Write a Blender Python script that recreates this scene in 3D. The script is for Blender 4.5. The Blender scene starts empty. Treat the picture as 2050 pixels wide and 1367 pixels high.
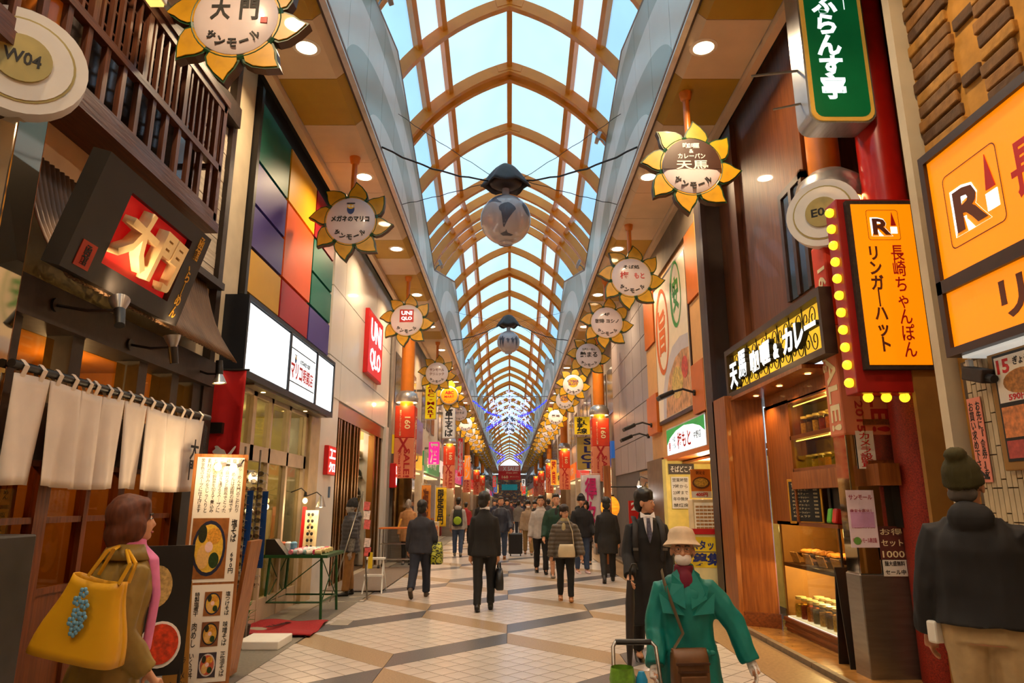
import bpy, bmesh, math, random
from mathutils import Vector as V, Matrix as M
random.seed(7)
PI = math.pi
C = bpy.context.scene.collection
SC = bpy.context.scene

# ---------------------------------------------------------------- camera, world, exposure
F_PX, CAM_X, CAM_H = 1367.0, 1020.0, 1.57
cam_d = bpy.data.cameras.new('camera'); cam = bpy.data.objects.new('camera', cam_d); C.objects.link(cam)
cam_d.sensor_width = 36.0; cam_d.lens = F_PX / 2050.0 * 36.0
cam_d.shift_x = (1025.0 - CAM_X) / 2050.0
cam_d.clip_end = 400
cam.location = (0, 0, CAM_H)
PITCH = math.atan((1005 - 683.5) / F_PX)
cam.rotation_euler = (PI / 2 + PITCH, 0, 0)
SC.camera = cam
SC.view_settings.view_transform = 'Standard'; SC.view_settings.look = 'None'
SC.view_settings.gamma = 1.0; SC.view_settings.use_curve_mapping = False
SC.view_settings.exposure = 0.05
W = bpy.data.worlds.new('overcast_sky'); SC.world = W; W.use_nodes = True
bg = W.node_tree.nodes['Background']; bg.inputs[0].default_value = (0.70, 0.87, 1.0, 1); bg.inputs[1].default_value = 1.45
SC.cycles.use_adaptive_sampling = True; SC.cycles.adaptive_threshold = .08; SC.cycles.adaptive_min_samples = 12; SC.cycles.max_bounces = 5; SC.cycles.diffuse_bounces = 3; SC.cycles.glossy_bounces = 3
SC.cycles.transmission_bounces = 5; SC.cycles.transparent_max_bounces = 6
SC.cycles.sample_clamp_indirect = 4.0; SC.cycles.caustics_reflective = False; SC.cycles.caustics_refractive = False

# ---------------------------------------------------------------- helpers
def L(*c):
    f = lambda v: (v / 255 / 12.92) if v / 255 <= .04045 else ((v / 255 + .055) / 1.055) ** 2.4
    return tuple(f(v) for v in c[:3]) + (1,)
MATS = {}
def pm(name, col, rough=.55, metal=0., var=.10, scale=6., bump=0., emit=0., coat=0., spec=.5, stretch=None, ecol=None, alpha=None):
    """procedural principled material: colour broken up by object-space noise"""
    if name in MATS: return MATS[name]
    m = bpy.data.materials.new(name); m.use_nodes = True; nt = m.node_tree; N = nt.nodes; K = nt.links
    b = N['Principled BSDF']; col = L(*col)
    tc = N.new('ShaderNodeTexCoord'); nz = N.new('ShaderNodeTexNoise'); nz.inputs['Scale'].default_value = scale; nz.inputs['Detail'].default_value = 3
    src = tc.outputs['Object']
    if stretch:
        mp = N.new('ShaderNodeMapping'); mp.inputs['Scale'].default_value = stretch; K.new(src, mp.inputs[0]); src = mp.outputs[0]
    K.new(src, nz.inputs['Vector'])
    rp = N.new('ShaderNodeValToRGB'); rp.color_ramp.elements[0].position = .3; rp.color_ramp.elements[1].position = .7
    rp.color_ramp.elements[0].color = tuple(c * (1 - var) for c in col[:3]) + (1,)
    rp.color_ramp.elements[1].color = tuple(min(1, c * (1 + var)) for c in col[:3]) + (1,)
    K.new(nz.outputs[0], rp.inputs[0]); K.new(rp.outputs[0], b.inputs['Base Color'])
    b.inputs['Roughness'].default_value = rough; b.inputs['Metallic'].default_value = metal
    b.inputs['Specular IOR Level'].default_value = spec; b.inputs['Coat Weight'].default_value = coat
    if alpha is not None: b.inputs['Alpha'].default_value = alpha
    if bump:
        bp = N.new('ShaderNodeBump'); bp.inputs['Strength'].default_value = bump; bp.inputs['Distance'].default_value = .02
        K.new(nz.outputs[0], bp.inputs['Height']); K.new(bp.outputs[0], b.inputs['Normal'])
    if emit:
        if ecol: b.inputs['Emission Color'].default_value = L(*ecol)
        else: K.new(rp.outputs[0], b.inputs['Emission Color'])
        b.inputs['Emission Strength'].default_value = emit
    MATS[name] = m; return m
def wood(name, col, col2, rough=.45, scale=3., axis=2, coat=.1):
    if name in MATS: return MATS[name]
    st = [14., 14., 14.]; st[axis] = 1.
    m = pm(name, col, rough, var=0, scale=scale, bump=.15, coat=coat, stretch=st)
    r = [n for n in m.node_tree.nodes if n.type == 'VALTORGB'][0].color_ramp
    r.elements[0].color = L(*col); r.elements[1].color = L(*col2); r.elements[0].position = .35; r.elements[1].position = .65
    return m
def glass(name, tint=(255, 255, 255), refl=.12, rough=.02):
    if name in MATS: return MATS[name]
    m = bpy.data.materials.new(name); m.use_nodes = True; N = m.node_tree.nodes; K = m.node_tree.links
    N.remove(N['Principled BSDF']); o = N['Material Output']
    t = N.new('ShaderNodeBsdfTransparent'); t.inputs[0].default_value = L(*tint)
    g = N.new('ShaderNodeBsdfGlossy'); g.inputs['Roughness'].default_value = rough
    fr = N.new('ShaderNodeLayerWeight'); fr.inputs[0].default_value = .5; pw = N.new('ShaderNodeMath'); pw.operation = 'POWER'; pw.inputs[1].default_value = 5; K.new(fr.outputs['Facing'], pw.inputs[0])   # Schlick reflection
    ma = N.new('ShaderNodeMath'); ma.operation = 'MULTIPLY_ADD'; ma.inputs[1].default_value = .6; ma.inputs[2].default_value = refl * .15
    K.new(pw.outputs[0], ma.inputs[0])
    x = N.new('ShaderNodeMixShader'); K.new(ma.outputs[0], x.inputs[0]); K.new(t.outputs[0], x.inputs[1]); K.new(g.outputs[0], x.inputs[2]); K.new(x.outputs[0], o.inputs[0])
    MATS[name] = m; return m

class B:
    """collects shapes and links them as one mesh object"""
    def __init__(s): s.v = []; s.f = []; s.m = []
    def add(s, vs, fs, mi=0):
        o = len(s.v); s.v += [tuple(p) for p in vs]; s.f += [tuple(i + o for i in f) for f in fs]; s.m += [mi] * len(fs); return s
    def box(s, c, d, R=None, mi=0):
        h = [x / 2 for x in d]; vs = []
        for i in range(8):
            p = V(((i & 1) * 2 - 1) * h[k] if k == 0 else (((i >> k) & 1) * 2 - 1) * h[k] for k in range(3))
            if R: p = R @ p
            vs.append(p + V(c))
        return s.add(vs, [(0, 2, 3, 1), (4, 5, 7, 6), (0, 1, 5, 4), (2, 6, 7, 3), (0, 4, 6, 2), (1, 3, 7, 5)], mi)
    def bb(s, x0, x1, y0, y1, z0, z1, mi=0):
        return s.box(((x0 + x1) / 2, (y0 + y1) / 2, (z0 + z1) / 2), (abs(x1 - x0), abs(y1 - y0), abs(z1 - z0)), None, mi)
    def tube(s, pts, r, n=8, caps=True, mi=0, flat=None):
        pts = [V(p) for p in pts]; rr = r if isinstance(r, (list, tuple)) else [r] * len(pts)
        vs = []; fs = []; up = None
        for i, p in enumerate(pts):
            d = (pts[min(i + 1, len(pts) - 1)] - pts[max(i - 1, 0)]).normalized()
            if up is None: up = V((0, 0, 1)) if abs(d.z) < .9 else V((0, 1, 0))
            a = d.cross(up).normalized(); b = a.cross(d).normalized(); up = b
            ra, rb = rr[i] if isinstance(rr[i], (list, tuple)) else (rr[i], rr[i])
            for k in range(n):
                t = 2 * PI * k / n; vs.append(p + a * math.cos(t) * ra + b * math.sin(t) * rb)
        for i in range(len(pts) - 1):
            for k in range(n):
                k2 = (k + 1) % n; fs.append((i * n + k, i * n + k2, (i + 1) * n + k2, (i + 1) * n + k))
        if caps: fs.append(tuple(range(n - 1, -1, -1))); fs.append(tuple(range((len(pts) - 1) * n, len(pts) * n)))
        return s.add(vs, fs, mi)
    def lathe(s, prof, c=(0, 0, 0), n=16, R=None, mi=0, a0=0, a1=2 * PI):
        full = abs(a1 - a0 - 2 * PI) < 1e-4; nn = n if full else n + 1; vs = []; fs = []
        for r, z in prof:
            for k in range(nn):
                t = a0 + (a1 - a0) * k / n; p = V((r * math.cos(t), r * math.sin(t), z))
                if R: p = R @ p
                vs.append(p + V(c))
        for i in range(len(prof) - 1):
            for k in range(n):
                k2 = (k + 1) % nn; fs.append((i * nn + k, i * nn + k2, (i + 1) * nn + k2, (i + 1) * nn + k))
        return s.add(vs, fs, mi)
    def ell(s, c, r, nu=14, nv=9, R=None, mi=0):
        vs = []; fs = []
        for j in range(1, nv):
            a = PI * j / nv
            for k in range(nu):
                t = 2 * PI * k / nu; vs.append(V((r[0] * math.sin(a) * math.cos(t), r[1] * math.sin(a) * math.sin(t), r[2] * math.cos(a))))
        vs += [V((0, 0, r[2])), V((0, 0, -r[2]))]
        for j in range(nv - 2):
            for k in range(nu):
                k2 = (k + 1) % nu; fs.append((j * nu + k, (j + 1) * nu + k, (j + 1) * nu + k2, j * nu + k2))
        T, U = len(vs) - 2, len(vs) - 1
        for k in range(nu):
            k2 = (k + 1) % nu; fs.append((T, k, k2)); fs.append((U, (nv - 2) * nu + k2, (nv - 2) * nu + k))
        if R: vs = [R @ p for p in vs]
        return s.add([p + V(c) for p in vs], fs, mi)
    def prism(s, poly, Fr, d0, d1, mi=0, ms=None):
        """polygon in a frame, from depth d0 (back) to d1 (front)"""
        n = len(poly); vs = [Fr.p(x, y, d0) for x, y in poly] + [Fr.p(x, y, d1) for x, y in poly]
        s.add(vs, [tuple(range(n - 1, -1, -1)), tuple(range(n, 2 * n))], mi)
        o = len(s.v) - 2 * n; fs = [(o + k, o + (k + 1) % n, o + n + (k + 1) % n, o + n + k) for k in range(n)]
        s.f += fs; s.m += [mi if ms is None else ms] * n
        return s
    def rect(s, Fr, x0, x1, y0, y1, d0, d1, mi=0):
        return s.prism([(x0, y0), (x1, y0), (x1, y1), (x0, y1)], Fr, d0, d1, mi)
    def grid(s, fn, nu, nv, mi=0):
        vs = [fn(i / nu, j / nv) for j in range(nv + 1) for i in range(nu + 1)]
        return s.add(vs, [(j * (nu + 1) + i, j * (nu + 1) + i + 1, (j + 1) * (nu + 1) + i + 1, (j + 1) * (nu + 1) + i) for j in range(nv) for i in range(nu)], mi)
    def mesh(s, name, mats, smooth=0):
        me = bpy.data.meshes.new(name); me.from_pydata(s.v, [], s.f)
        for m in (mats if isinstance(mats, (list, tuple)) else [mats]): me.materials.append(m)
        if any(s.m): me.polygons.foreach_set('material_index', s.m)
        me.update()
        if smooth:
            me.polygons.foreach_set('use_smooth', [True] * len(me.polygons)); me.set_sharp_from_angle(angle=math.radians(smooth))
        return me
    def build(s, name, mats, parent=None, smooth=0, loc=None, rz=0, bevel=0, solid=0):
        o = link(name, s.mesh(name, mats, smooth), parent, loc, rz)
        if solid: q = o.modifiers.new('s', 'SOLIDIFY'); q.thickness = solid; q.offset = 0
        if bevel: q = o.modifiers.new('b', 'BEVEL'); q.width = bevel; q.segments = 2; q.limit_method = 'ANGLE'
        return o
def link(name, data, parent=None, loc=None, rz=0):
    o = bpy.data.objects.new(name, data); C.objects.link(o)
    if parent is not None: o.parent = parent
    if loc is not None: o.location = loc
    if rz: o.rotation_euler = (0, 0, rz)
    return o
def tag(o, label, cat, group=None, kind=None):
    if label: o['label'] = label
    if cat: o['category'] = cat
    if group: o['group'] = group
    if kind: o['kind'] = kind
    return o
def thing(name, label, cat, loc=(0, 0, 0), rz=0, group=None):
    return tag(link(name, None, None, loc, rz), label, cat, group)
def struct(o): o['kind'] = 'structure'; return o
def stuff(o): o['kind'] = 'stuff'; return o
def copy_tree(o, parent=None):
    c = o.copy(); C.objects.link(c); c.parent = parent
    for ch in list(o.children): copy_tree(ch, c)
    return c
class Fr:
    """flat frame: origin, u to the reader's right, v up, n towards the reader"""
    def __init__(s, o, u, v=(0, 0, 1)): s.o = V(o); s.u = V(u).normalized(); s.v = V(v).normalized(); s.n = s.u.cross(s.v)
    def p(s, x, y, d=0): return s.o + s.u * x + s.v * y + s.n * d
    def mat(s, x=0, y=0, d=0, r=0):
        c, q = math.cos(r), math.sin(r); a = s.u * c + s.v * q; b = s.v * c - s.u * q
        m = M((a, b, s.n)).transposed().to_4x4(); m.translation = s.p(x, y, d); return m
def FL(y, z, x=-3.35): return Fr((x, y, z), (0, 1, 0))      # on the left wall, reads away from the camera
def FRt(y, z, x=3.1): return Fr((x, y, z), (0, -1, 0))      # on the right wall
def FC(x, y, z): return Fr((x, y, z), (1, 0, 0))            # faces the camera
TXT = {}
WORK = bpy.data.scenes.new('workshop')      # scratch scene, removed at the end, so that evaluating one shape stays quick
def evaluated_mesh(o):
    WORK.collection.objects.link(o)
    with bpy.context.temp_override(scene=WORK, view_layer=WORK.view_layers[0]):
        me = bpy.data.meshes.new_from_object(o.evaluated_get(bpy.context.evaluated_depsgraph_get()))
    bpy.data.objects.remove(o); return me
def glyphs(body, bold=0., ext=.02, res=2, vert=False, line=1.0):
    key = (body, bold, ext, res, vert, line)
    if key in TXT: return TXT[key]
    cu = bpy.data.curves.new('t', 'FONT'); cu.body = '\n'.join(body.replace('ー', '｜')) if vert else body
    cu.align_x = 'CENTER'; cu.resolution_u = res; cu.offset = bold; cu.extrude = ext; cu.space_line = .92 * line if vert else line
    me = evaluated_mesh(bpy.data.objects.new('t', cu)); bpy.data.curves.remove(cu)
    if len(me.vertices):
        lo = V((min(v.co[i] for v in me.vertices) for i in range(3))); hi = V((max(v.co[i] for v in me.vertices) for i in range(3)))
        mid = (lo + hi) / 2
        for v in me.vertices: v.co = V(((v.co.x - mid.x) / max(1e-6, hi.x - lo.x), (v.co.y - mid.y) / max(1e-6, hi.y - lo.y), (v.co.z - lo.z) / max(1e-6, hi.z - lo.z)))
        TXT[key] = (me, (hi.x - lo.x) / max(1e-6, hi.y - lo.y))
    else: TXT[key] = (me, 1)
    return TXT[key]
def txt(fr, body, x, y, w, h, mat, parent, d=.002, ext=.004, bold=0., vert=False, r=0, name='lettering', line=1.0, shear=0.):
    """lettering centred at (x, y) of a frame, fitted into w x h (h or w may be None)"""
    me, asp = glyphs(body, bold, vert=vert, line=line)
    if w is None: w = h * asp
    if h is None: h = w / asp
    key = (me.name, mat.name)
    if key not in TXT:
        m2 = me.copy(); m2.materials.clear(); m2.materials.append(mat); TXT[key] = m2
    S = M.Diagonal((w, h, ext, 1))
    if shear: S = S @ M(((1, shear, 0, 0), (0, 1, 0, 0), (0, 0, 1, 0), (0, 0, 0, 1)))
    o = link(name, TXT[key], parent)
    mw = fr.mat(x, y, d, r) @ S
    o.matrix_world = mw if parent is None else world(parent).inverted() @ mw if False else mw
    if parent is not None: o.matrix_parent_inverse = world(parent).inverted(); o.matrix_basis = mw
    return o
def world(o):
    m = o.matrix_parent_inverse @ o.matrix_basis if o.parent else o.matrix_basis
    if o.parent: m = world(o.parent) @ m
    return m
def roundrect(x0, x1, y0, y1, r, n=4):
    P = []
    for cx, cy, a in ((x1 - r, y1 - r, 0), (x0 + r, y1 - r, 90), (x0 + r, y0 + r, 180), (x1 - r, y0 + r, 270)):
        for k in range(n + 1):
            t = math.radians(a + 90 * k / n); P.append((cx + r * math.cos(t), cy + r * math.sin(t)))
    return P
def circle(cx, cy, r, n=24, ry=None): return [(cx + r * math.cos(2 * PI * k / n), cy + (ry or r) * math.sin(2 * PI * k / n)) for k in range(n)]
def spline(P, n=6):
    """closed smooth outline through points"""
    out = []; m = len(P)
    for i in range(m):
        p0, p1, p2, p3 = (V(P[(i + k - 1) % m]) for k in range(4))
        for k in range(n):
            t = k / n; out.append(tuple(.5 * ((2 * p1) + (p2 - p0) * t + (2 * p0 - 5 * p1 + 4 * p2 - p3) * t * t + (3 * p1 - p0 - 3 * p2 + p3) * t ** 3)))
    return out
def lamp_point(name, loc, watt, col, r=.05, parent=None, kind='POINT', rot=None, spot=None, size=None, sy=None):
    d = bpy.data.lights.new(name, kind); d.energy = watt; d.color = col
    if kind == 'AREA':
        d.size = size
        if sy: d.shape = 'RECTANGLE'; d.size_y = sy
        else: d.shape = 'DISK'
    else: d.shadow_soft_size = r
    if kind == 'SPOT': d.spot_size = spot; d.spot_blend = .6
    o = link(name, d, parent, loc)
    if rot: o.rotation_euler = rot
    return o
WARM = (1.0, .72, .42); AMBER = (1.0, .58, .22); WHITE = (1.0, .93, .84)
# ---------------------------------------------------------------- floor
m_tile = pm('tile_cream', (200, 190, 182), .28, var=.10, scale=2.2, spec=.4)
m_grout = pm('grout', (96, 82, 70), .8, var=.15, scale=20)
m_dark = pm('granite_dark', (92, 92, 96), .35, var=.25, scale=60)
m_tan = pm('granite_tan', (158, 134, 104), .38, var=.22, scale=60)
m_gut = pm('gutter_stone', (120, 114, 104), .45, var=.18, scale=30)
X0 = -.03; HW, HH, BW, NT = 1.2, 1.8, .62, 8; EDGE = 2.42
floor = struct(B().bb(-9, 9, -12, 146, -.2, -.012).build('floor', m_grout))
def clipx(poly, xm, keep_less):
    out = []
    for i, p in enumerate(poly):
        q = poly[(i + 1) % len(poly)]; a = (p[0] <= xm) == keep_less or p[0] == xm; b = (q[0] <= xm) == keep_less or q[0] == xm
        if a: out.append(p)
        if a != b:
            t = (xm - p[0]) / (q[0] - p[0]); out.append((xm, p[1] + (q[1] - p[1]) * t))
    return out
def clip(poly):
    poly = clipx(poly, X0 + EDGE, True)
    return clipx(poly, X0 - EDGE, False) if len(poly) > 2 else []
def slab(b, poly, z0=-.012, z1=0.):
    n = len(poly)
    b.add([(x, y, z1) for x, y in poly] + [(x, y, z0) for x, y in poly], [tuple(range(n))] + [(k, n + k, n + (k + 1) % n, (k + 1) % n) for k in range(n)])
tiles = []; far_d = B()
for i in range(-2, 3):
    for j in range(-6, 36):
        cx = X0 + i * HW; cy = 10.8 + (0 if i % 2 == 0 else -HH) + 3.6 * j
        e = HH - BW
        if cy > 31:
            pl = clip([(cx - HW, cy), (cx, cy - e), (cx + HW, cy), (cx, cy + e)])
            if len(pl) > 2: slab(far_d, pl)
            continue
        g = .0065
        for a in range(NT):
            for b in range(NT):
                P = []
                for u, w in ((a / NT, b / NT), ((a + 1) / NT, b / NT), ((a + 1) / NT, (b + 1) / NT), (a / NT, (b + 1) / NT)):
                    P.append((cx - HW + HW * (u + w), cy + e * (w - u)))
                mx = sum(p[0] for p in P) / 4; my = sum(p[1] for p in P) / 4
                P = clip([(p[0] + (g if p[0] < mx - 1e-4 else -g if p[0] > mx + 1e-4 else 0), p[1] + (g if p[1] < my - 1e-4 else -g if p[1] > my + 1e-4 else 0)) for p in P])
                if len(P) > 2: tiles.append((mx, my, P))
tiles.sort(key=lambda t: (t[1] if t[1] > 6.45 and -2.42 < t[0] < 1.0 else 99, t[1]))
for mx, my, P in tiles[:300]: b = B(); slab(b, [(x - mx, y - my) for x, y in P]); b.build('tile', m_tile, floor, loc=(mx, my, 0))
b = B()
for mx, my, P in tiles[300:]: slab(b, P)
stuff(b.build('paving_tiles', m_tile, floor)); stuff(far_d.build('paving_tiles', m_tile, floor))
farb = {0: B(), 1: B()}
for i in range(-2, 2):
    for j in range(-12, 74):
        if (i + j) % 2: continue
        x0 = X0 + i * HW; y0 = 9.0 + HH * j; g = .003
        for kind in (0, 1):
            s_ = 1 if kind == 0 else -1
            P = [(x0 + g, y0), (x0 + HW - g, y0 + s_ * (HH - BW)), (x0 + HW - g, y0 + s_ * HH), (x0 + g, y0 + s_ * BW)]
            if kind: P = P[::-1]
            if 4 < y0 < 26: b = B(); slab(b, P); b.build('paving_band', m_dark if kind == 0 else m_tan, floor)
            else: slab(farb[kind], P)
stuff(farb[0].build('paving_bands', m_dark, floor)); stuff(farb[1].build('paving_bands', m_tan, floor))
gl = B().bb(-2.98, X0 - EDGE - .005, -8, 142, -.012, .001); gl.build('gutter_strip', m_gut, floor)
gr = B().bb(X0 + EDGE + .005, 2.93, -8, 142, -.012, .001); gr.build('gutter_strip', pm('gutter_stone_right', (150, 122, 86), .4, var=.2, scale=30), floor)
ap = B()
for k in range(60): ap.bb(-3.6, -2.985, -6 + k * 1.2, -6 + k * 1.2 + 1.19, -.012, .012)
ap.build('apron_paving', pm('apron_concrete', (150, 140, 124), .6, var=.12, scale=10), floor)
ap = B()
for k in range(60): ap.bb(2.94, 3.0, -6 + k * 1.2, -6 + k * 1.2 + 1.19, -.012, .05)
ap.build('kerb', pm('kerb_stone', (120, 100, 76), .6, var=.2, scale=14), floor)
m_otile = pm('floor_tile_orange_lit', (160, 112, 56), .25, var=.2, scale=8)  # orange light on the recess floor is put into the tile colour
for k in range(24):
    for q in range(2):
        B().bb(3.005 + q * .36, 3.36 + q * .36, 4.2 + k * .3, 4.496 + k * .3, -.012, .028).build('tile', m_otile, floor)
# manhole / drain covers in the street
tag(B().lathe([(0, .004), (.3, .004), (.31, 0)], (0.0, 18.6, 0), 28).build('manhole_cover', pm('iron_cover', (128, 104, 92), .5, .3, scale=20), None), 'round iron manhole cover set into the tiled street', 'manhole cover')
tag(B().bb(-2.36, -2.12, 9.55, 9.95, -.002, .004).build('drain_cover', pm('drain_plate', (160, 150, 138), .5), None), 'small pale drain plate at the street edge near the red mat', 'drain cover')

# ---------------------------------------------------------------- roof over the arcade
SLOPE, PER, YP = .225, 13.65, 10.1; BAY = PER / 8
def zig(y):
    t = ((y - YP) / PER) % 1.0; return -SLOPE * PER * (t if t < .5 else 1 - t)
ZR = 11.84; RX, RR = -1.25, 4.3
def arch(x): return math.sqrt(RR * RR - (abs(x) - RX) ** 2) - math.sqrt(RR * RR - RX * RX)
m_rib = pm('roof_steel_orange', (224, 128, 16), .42, var=.06, scale=4, coat=.2)
def pane_mat(name, col):
    m = bpy.data.materials.new(name); m.use_nodes = True; N = m.node_tree.nodes; K = m.node_tree.links; N.remove(N['Principled BSDF'])
    t = N.new('ShaderNodeBsdfTranslucent'); nz = N.new('ShaderNodeTexNoise'); nz.inputs['Scale'].default_value = .8
    tc = N.new('ShaderNodeTexCoord'); K.new(tc.outputs['Object'], nz.inputs[0])
    rp = N.new('ShaderNodeValToRGB'); c = L(*col); rp.color_ramp.elements[0].color = tuple(x * .88 for x in c[:3]) + (1,); rp.color_ramp.elements[1].color = c
    rp.color_ramp.elements[0].position = .3; rp.color_ramp.elements[1].position = .65
    K.new(nz.outputs[0], rp.inputs[0]); K.new(rp.outputs[0], t.inputs[0])
    g = N.new('ShaderNodeBsdfGlossy'); g.inputs['Roughness'].default_value = .25; x = N.new('ShaderNodeMixShader'); x.inputs[0].default_value = .04
    K.new(t.outputs[0], x.inputs[1]); K.new(g.outputs[0], x.inputs[2]); K.new(x.outputs[0], N['Material Output'].inputs[0]); return m
m_pane = [pane_mat('frosted_glass_aqua', (226, 250, 252)), pane_mat('frosted_glass_pale', (238, 246, 255)), pane_mat('frosted_glass_blue', (190, 225, 248))]
roof = struct(link('ceiling', None)); roof['label'] = 'glazed vault over the arcade on orange steel ribs'
PX = [0, 1.36, 1.85, 2.75]
def rib_mesh(w, dep, nm):
    b = B(); n = 24; xs = [-2.8 + 5.6 * k / n for k in range(n + 1)]
    for sgn in (-1, 1):
        pts = [(x, arch(x)) for x in [sgn * 2.8 * k / 12 for k in range(13)]]
        vs = []
        for x, z in pts:
            s_ = (abs(x) - RX) / RR; nx, nz_ = sgn * s_, math.sqrt(1 - s_ * s_)
            if x == 0: nx, nz_ = 0, 1
            for dy in (-w / 2, w / 2):
                vs.append((x, dy, z)); vs.append((x - nx * dep, dy, z - nz_ * dep))
        fs = []
        for k in range(12):
            o = 4 * k
            fs += [(o, o + 4, o + 5, o + 1), (o + 2, o + 3, o + 7, o + 6), (o + 1, o + 5, o + 7, o + 3), (o, o + 2, o + 6, o + 4)]
        b.add(vs, fs)
    for sgn in (-1, 1): b.box((sgn * .14, 0, arch(.14) - dep * .5), (.26, w + .02, dep * .6), M.Rotation(sgn * .30, 3, 'Y'))
    return b.mesh(nm, m_rib)
rib_me = rib_mesh(.13, .24, 'rib'); rib2_me = rib_mesh(.11, .24, 'rib_double')
def bay_meshes(sl):
    out = []
    dz = sl * BAY
    for q in range(3):
        for sgn in (-1, 1):
            b = B()
            def fn(u, w, q=q, sgn=sgn):
                x = PX[q] + (PX[q + 1] - PX[q]) * u; return V((sgn * x, w * BAY, arch(x) + .02 + dz * w))
            b.grid(fn, 4, 1); out.append(b.mesh('pane', m_pane[q], 40))
    pur = []
    for x in (0, 1.36, -1.36, 1.85, -1.85, 2.75, -2.75):
        b = B(); s_ = (abs(x) - RX) / RR if x else 0; ang = math.asin(s_) * (1 if x > 0 else -1)
        R = M.Rotation(ang, 3, 'Y'); vs = []
        for w in (0, 1):
            for a, c_ in ((-.055, .03), (.055, .03), (.055, -.15), (-.055, -.15)):
                p = R @ V((a, 0, c_)); vs.append((x + p.x, w * BAY, arch(x) + p.z + dz * w))
        b.add(vs, [(0, 1, 5, 4), (1, 2, 6, 5), (2, 3, 7, 6), (3, 0, 4, 7)]); pur.append(b.mesh('purlin', m_rib))
    return out, pur
bays = {-1: bay_meshes(-SLOPE), 1: bay_meshes(SLOPE)}
y = YP - PER * 1.5; k = 0; fp = {}
def into(key, me, off):
    b = fp.setdefault(key, (B(), me.materials[0]))[0]; b.add([v.co + V(off) for v in me.vertices], [tuple(q.vertices) for q in me.polygons])
while y < 140:
    z = ZR + zig(y + 1e-5); kk = k % 4
    if kk == 2:
        for d in (-.12, .12): link('rib', rib2_me, roof, (0, y + d, ZR + zig(y + d)))
    else: link('rib', rib_me, roof, (0, y, z))
    s_ = 1 if zig(y + .1) > zig(y) else -1
    for i, me in enumerate(bays[s_][0]):
        if y < 66: link('pane', me, roof, (0, y, z))
        else: into('far_panes%d' % (i // 2), me, (0, y, z))
    for me in bays[s_][1]:
        if y < 50: link('purlin', me, roof, (0, y, z))
        else: into('far_purlins', me, (0, y, z))
    y += BAY; k += 1
for q, (b, m) in fp.items(): stuff(b.build(q.rstrip('012'), m, roof))
# ---------------------------------------------------------------- fascia
def fascia_mat():
    m = pm('fascia_glass_panel', (216, 216, 206), .3, var=.03, scale=2, coat=.05); nt = m.node_tree; N = nt.nodes; K = nt.links
    ge = N.new('ShaderNodeNewGeometry'); sp = N.new('ShaderNodeSeparateXYZ'); K.new(ge.outputs['Position'], sp.inputs[0])
    def mt(op, a, b=None):
        n = N.new('ShaderNodeMath'); n.operation = op
        for i, q in enumerate((a, b)):
            if q is None: continue
            if isinstance(q, (int, float)): n.inputs[i].default_value = q
            else: K.new(q, n.inputs[i])
        return n.outputs[0]
    yy = mt('ADD', sp.outputs['Y'], PER * 10 + PER / 2 - 11.3); yy = mt('SUBTRACT', mt('MODULO', yy, PER), PER / 2)
    ex = mt('POWER', mt('ABSOLUTE', mt('DIVIDE', yy, 1.45)), 2.0); ez = mt('POWER', mt('DIVIDE', mt('SUBTRACT', sp.outputs['Z'], 6.85), .55), 2.0)
    r = mt('SQRT', mt('ADD', ex, ez)); band = mt('LESS_THAN', mt('FRACT', mt('MULTIPLY', mt('ADD', r, .4), .5)), .5)
    ov = mt('LESS_THAN', r, 6.6); band = mt('MULTIPLY', band, ov)
    mx = N.new('ShaderNodeMix'); mx.data_type = 'RGBA'; K.new(band, mx.inputs[0])
    rp = [n for n in N if n.type == 'VALTORGB'][0]; K.new(rp.outputs[0], mx.inputs[6]); mx.inputs[7].default_value = L(146, 156, 140)
    K.new(mx.outputs[2], N['Principled BSDF'].inputs['Base Color']); return m
m_fas = fascia_mat(); m_trim = pm('trim_bronze', (128, 90, 62), .4, .4); m_alu = pm('trim_aluminium', (205, 200, 192), .35, .5)
MOD = PER / 12; FX = 2.08; ZB = 7.1; YPF = 11.1
def ftop(y):
    t = ((y - YPF) / PER) % 1.0; return 9.7 - .278 * PER * (t if t < .5 else 1 - t)
for nm, sgn in (('trim_1', -1), ('trim_2', 1)):
    fa = struct(link(nm, None)); fa['label'] = 'pale glass fascia with arc pattern along the %s side of the vault' % ('left' if sgn < 0 else 'right')
    y = YPF - MOD * 18
    while y < 138:
        y0, y1 = y + .006, y + MOD - .006
        B().add([(sgn * FX, y0, ZB), (sgn * FX, y1, ZB), (sgn * FX, y1, ftop(y1)), (sgn * FX, y0, ftop(y0)), (sgn * (FX + .04), y0, ZB), (sgn * (FX + .04), y1, ZB), (sgn * (FX + .04), y1, ftop(y1)), (sgn * (FX + .04), y0, ftop(y0))],
                [(0, 1, 2, 3), (7, 6, 5, 4), (0, 4, 5, 1), (3, 2, 6, 7), (0, 3, 7, 4), (1, 5, 6, 2)]).build('fascia_panel', m_fas, fa)
        y += MOD
    y = YPF - PER * 1.5
    while y < 138:
        B().tube([(sgn * (FX + .02), y, ftop(y) + .02), (sgn * (FX + .02), y + PER / 2, ftop(y + PER / 2) + .02)], .035, 6).build('edge_cap', m_trim, fa); y += PER / 2
    B().bb(sgn * (FX + .045), sgn * (FX + .10), -9, 138, ZB - .02, ftop(YPF + PER / 2) - .1).build('backing', pm('backing_dark', (70, 50, 40)), fa)
    B().bb(sgn * (FX - .012), sgn * (FX + .06), -9, 138, ZB - .05, ZB + .0).build('edge_rail', m_alu, fa)
    B().bb(sgn * (FX - .02), sgn * (FX - .005), -9, 138, ZB + .0, ZB + .035).build('edge_rail', m_trim, fa)
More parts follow.
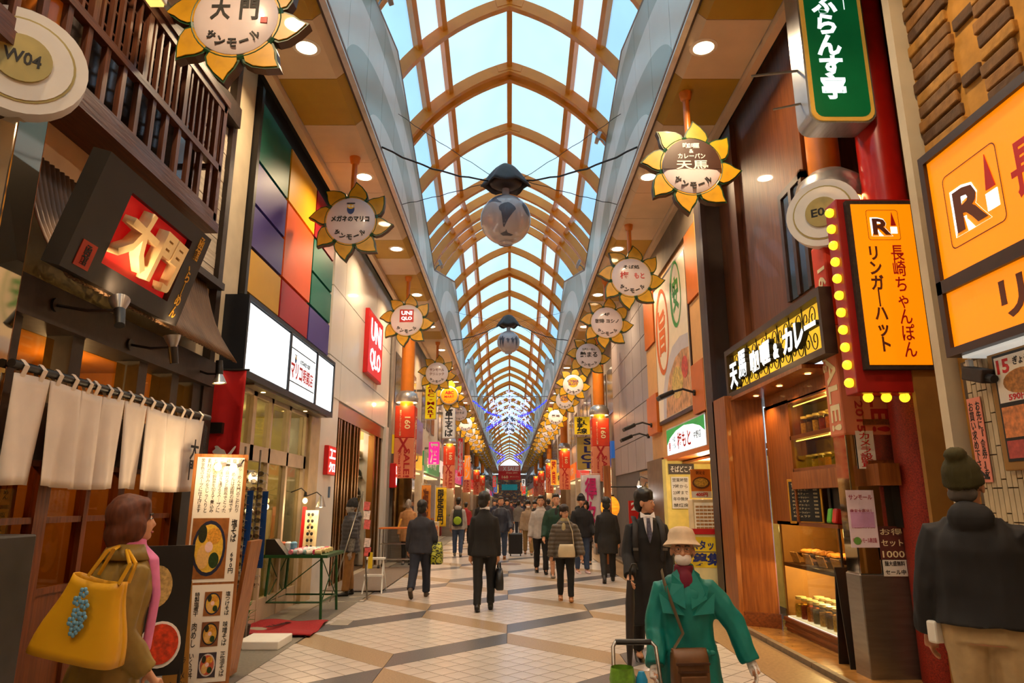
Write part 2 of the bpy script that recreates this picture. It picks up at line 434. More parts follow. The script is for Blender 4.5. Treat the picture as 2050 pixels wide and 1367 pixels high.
# ---------------------------------------------------------------- soffits
m_yel = pm('soffit_olive_yellow', (176, 138, 36), .5, var=.05, scale=3); m_bei = pm('soffit_beige', (214, 190, 158), .5, var=.05, scale=3)
def soffit_me(sgn, m):
    g = .005; xs = [(2.15, 7.12), (2.28, 7.0), (3.04, 7.0), (3.04, 7.06), (2.3, 7.06), (2.15, 7.16)]; n = len(xs)
    vs = [(sgn * x, g, z) for x, z in xs] + [(sgn * x, MOD - g, z) for x, z in xs]
    return B().add(vs, [(k, (k + 1) % n, n + (k + 1) % n, n + k) for k in range(n)] + [tuple(range(n)), tuple(range(2 * n - 1, n - 1, -1))]).mesh('soffit_panel', m)
PAT = 'YBYYBYBYBBBB'
for nm, sgn in (('ceiling_left', -1), ('ceiling_right', 1)):
    so = struct(link(nm, None)); so['label'] = 'soffit of yellow and beige panels along the %s side' % ('left' if sgn < 0 else 'right')
    me = {'Y': soffit_me(sgn, m_yel), 'B': soffit_me(sgn, m_bei)}
    for k in range(-18, 108): link('soffit_panel', me[PAT[k % 12]], so, (0, 13.66 + k * MOD, 0))
    B().bb(sgn * 3.05, sgn * 3.15, -8, 138, 6.9, 7.05).build('soffit_trim', m_bei, so)
    B().bb(sgn * 3.15, sgn * 6.0, -8, 138, 7.25, 7.3).build('soffit_gap', pm('recess_shade_dark', (40, 30, 24), .9), so)  # dark sheet above the recess, its shade put into the colour
    B().bb(sgn * 2.15, sgn * 2.6, -8, 138, 7.18, 7.22).build('soffit_back', pm('recess_shade_dark', (40, 30, 24), .9), so)
# ---------------------------------------------------------------- downlights
m_lampw = pm('downlight_lens', (255, 226, 180), .3, emit=14, var=0); m_ring = pm('downlight_ring', (235, 225, 210), .4, emit=.0)
def down_me():
    return (B().lathe([(.135, -.012), (.17, -.004), (.17, 0), (.125, 0), (.125, -.01), (.135, -.012)], n=24).mesh('ring', m_ring, 40), B().lathe([(0, -.008), (.125, -.008)], n=24).mesh('lens', m_lampw))
r_me, l_me = down_me()
ORD = ['first', 'second', 'third', 'fourth', 'fifth', 'sixth', 'seventh', 'eighth', 'ninth', 'tenth', 'eleventh', 'twelfth', 'thirteenth', 'fourteenth', 'fifteenth', 'sixteenth', 'seventeenth', 'eighteenth', 'nineteenth', 'twentieth', '21st', '22nd', '23rd', '24th', '25th', '26th']
for sgn, sx, side in ((-1, -2.49, 'left'), (1, 2.38, 'right')):
    for k in range(-3, 20):
        y = 7.33 + 3.42 * k
        t = thing('downlight', 'round recessed downlight glowing in the %s soffit, %s from the front' % (side, ORD[k] if k >= 0 else 'one behind the viewer ' + ORD[-k - 1]), 'downlight', (sx, y, 7.0), group='soffit downlights')
        link('ring', r_me, t); link('lens', l_me, t)
        if y < 52:
            lamp_point('downlight_beam', (0, 0, -.03), 62, WARM, kind='AREA', size=.24, parent=t).data.spread = math.radians(150)
# ================================================================ left side of the street
m_black = pm('black_paint', (26, 22, 20), .45, var=.2); m_char = pm('charcoal_wood', (44, 32, 26), .5, var=.25, scale=12, bump=.1)
m_wood_d = wood('dark_stained_wood', (66, 32, 20), (96, 52, 32), axis=1); m_wood_dv = wood('dark_stained_wood_upright', (74, 38, 22), (104, 58, 34), axis=2)
m_wood_r = wood('red_brown_wood', (96, 44, 18), (130, 66, 26), axis=2); m_wood_o = wood('ochre_wood_panel', (142, 84, 36), (168, 106, 50), axis=2)
m_plas = pm('cream_plaster', (206, 190, 160), .8, var=.1, scale=3); m_white = pm('white_panel', (228, 222, 214), .35, var=.03, scale=2, coat=.2)
m_wpaint = pm('white_paint', (235, 232, 226), .4, var=.04); m_ink = pm('black_ink', (24, 20, 20), .6, var=0); m_red = pm('red_enamel', (196, 18, 20), .4, var=.05)
m_redink = pm('red_ink', (206, 26, 28), .5, var=0); m_gold = pm('gold_leaf', (206, 150, 46), .35, .6); m_steel = pm('stainless_steel', (150, 146, 140), .32, .9, var=.12, scale=3, stretch=(1, 1, 8))
m_paper = pm('paper_white', (236, 228, 214), .7, var=.04); m_green = pm('dark_green_paint', (22, 74, 34), .4); m_bulb = pm('warm_bulb', (255, 205, 120), .3, emit=18, var=0)
m_orange = pm('column_orange', (226, 128, 30), .35, var=.05, coat=.3); m_silver = pm('hood_silver', (176, 172, 170), .3, .75, var=.06, scale=3)
m_bronze = pm('bronze_mirror', (176, 134, 80), .22, .9, var=.25, scale=3, stretch=(1, 6, .3)); m_cloth = pm('noren_cotton', (228, 214, 200), .85, var=.06, scale=5)
m_win = glass('shop_glass', (235, 232, 215), .2); m_win2 = glass('amber_window_glass', (240, 214, 160), .2)
def wall_seg(name, x0, x1, y0, y1, z0, z1, mat): return struct(B().bb(x0, x1, y0, y1, z0, z1).build(name, mat))
def spotlight(name, label, base, aim_from, d, group=None, lit=12, r=.07):
    """wall-mounted reflector lamp: arm from base to head, lens facing d"""
    t = thing(name, label, 'lamp', base, group=group); b0 = V(base); h = V(aim_from) - b0; d = V(d).normalized()
    B().lathe([(0, -.02), (.05, -.02), (.05, .02), (0, .02)], (0, 0, 0), 12, M.Rotation(PI / 2, 3, 'Y')).build('wall_plate', m_black, t, 40)
    B().tube([(0, 0, 0), h * .5 + V((0, 0, -.02)), h], .012, 6).build('arm', m_black, t, 40)
    B().tube([h - d * .14, h], [.035, .04], 10).build('body', m_black, t, 40)
    q = d.to_track_quat('Z', 'Y').to_matrix()
    B().lathe([(.03, 0), (r * .8, .06), (r, .10), (r * .97, .10), (r * .75, .062)], h, 16, q).build('reflector', m_silver, t, 40)
    B().lathe([(0, .085), (r * .8, .09)], h, 16, q).build('lens', m_bulb, t)
    l = lamp_point('spot_beam', h + d * .12, lit, WARM, .04, t, 'SPOT', None, 1.6); l.rotation_euler = (-d).to_track_quat('Z', 'Y').to_euler()
    return t
# ---------------------------------------------------------------- ramen shop
wl = wall_seg('wall_left', -3.9, -3.45, -9, 7.62, 3.0, 7.3, m_plas); wl['label'] = 'plastered upper wall of the ramen shop'
wall_seg('wall_left', -3.9, -3.35, -9, 2.6, 0, 3.0, m_char)
bm_ = B().bb(-3.45, -3.3, 2, 7.55, 6.02, 6.28); bm_.build('beam', m_char, wl)
B().bb(-3.46, -3.36, 7.5, 7.62, 2.9, 7.1).build('corner_post', m_char, wl)
m_plank = wood('whitewashed_plank', (176, 162, 142), (206, 194, 174), axis=1, rough=.7, coat=0)
for k in range(11):
    B().bb(-3.46, -3.42 + .004 * (k % 2), 6.5, 7.5, 4.02 + k * .18, 4.195 + k * .18).build('plank', m_plank, wl)
B().bb(-3.46, -3.3, 6.4, 7.56, 3.95, 4.03).build('ledge', m_char, wl)
# lattice bay window
bay = struct(link('window_1', None)); bay['label'] = 'projecting timber lattice window above the ramen shop'
xf = -3.12
for z, h in ((4.44, .10), (5.02, .07), (5.72, .09)): B().bb(xf - .06, xf + .01, 2.9, 6.74, z, z + h).build('rail', m_wood_d, bay)
B().bb(-3.45, xf + .03, 2.9, 6.78, 4.34, 4.44).build('sill', m_wood_d, bay); B().bb(-3.45, xf + .03, 2.9, 6.78, 5.81, 5.88).build('head_board', m_wood_d, bay)
k = 0; y = 3.0
while y < 6.7:
    B().bb(xf - .05, xf - .005, y, y + .055, 4.5, 5.05).build('slat', m_wood_dv, bay); y += .235
y = 3.0; k = 0
while y < 6.72:
    w = .07 if k % 6 == 0 else .03
    B().bb(xf - .045, xf - .005 + (.01 if k % 6 == 0 else 0), y, y + w, 5.05, 5.76).build('slat', m_wood_dv, bay); y += .118; k += 1
for z in (5.2, 5.4, 5.6): B().bb(xf - .06, xf - .045, 2.95, 6.7, z, z + .02).build('cross_lath', m_wood_dv, bay)
for z0, z1 in ((4.44, 5.05), (5.05, 5.8)): B().bb(-3.45, xf, 6.70, 6.74, z0, z0 + .06).build('end_rail', m_wood_d, bay)
B().bb(xf - .06, xf + .01, 6.68, 6.76, 4.44, 5.82).build('post', m_wood_dv, bay); B().bb(-3.45, -3.38, 6.68, 6.76, 4.44, 5.82).build('post', m_wood_dv, bay)
B().bb(-3.44, -3.40, 2.9, 6.68, 4.44, 5.82).build('window_glass', pm('dark_window', (38, 32, 30), .12, spec=.8), bay)
# tilted black sign with raised letters
sg = thing('shop_sign', 'large black framed sign with raised cream characters on red above the noren', 'sign', (-2.93, 4.14, 3.06))
f = Fr((-2.93, 4.14, 3.06), (0, 1, 0), (.25, 0, .87)); SW, SH = 1.57, .83
def on(o, p=None):
    p = p or o.parent; o.matrix_parent_inverse = world(p).inverted(); return o
on(B().rect(f, 0, SW, 0, .15, -.08, .05).rect(f, 0, SW, .70, SH, -.08, .05).rect(f, 0, .36, .15, .70, -.08, .05).rect(f, 1.30, SW, .15, .70, -.08, .05).build('frame', m_black, sg))
m_redglow = pm('backlit_red_panel', (190, 8, 14), .5, var=.15, scale=2, emit=.35)
on(B().rect(f, .36, 1.30, .15, .70, -.08, .0).build('red_panel', m_redglow, sg))
m_cream = pm('cream_letter', (238, 206, 150), .5, var=.05)
txt(f, '大', .62, .45, .42, .42, m_cream, sg, .0, .09, .025, name='raised_character', shear=.15); txt(f, '門', 1.04, .41, .36, .42, m_cream, sg, .0, .09, .025, name='raised_character', shear=.1)
txt(f, '函館、らーめん', 1.44, .42, .09, .74, m_gold, sg, .05, .004, .02, vert=True)
on(B().rect(f, .10, .26, .05, .23, .05, .056).build('seal', pm('seal_red', (170, 52, 24), .6), sg)); txt(f, '函館', .18, .14, .07, .14, m_ink, sg, .056, .003, .02, vert=True)
# corrugated awning
aw = B(); NW = 50
def awf(u, w):
    y = 4.36 + 2.96 * u; bulge = .06 * math.sin(PI * w)
    return V((-3.42 + .44 * w - bulge * .8 + .014 * math.sin(u * NW * 2 * PI), y, 4.02 - .97 * w - bulge))
aw.grid(awf, NW * 8, 6)
tag(aw.build('corrugated_awning', pm('rusty_corrugated_iron', (104, 76, 52), .45, .5, var=.3, scale=4, stretch=(1, 1, .4)), None, 60, solid=.006), 'rusty corrugated metal awning sloping out over the ramen shop front', 'awning')
# front under the awning
fr_ = struct(link('door_1', None)); fr_['label'] = 'dark timber front of the ramen shop with glazed transom and sliding doors'
B().bb(-3.5, -3.2, 2.6, 7.3, 2.78, 3.05).build('beam', m_char, fr_)
B().bb(-3.45, -3.3, 2.6, 7.3, 1.86, 2.26).build('rail', m_char, fr_)
for y in (2.62, 3.6, 4.28, 4.96, 5.9, 6.5, 7.2): B().bb(-3.46, -3.26, y, y + .14, 1.9, 2.8).build('post', m_char, fr_)
for y0, y1 in ((2.8, 3.6), (3.75, 4.28), (4.45, 4.92), (5.1, 5.88), (6.05, 6.5), (6.65, 7.18)): B().bb(-3.38, -3.37, y0, y1, 2.3, 2.74).build('transom_pane', m_win2, fr_)
for y, w in ((2.7, .1), (3.62, .12), (4.1, .07), (4.98, .14), (5.55, .06), (6.0, .1), (6.5, .08), (6.98, .3)): B().bb(-3.44, -3.36, y, y + w, 0, 1.9).build('stile', m_wood_r, fr_)
for z in (.92, 1.42, 1.82): B().bb(-3.43, -3.37, 2.7, 7.0, z, z + .045).build('door_rail', m_wood_r, fr_)
B().bb(-3.43, -3.39, 2.7, 7.0, 0, .95).build('door_panel', wood('door_panel_wood', (104, 50, 16), (128, 66, 24), axis=2), fr_)
B().bb(-3.405, -3.40, 2.7, 7.0, .95, 1.86).build('door_pane', m_win2, fr_)
B().bb(-3.44, -3.28, 7.0, 7.5, 0, 3.0).build('corner_pier', m_black, fr_)
ra = tag(B().prism([(-.12, 0), (-.07, .05), (-.07, .025), (.07, .025), (.07, .05), (.12, 0), (.07, -.05), (.07, -.025), (-.07, -.025), (-.07, -.05)], FL(4.35, .9, -3.37), 0, .006).build('arrow_plate', m_paper), 'white double-ended arrow plate on the sliding door', 'sign')
# inside: warm room with menu strips
rm = struct(link('wall_left', None)); m_int = pm('ramen_interior', (150, 112, 56), .7, var=.2, scale=2)
B().bb(-5.6, -5.5, 2.4, 7.4, 0, 3.0).bb(-5.6, -3.5, 2.3, 2.4, 0, 3.0).bb(-5.6, -3.5, 7.4, 7.5, 0, 3.0).bb(-5.6, -3.5, 2.4, 7.4, 2.95, 3.0).build('room_shell', m_int, rm)
lamp_point('room_lamp', (-4.3, 4.6, 2.6), 45, AMBER, .1, rm); lamp_point('room_lamp', (-4.3, 6.4, 2.6), 30, AMBER, .1, rm)
m_slip = pm('menu_slip', (206, 176, 104), .7, var=.08); MEN = ['塩らーめん', '味噌らーめん', '正油らーめん', '塩つけそば', 'いくら丼', '肉めし']
mb = thing('menu_strip_board', 'rows of pale paper menu strips hanging inside the ramen shop', 'menu', (-3.75, 4.3, .9))
fm = FL(4.3, .95, -3.7)
on(B().rect(fm, -.1, .95, -.05, .9, -.03, 0).build('backing', m_wood_r, mb))
for r_ in range(3):
    for c_ in range(6): on(B().rect(fm, .02 + c_ * .15, .13 + c_ * .15, .02 + r_ * .29, .28 + r_ * .29, 0, .01).build('menu_slip', m_slip, mb)); txt(fm, MEN[(c_ + r_) % 6], .075 + c_ * .15, .16 + r_ * .29, .05, .2, m_ink, mb, .01, .002, 0, vert=True)
# noren curtain
no = thing('noren_curtain', 'white cotton noren curtain hanging from a dark rod at the ramen shop', 'curtain', (-3.05, 3.0, 2.4))
on(B().tube([(-3.05, 4.1, 2.4), (-3.05, 6.92, 2.4)], .028, 12).build('rod', m_black, no, 40))
for y in (4.2, 5.4, 6.86): on(B().tube([(-3.05, y, 2.4), (-3.3, y, 2.42)], .015, 6).build('bracket', m_black, no))
ED = [4.12, 4.46, 4.80, 5.06, 5.36, 5.70, 6.05, 6.42, 6.80]
for i in range(len(ED) - 1):
    y0, y1 = ED[i] + .004, ED[i + 1] - .004; ph = i * 1.7
    def cf(u, w, y0=y0, y1=y1, ph=ph, i=i):
        dp = (1 - w) * (.035 * math.sin(u * 5.2 + ph) + .016 * math.sin(u * 11 + ph * 2)); sw = (1 - w) * .03 * math.sin(ph)
        return V((-3.04 + dp, y0 + (y1 - y0) * u + sw * .4, 1.665 + .01 * math.sin(ph + u * 2) + (2.345 - 1.665) * w))
    pn = on(B().grid(cf, 12, 12).build('noren_panel', m_cloth, no, 60, solid=.004))
    for yy in (y0 + .07, y1 - .09): on(B().tube([(-3.04, yy, 2.33), (-3.015, yy, 2.40), (-3.05, yy, 2.438), (-3.085, yy, 2.40), (-3.06, yy, 2.33)], [(.004, .024)] * 5, 6).build('loop', m_cloth, no, 40))
fn = FL(6.42, 1.66, -3.0)
txt(fn, '大門', .12, .30, .17, .38, m_ink, no, .012, .003, .02, vert=True); txt(fn, '函館らーめん', .32, .38, .065, .52, m_ink, no, .012, .003, .01, vert=True)
# wall lamps of the ramen shop
spotlight('spot_lamp', 'reflector lamp on an arm aimed up at the red sign', (-3.2, 4.62, 2.92), (-2.74, 4.62, 2.88), (-.30, .35, .8), 'ramen shop lamps', 26)
spotlight('spot_lamp', 'round reflector lamp facing upward under the sign corner', (-3.2, 5.6, 2.86), (-2.84, 5.62, 2.84), (-.15, -.1, 1), 'ramen shop lamps', 16)
spotlight('spot_lamp', 'clear bulb lamp pointing down at the end of the awning', (-3.24, 6.95, 2.9), (-3.0, 6.95, 2.86), (.1, 0, -1), 'ramen shop lamps', 22)
# menu boards standing in front
def bowl_photo(fr, x, y, w, h, par, kind=0, frame=(140, 86, 40)):
    on(B().rect(fr, x - w / 2, x + w / 2, y - h / 2, y + h / 2, .004, .007).build('photo', pm('photo_ground%d' % kind, ((150, 92, 40), (126, 76, 44), (60, 50, 60))[kind % 3], .4, var=.2, scale=20), par))
    def disc(nm, dx, dy, rx, ry, col, d, var=.15):
        on(B().prism(circle(x + dx * w, y + dy * h, rx * w, 20, ry * h), fr, .007, .007 + d).build(nm, pm(nm + '_print_%d_%d_%d' % col, col, .4, var=var, scale=60), par))
    disc('bowl_rim', 0, 0, .46, .46, ((36, 40, 66), (30, 30, 40), (210, 200, 190))[kind % 3], .001); disc('broth', .0, 0, .39, .40, ((226, 180, 60), (210, 160, 60), (200, 90, 60))[kind % 3], .002)
    disc('noodles', .12, .2, .2, .14, (214, 150, 50), .003, .3); disc('pork', -.14, -.14, .17, .2, (226, 178, 104), .004, .1); disc('greens', .16, -.2, .14, .13, (36, 62, 26), .004, .3)
    disc('seaweed', -.2, .24, .12, .15, (40, 44, 26), .0045, .3); disc('fish_cake', 0, .02, .11, .09, (240, 200, 190), .005, .05)
LINES = ['函館らーめん大門のこだわり', '塩らーめんは函館の味です', '鶏ガラ豚ガラと昆布でとった', '一面の透き通るスープに', '七種類の野菜を加えて煮込み', '素材の旨みをじっくりと', '黄金色のスープに仕上げます']
bd = thing('menu_board', 'tall white ramen menu board with handwriting and a large bowl photo', 'menu board', (-2.98, 6.3, 0))
f = Fr((-2.84, 6.30, .0), (.93, .36, 0)); BWd, BHt = .40, 1.97
on(B().rect(f, -.03, BWd + .03, .04, BHt + .03, -.035, 0).build('backing', m_wood_o, bd)); on(B().rect(f, 0, BWd, .88, BHt, 0, .004).build('sheet', m_paper, bd)); on(B().rect(f, 0, BWd, .06, .86, 0, .004).build('sheet', m_paper, bd))
for k, s_ in enumerate(LINES): txt(f, s_, BWd - .032 - k * .053, 1.72, .034, .48, m_ink, bd, .004, .002, 0, vert=True)
bowl_photo(f, .165, 1.17, .30, .52, bd, 0); txt(f, '塩そば', .36, 1.32, .05, .2, m_ink, bd, .004, .002, .02, vert=True); txt(f, '690円', .36, 1.04, .04, .18, m_ink, bd, .004, .002, .02, vert=True)
for k, yy in enumerate((.70, .45, .20)): bowl_photo(f, .24, yy, .14, .20, bd, k); txt(f, ['塩つけそば', '味噌そば', '正油そば'][k], .36, yy, .04, .2, m_ink, bd, .004, .002, .01, vert=True); txt(f, ['特製塩煮干', '肉めし', 'いくら丼'][k], .11, yy, .04, .2, m_ink, bd, .004, .002, .01, vert=True)
for s_ in (0, BWd): on(B().tube([f.p(s_, .9, -.03), f.p(s_, 0, -.32)], .015, 6).build('leg', m_wood_o, bd))
b2 = thing('rice_menu_board', 'narrow ochre wooden board listing rice bowls before the tall ramen menu', 'menu board', (-2.95, 6.0, 0))
f = Fr((-2.78, 5.96, .0), (.95, .30, 0), (-.06, 0, 1))
on(B().rect(f, 0, .19, .02, .93, -.03, 0).build('board', pm('ochre_board', (150, 104, 34), .5, var=.15), b2)); txt(f, '大門めし', .13, .62, .075, .46, m_ink, b2, 0, .002, .02, vert=True); txt(f, 'ラーメンと', .15, .2, .03, .28, m_ink, b2, 0, .002, 0, vert=True); txt(f, '各', .07, .12, .08, .08, m_ink, b2, 0, .002, .02)
for yy in (.82, .60, .38): on(B().rect(f, .02, .085, yy - .05, yy + .05, .0, .003).build('photo', pm('photo_dark', (70, 44, 34), .5), b2)); on(B().prism(circle(.052, yy, .028, 14, .035), f, .003, .006).build('bowl_print', pm('bowl_print', (224, 196, 180), .5, var=.2, scale=60), b2)); txt(f, '肉めし', .052, yy - .075, .05, .02, m_ink, b2, 0, .002, 0)
b3 = tag(B().box((-2.50, 6.78, .62), (.035, .30, 1.2), M.Rotation(.12, 3, 'Y')).build('plank_board', m_wood_o), 'plain brown wooden board leaning behind the tall ramen menu', 'board')
cl = thing('clip_lamp', 'pair of bare glowing bulbs clipped to the tall ramen menu board', 'lamp', (-2.6, 6.38, 1.9))
for dx, dz in ((-.04, -.02), (.10, -.025)): B().ell((dx, -.1, dz), (.032, .032, .036)).build('bulb', m_bulb, cl, 60); B().tube([(dx, -.1, dz), (dx + .03, -.02, dz + .03)], .018, 8).build('socket', m_silver, cl, 40)
B().tube([(-.01, -.02, 0), (.13, -.02, 0), (.13, .05, .05)], .008, 6).build('arm', m_black, cl); lamp_point('bulb_light', (.03, -.22, 0), 9, WARM, .05, cl)
# kimchi poster board and red stool beside the woman
pb = thing('food_poster_board', 'dark easel board with a photo of a red kimchi bowl', 'poster', (-2.3, 4.6, 0)); f = Fr((-2.58, 4.95, .42), (.9, .4, 0))
on(B().rect(f, 0, .36, 0, .85, -.03, 0).build('board', m_black, pb)); on(B().prism(circle(.20, .20, .13, 24, .15), f, 0, .012).build('bowl_rim', m_wpaint, pb)); on(B().prism(circle(.20, .205, .115, 24, .13), f, .012, .02).build('kimchi', pm('kimchi_print', (206, 60, 24), .4, var=.45, scale=30), pb))
on(B().prism(circle(.14, .58, .10, 20, .14), f, 0, .008).build('rice_bowl', pm('rice_print', (196, 160, 96), .5, var=.4, scale=40), pb))
for s_ in (.02, .34): on(B().tube([f.p(s_, .8, -.02), f.p(s_, -.3, -.3)], .012, 6).build('leg', m_black, pb))
on(B().tube([f.p(.02, .1, -.02), f.p(.02, -.3, .04)], .012, 6).tube([f.p(.34, .1, -.02), f.p(.34, -.3, .04)], .012, 6).build('front_legs', m_black, pb))
st = thing('drum_stool', 'red drum stool with a dark wooden top by the kimchi poster', 'stool', (-2.32, 4.86, 0)); B().lathe([(0, 0), (.13, 0), (.145, .1), (.145, .28), (.13, .33), (0, .33)], n=24).build('drum', m_red, st, 40); B().box((0, 0, .35), (.34, .3, .035)).build('top', m_char, st)
# red fabric banner on the white pier
bn = thing('red_banner', 'plain red fabric banner with a white leaping animal at the bottom', 'banner', (-3.2, 7.75, 3.0)); f = FC(-3.42, 7.72, 2.02)
on(B().grid(lambda u, w: f.p(.40 * u, 1.02 * w, .02 * math.sin(u * 7) * (1 - .5 * w)), 12, 6).build('cloth', pm('red_fabric', (196, 14, 16), .75, var=.08), bn, 60, solid=.006))
cat_ = spline([(0, .06), (.03, .1), (.02, .13), (.05, .14), (.09, .10), (.13, .08), (.16, .02), (.19, .05), (.24, .13), (.255, .12), (.21, .02), (.18, -.03), (.14, .0), (.10, -.005), (.12, -.05), (.09, -.06), (.07, -.0), (.04, .03), (.02, .03)], 3)
on(B().prism([(.11 + x, .05 + y * .8) for x, y in cat_], f, .03, .036).build('animal_emblem', m_wpaint, bn)); on(B().tube([f.p(-.03, 1.03, 0), f.p(.43, 1.03, 0)], .012, 8).build('rod', m_black, bn)); on(B().bb(-3.46, -3.22, 7.66, 7.74, 2.32, 2.44).build('bracket', m_black, bn))

# ---------------------------------------------------------------- glasses shop
w2 = wall_seg('wall_left', -3.9, -3.38, 7.62, 8.12, 0, 7.3, m_plas); w2['label'] = 'cream pier between the ramen shop and the glasses shop'
wg = wall_seg('wall_left', -3.9, -3.42, 8.12, 12.42, 3.05, 7.3, m_char); wg['label'] = 'glasses shop front clad in large coloured panels'
CP = dict(g=(4, 106, 84), p=(74, 62, 140), y=(226, 170, 20), o=(226, 92, 22), r=(168, 26, 34))
cols = [('gppy', 8.24, 9.58), ('yoor', 9.60, 11.02), ('rggp', 11.04, 12.36)]
zr = [6.92, 6.02, 5.40, 4.80, 4.18]
for seq, y0, y1 in cols:
    k = 0
    while k < 4:
        k2 = k
        while k2 + 1 < 4 and seq[k2 + 1] == seq[k] == 'o': k2 += 1
        c_ = CP[seq[k]]; B().bb(-3.42, -3.36, y0 + .02, y1 - .02, zr[k2 + 1] + .025, zr[k] - .025).build('colour_panel', pm('facade_panel_%s' % seq[k], c_, .45, var=.05, scale=2, spec=.3), wg); k = k2 + 1
B().bb(-3.44, -3.3, 8.14, 8.22, 4.1, 7.0).build('side_frame', m_black, wg)
lb = thing('light_box_sign', 'long dark light box with three glowing white panels over the glasses shop', 'sign', (-3.35, 8.0, 3.05)); m_navy = pm('navy_black_metal', (34, 38, 46), .4, .3)
m_lit = pm('lit_white_acrylic', (236, 246, 250), .4, emit=1.25, var=.02, scale=2)
on(B().bb(-3.42, -3.12, 7.78, 11.9, 3.0, 3.98).build('case', m_navy, lb)); fl = FL(7.78, 3.0, -3.12)
for i, (a, c_) in enumerate(((.06, 1.62), (1.70, 2.98), (3.06, 4.06))): on(B().rect(fl, a, c_, .10, .90, 0, .012).build('light_panel', m_lit, lb))
on(B().rect(fl, 0, 4.12, 0, .08, 0, .03).rect(fl, 0, 4.12, .92, .98, 0, .03).rect(fl, 0, .05, .08, .92, 0, .03).rect(fl, 4.07, 4.12, .08, .92, 0, .03).rect(fl, 1.63, 1.69, .08, .92, 0, .03).rect(fl, 2.99, 3.05, .08, .92, 0, .03).build('bezel', m_navy, lb))
on(B().rect(fl, 1.74, 2.94, .72, .735, .012, .016).rect(fl, 1.74, 2.94, .24, .255, .012, .016).build('rule', m_ink, lb)); txt(fl, 'マリコ', 2.03, .42, .54, .24, m_redink, lb, .012, .003, .03); txt(fl, '眼鏡店', 2.60, .42, .52, .22, m_redink, lb, .012, .003, .01); txt(fl, 'メガネのまつなが', 2.42, .60, .5, .08, m_ink, lb, .012, .003, .02)
m_owl = pm('owl_blue', (30, 66, 130), .5); m_owly = pm('owl_yellow', (236, 190, 40), .5)
def owl(fr, x, y, s, par, d=.012):
    on(B().prism(circle(x, y - .1 * s, .3 * s, 16, .42 * s), fr, d, d + .002).build('owl_body', m_owl, par)); on(B().prism(circle(x, y + .12 * s, .28 * s, 14, .2 * s), fr, d + .002, d + .004).build('owl_face', m_owly, par)); on(B().rect(fr, x - .32 * s, x + .32 * s, y + .36 * s, y + .44 * s, d, d + .004).build('owl_cap', m_ink, par))
    for q in (-1, 1): on(B().prism(circle(x + q * .12 * s, y + .14 * s, .1 * s, 12), fr, d + .004, d + .005).build('owl_eye', m_wpaint, par))
owl(fl, 1.95, .60, .13, lb)
on(B().bb(-3.3, -3.14, 8.3, 11.7, 2.975, 3.0).build('underside', m_steel, lb))
for y in (8.9, 10.8): on(B().lathe([(0, 0), (.03, 0)], (-3.24, y, 2.972), 12).build('bulb', m_bulb, lb))
# shop window wall
sf = struct(link('window_2', None)); sf['label'] = 'glazed front of the glasses shop with transom and sliding doors'; m_beigef = pm('beige_metal_frame', (196, 174, 148), .4, .1)
B().bb(-3.46, -3.36, 8.12, 11.4, 2.94, 3.06).bb(-3.46, -3.36, 8.12, 11.4, 2.10, 2.30).build('transom_rail', m_beigef, sf)
for y, w in ((8.12, .08), (8.92, .12), (9.62, .07), (10.42, .08), (11.3, .1)): B().bb(-3.46, -3.36, y, y + w, 0 if y != 8.92 else 2.1, 3.0).build('mullion', m_beigef, sf)
for y0, y1 in ((8.2, 8.92), (9.04, 11.3)): B().bb(-3.415, -3.405, y0, y1, 2.3, 2.94).build('transom_pane', m_win, sf)
for y0, y1 in ((8.2, 9.0), (9.0, 9.62), (9.69, 10.42), (10.5, 11.3)): B().bb(-3.42, -3.41, y0, y1, .3, 2.1).build('door_pane', m_win, sf)
B().bb(-3.45, -3.37, 8.2, 11.3, 0, .3).build('kick_plate', m_beigef, sf)
B().bb(-3.5, -3.3, 11.4, 11.95, 0, 3.05).build('marble_pier', pm('marble_beige', (190, 164, 122), .3, var=.15, scale=5), sf)
wn = wall_seg('wall_left', -3.9, -3.36, 11.95, 13.36, 0, 3.6, m_white); wn['label'] = 'white pier between the glasses shop and the clothing store'
ri = struct(link('wall_left', None)); m_gi = pm('glasses_interior', (206, 190, 130), .7, var=.1)
B().bb(-6.2, -6.1, 7.7, 12, 0, 3).bb(-6.2, -3.5, 7.62, 7.7, 0, 3).bb(-6.2, -3.5, 11.95, 12.0, 0, 3).bb(-6.2, -3.5, 7.7, 12, 3.0, 3.05).build('room_shell', m_gi, ri)
for y in (8.8, 10.4): lamp_point('room_lamp', (-4.4, y, 2.8), 30, (1, .86, .58), .2, ri)
m_shelf = pm('shelf_white', (220, 214, 200), .4)
for k, (x, y) in enumerate(((-4.6, 9.0), (-4.9, 10.2), (-4.2, 10.9))):
    t = thing('display_cabinet', 'tall display cabinet of eyeglasses inside the glasses shop, ' + ('by the door', 'in the middle', 'by the window end')[k], 'cabinet', (x, y, 0), group='cabinets in the glasses shop')
    B().box((0, 0, 1), (.4, .08, 2)).build('back_panel', m_shelf, t)
    for z in range(6): B().box((.0, -.12, .3 + z * .28), (.4, .22, .02)).build('shelf', m_shelf, t); B().box((.0, -.13, .345 + z * .28), (.34, .12, .05)).build('eyewear_tray', pm('eyewear_dark%d' % (z % 3), ((60, 50, 44), (80, 110, 120), (140, 80, 50))[z % 3], .3, var=.5, scale=40), t)
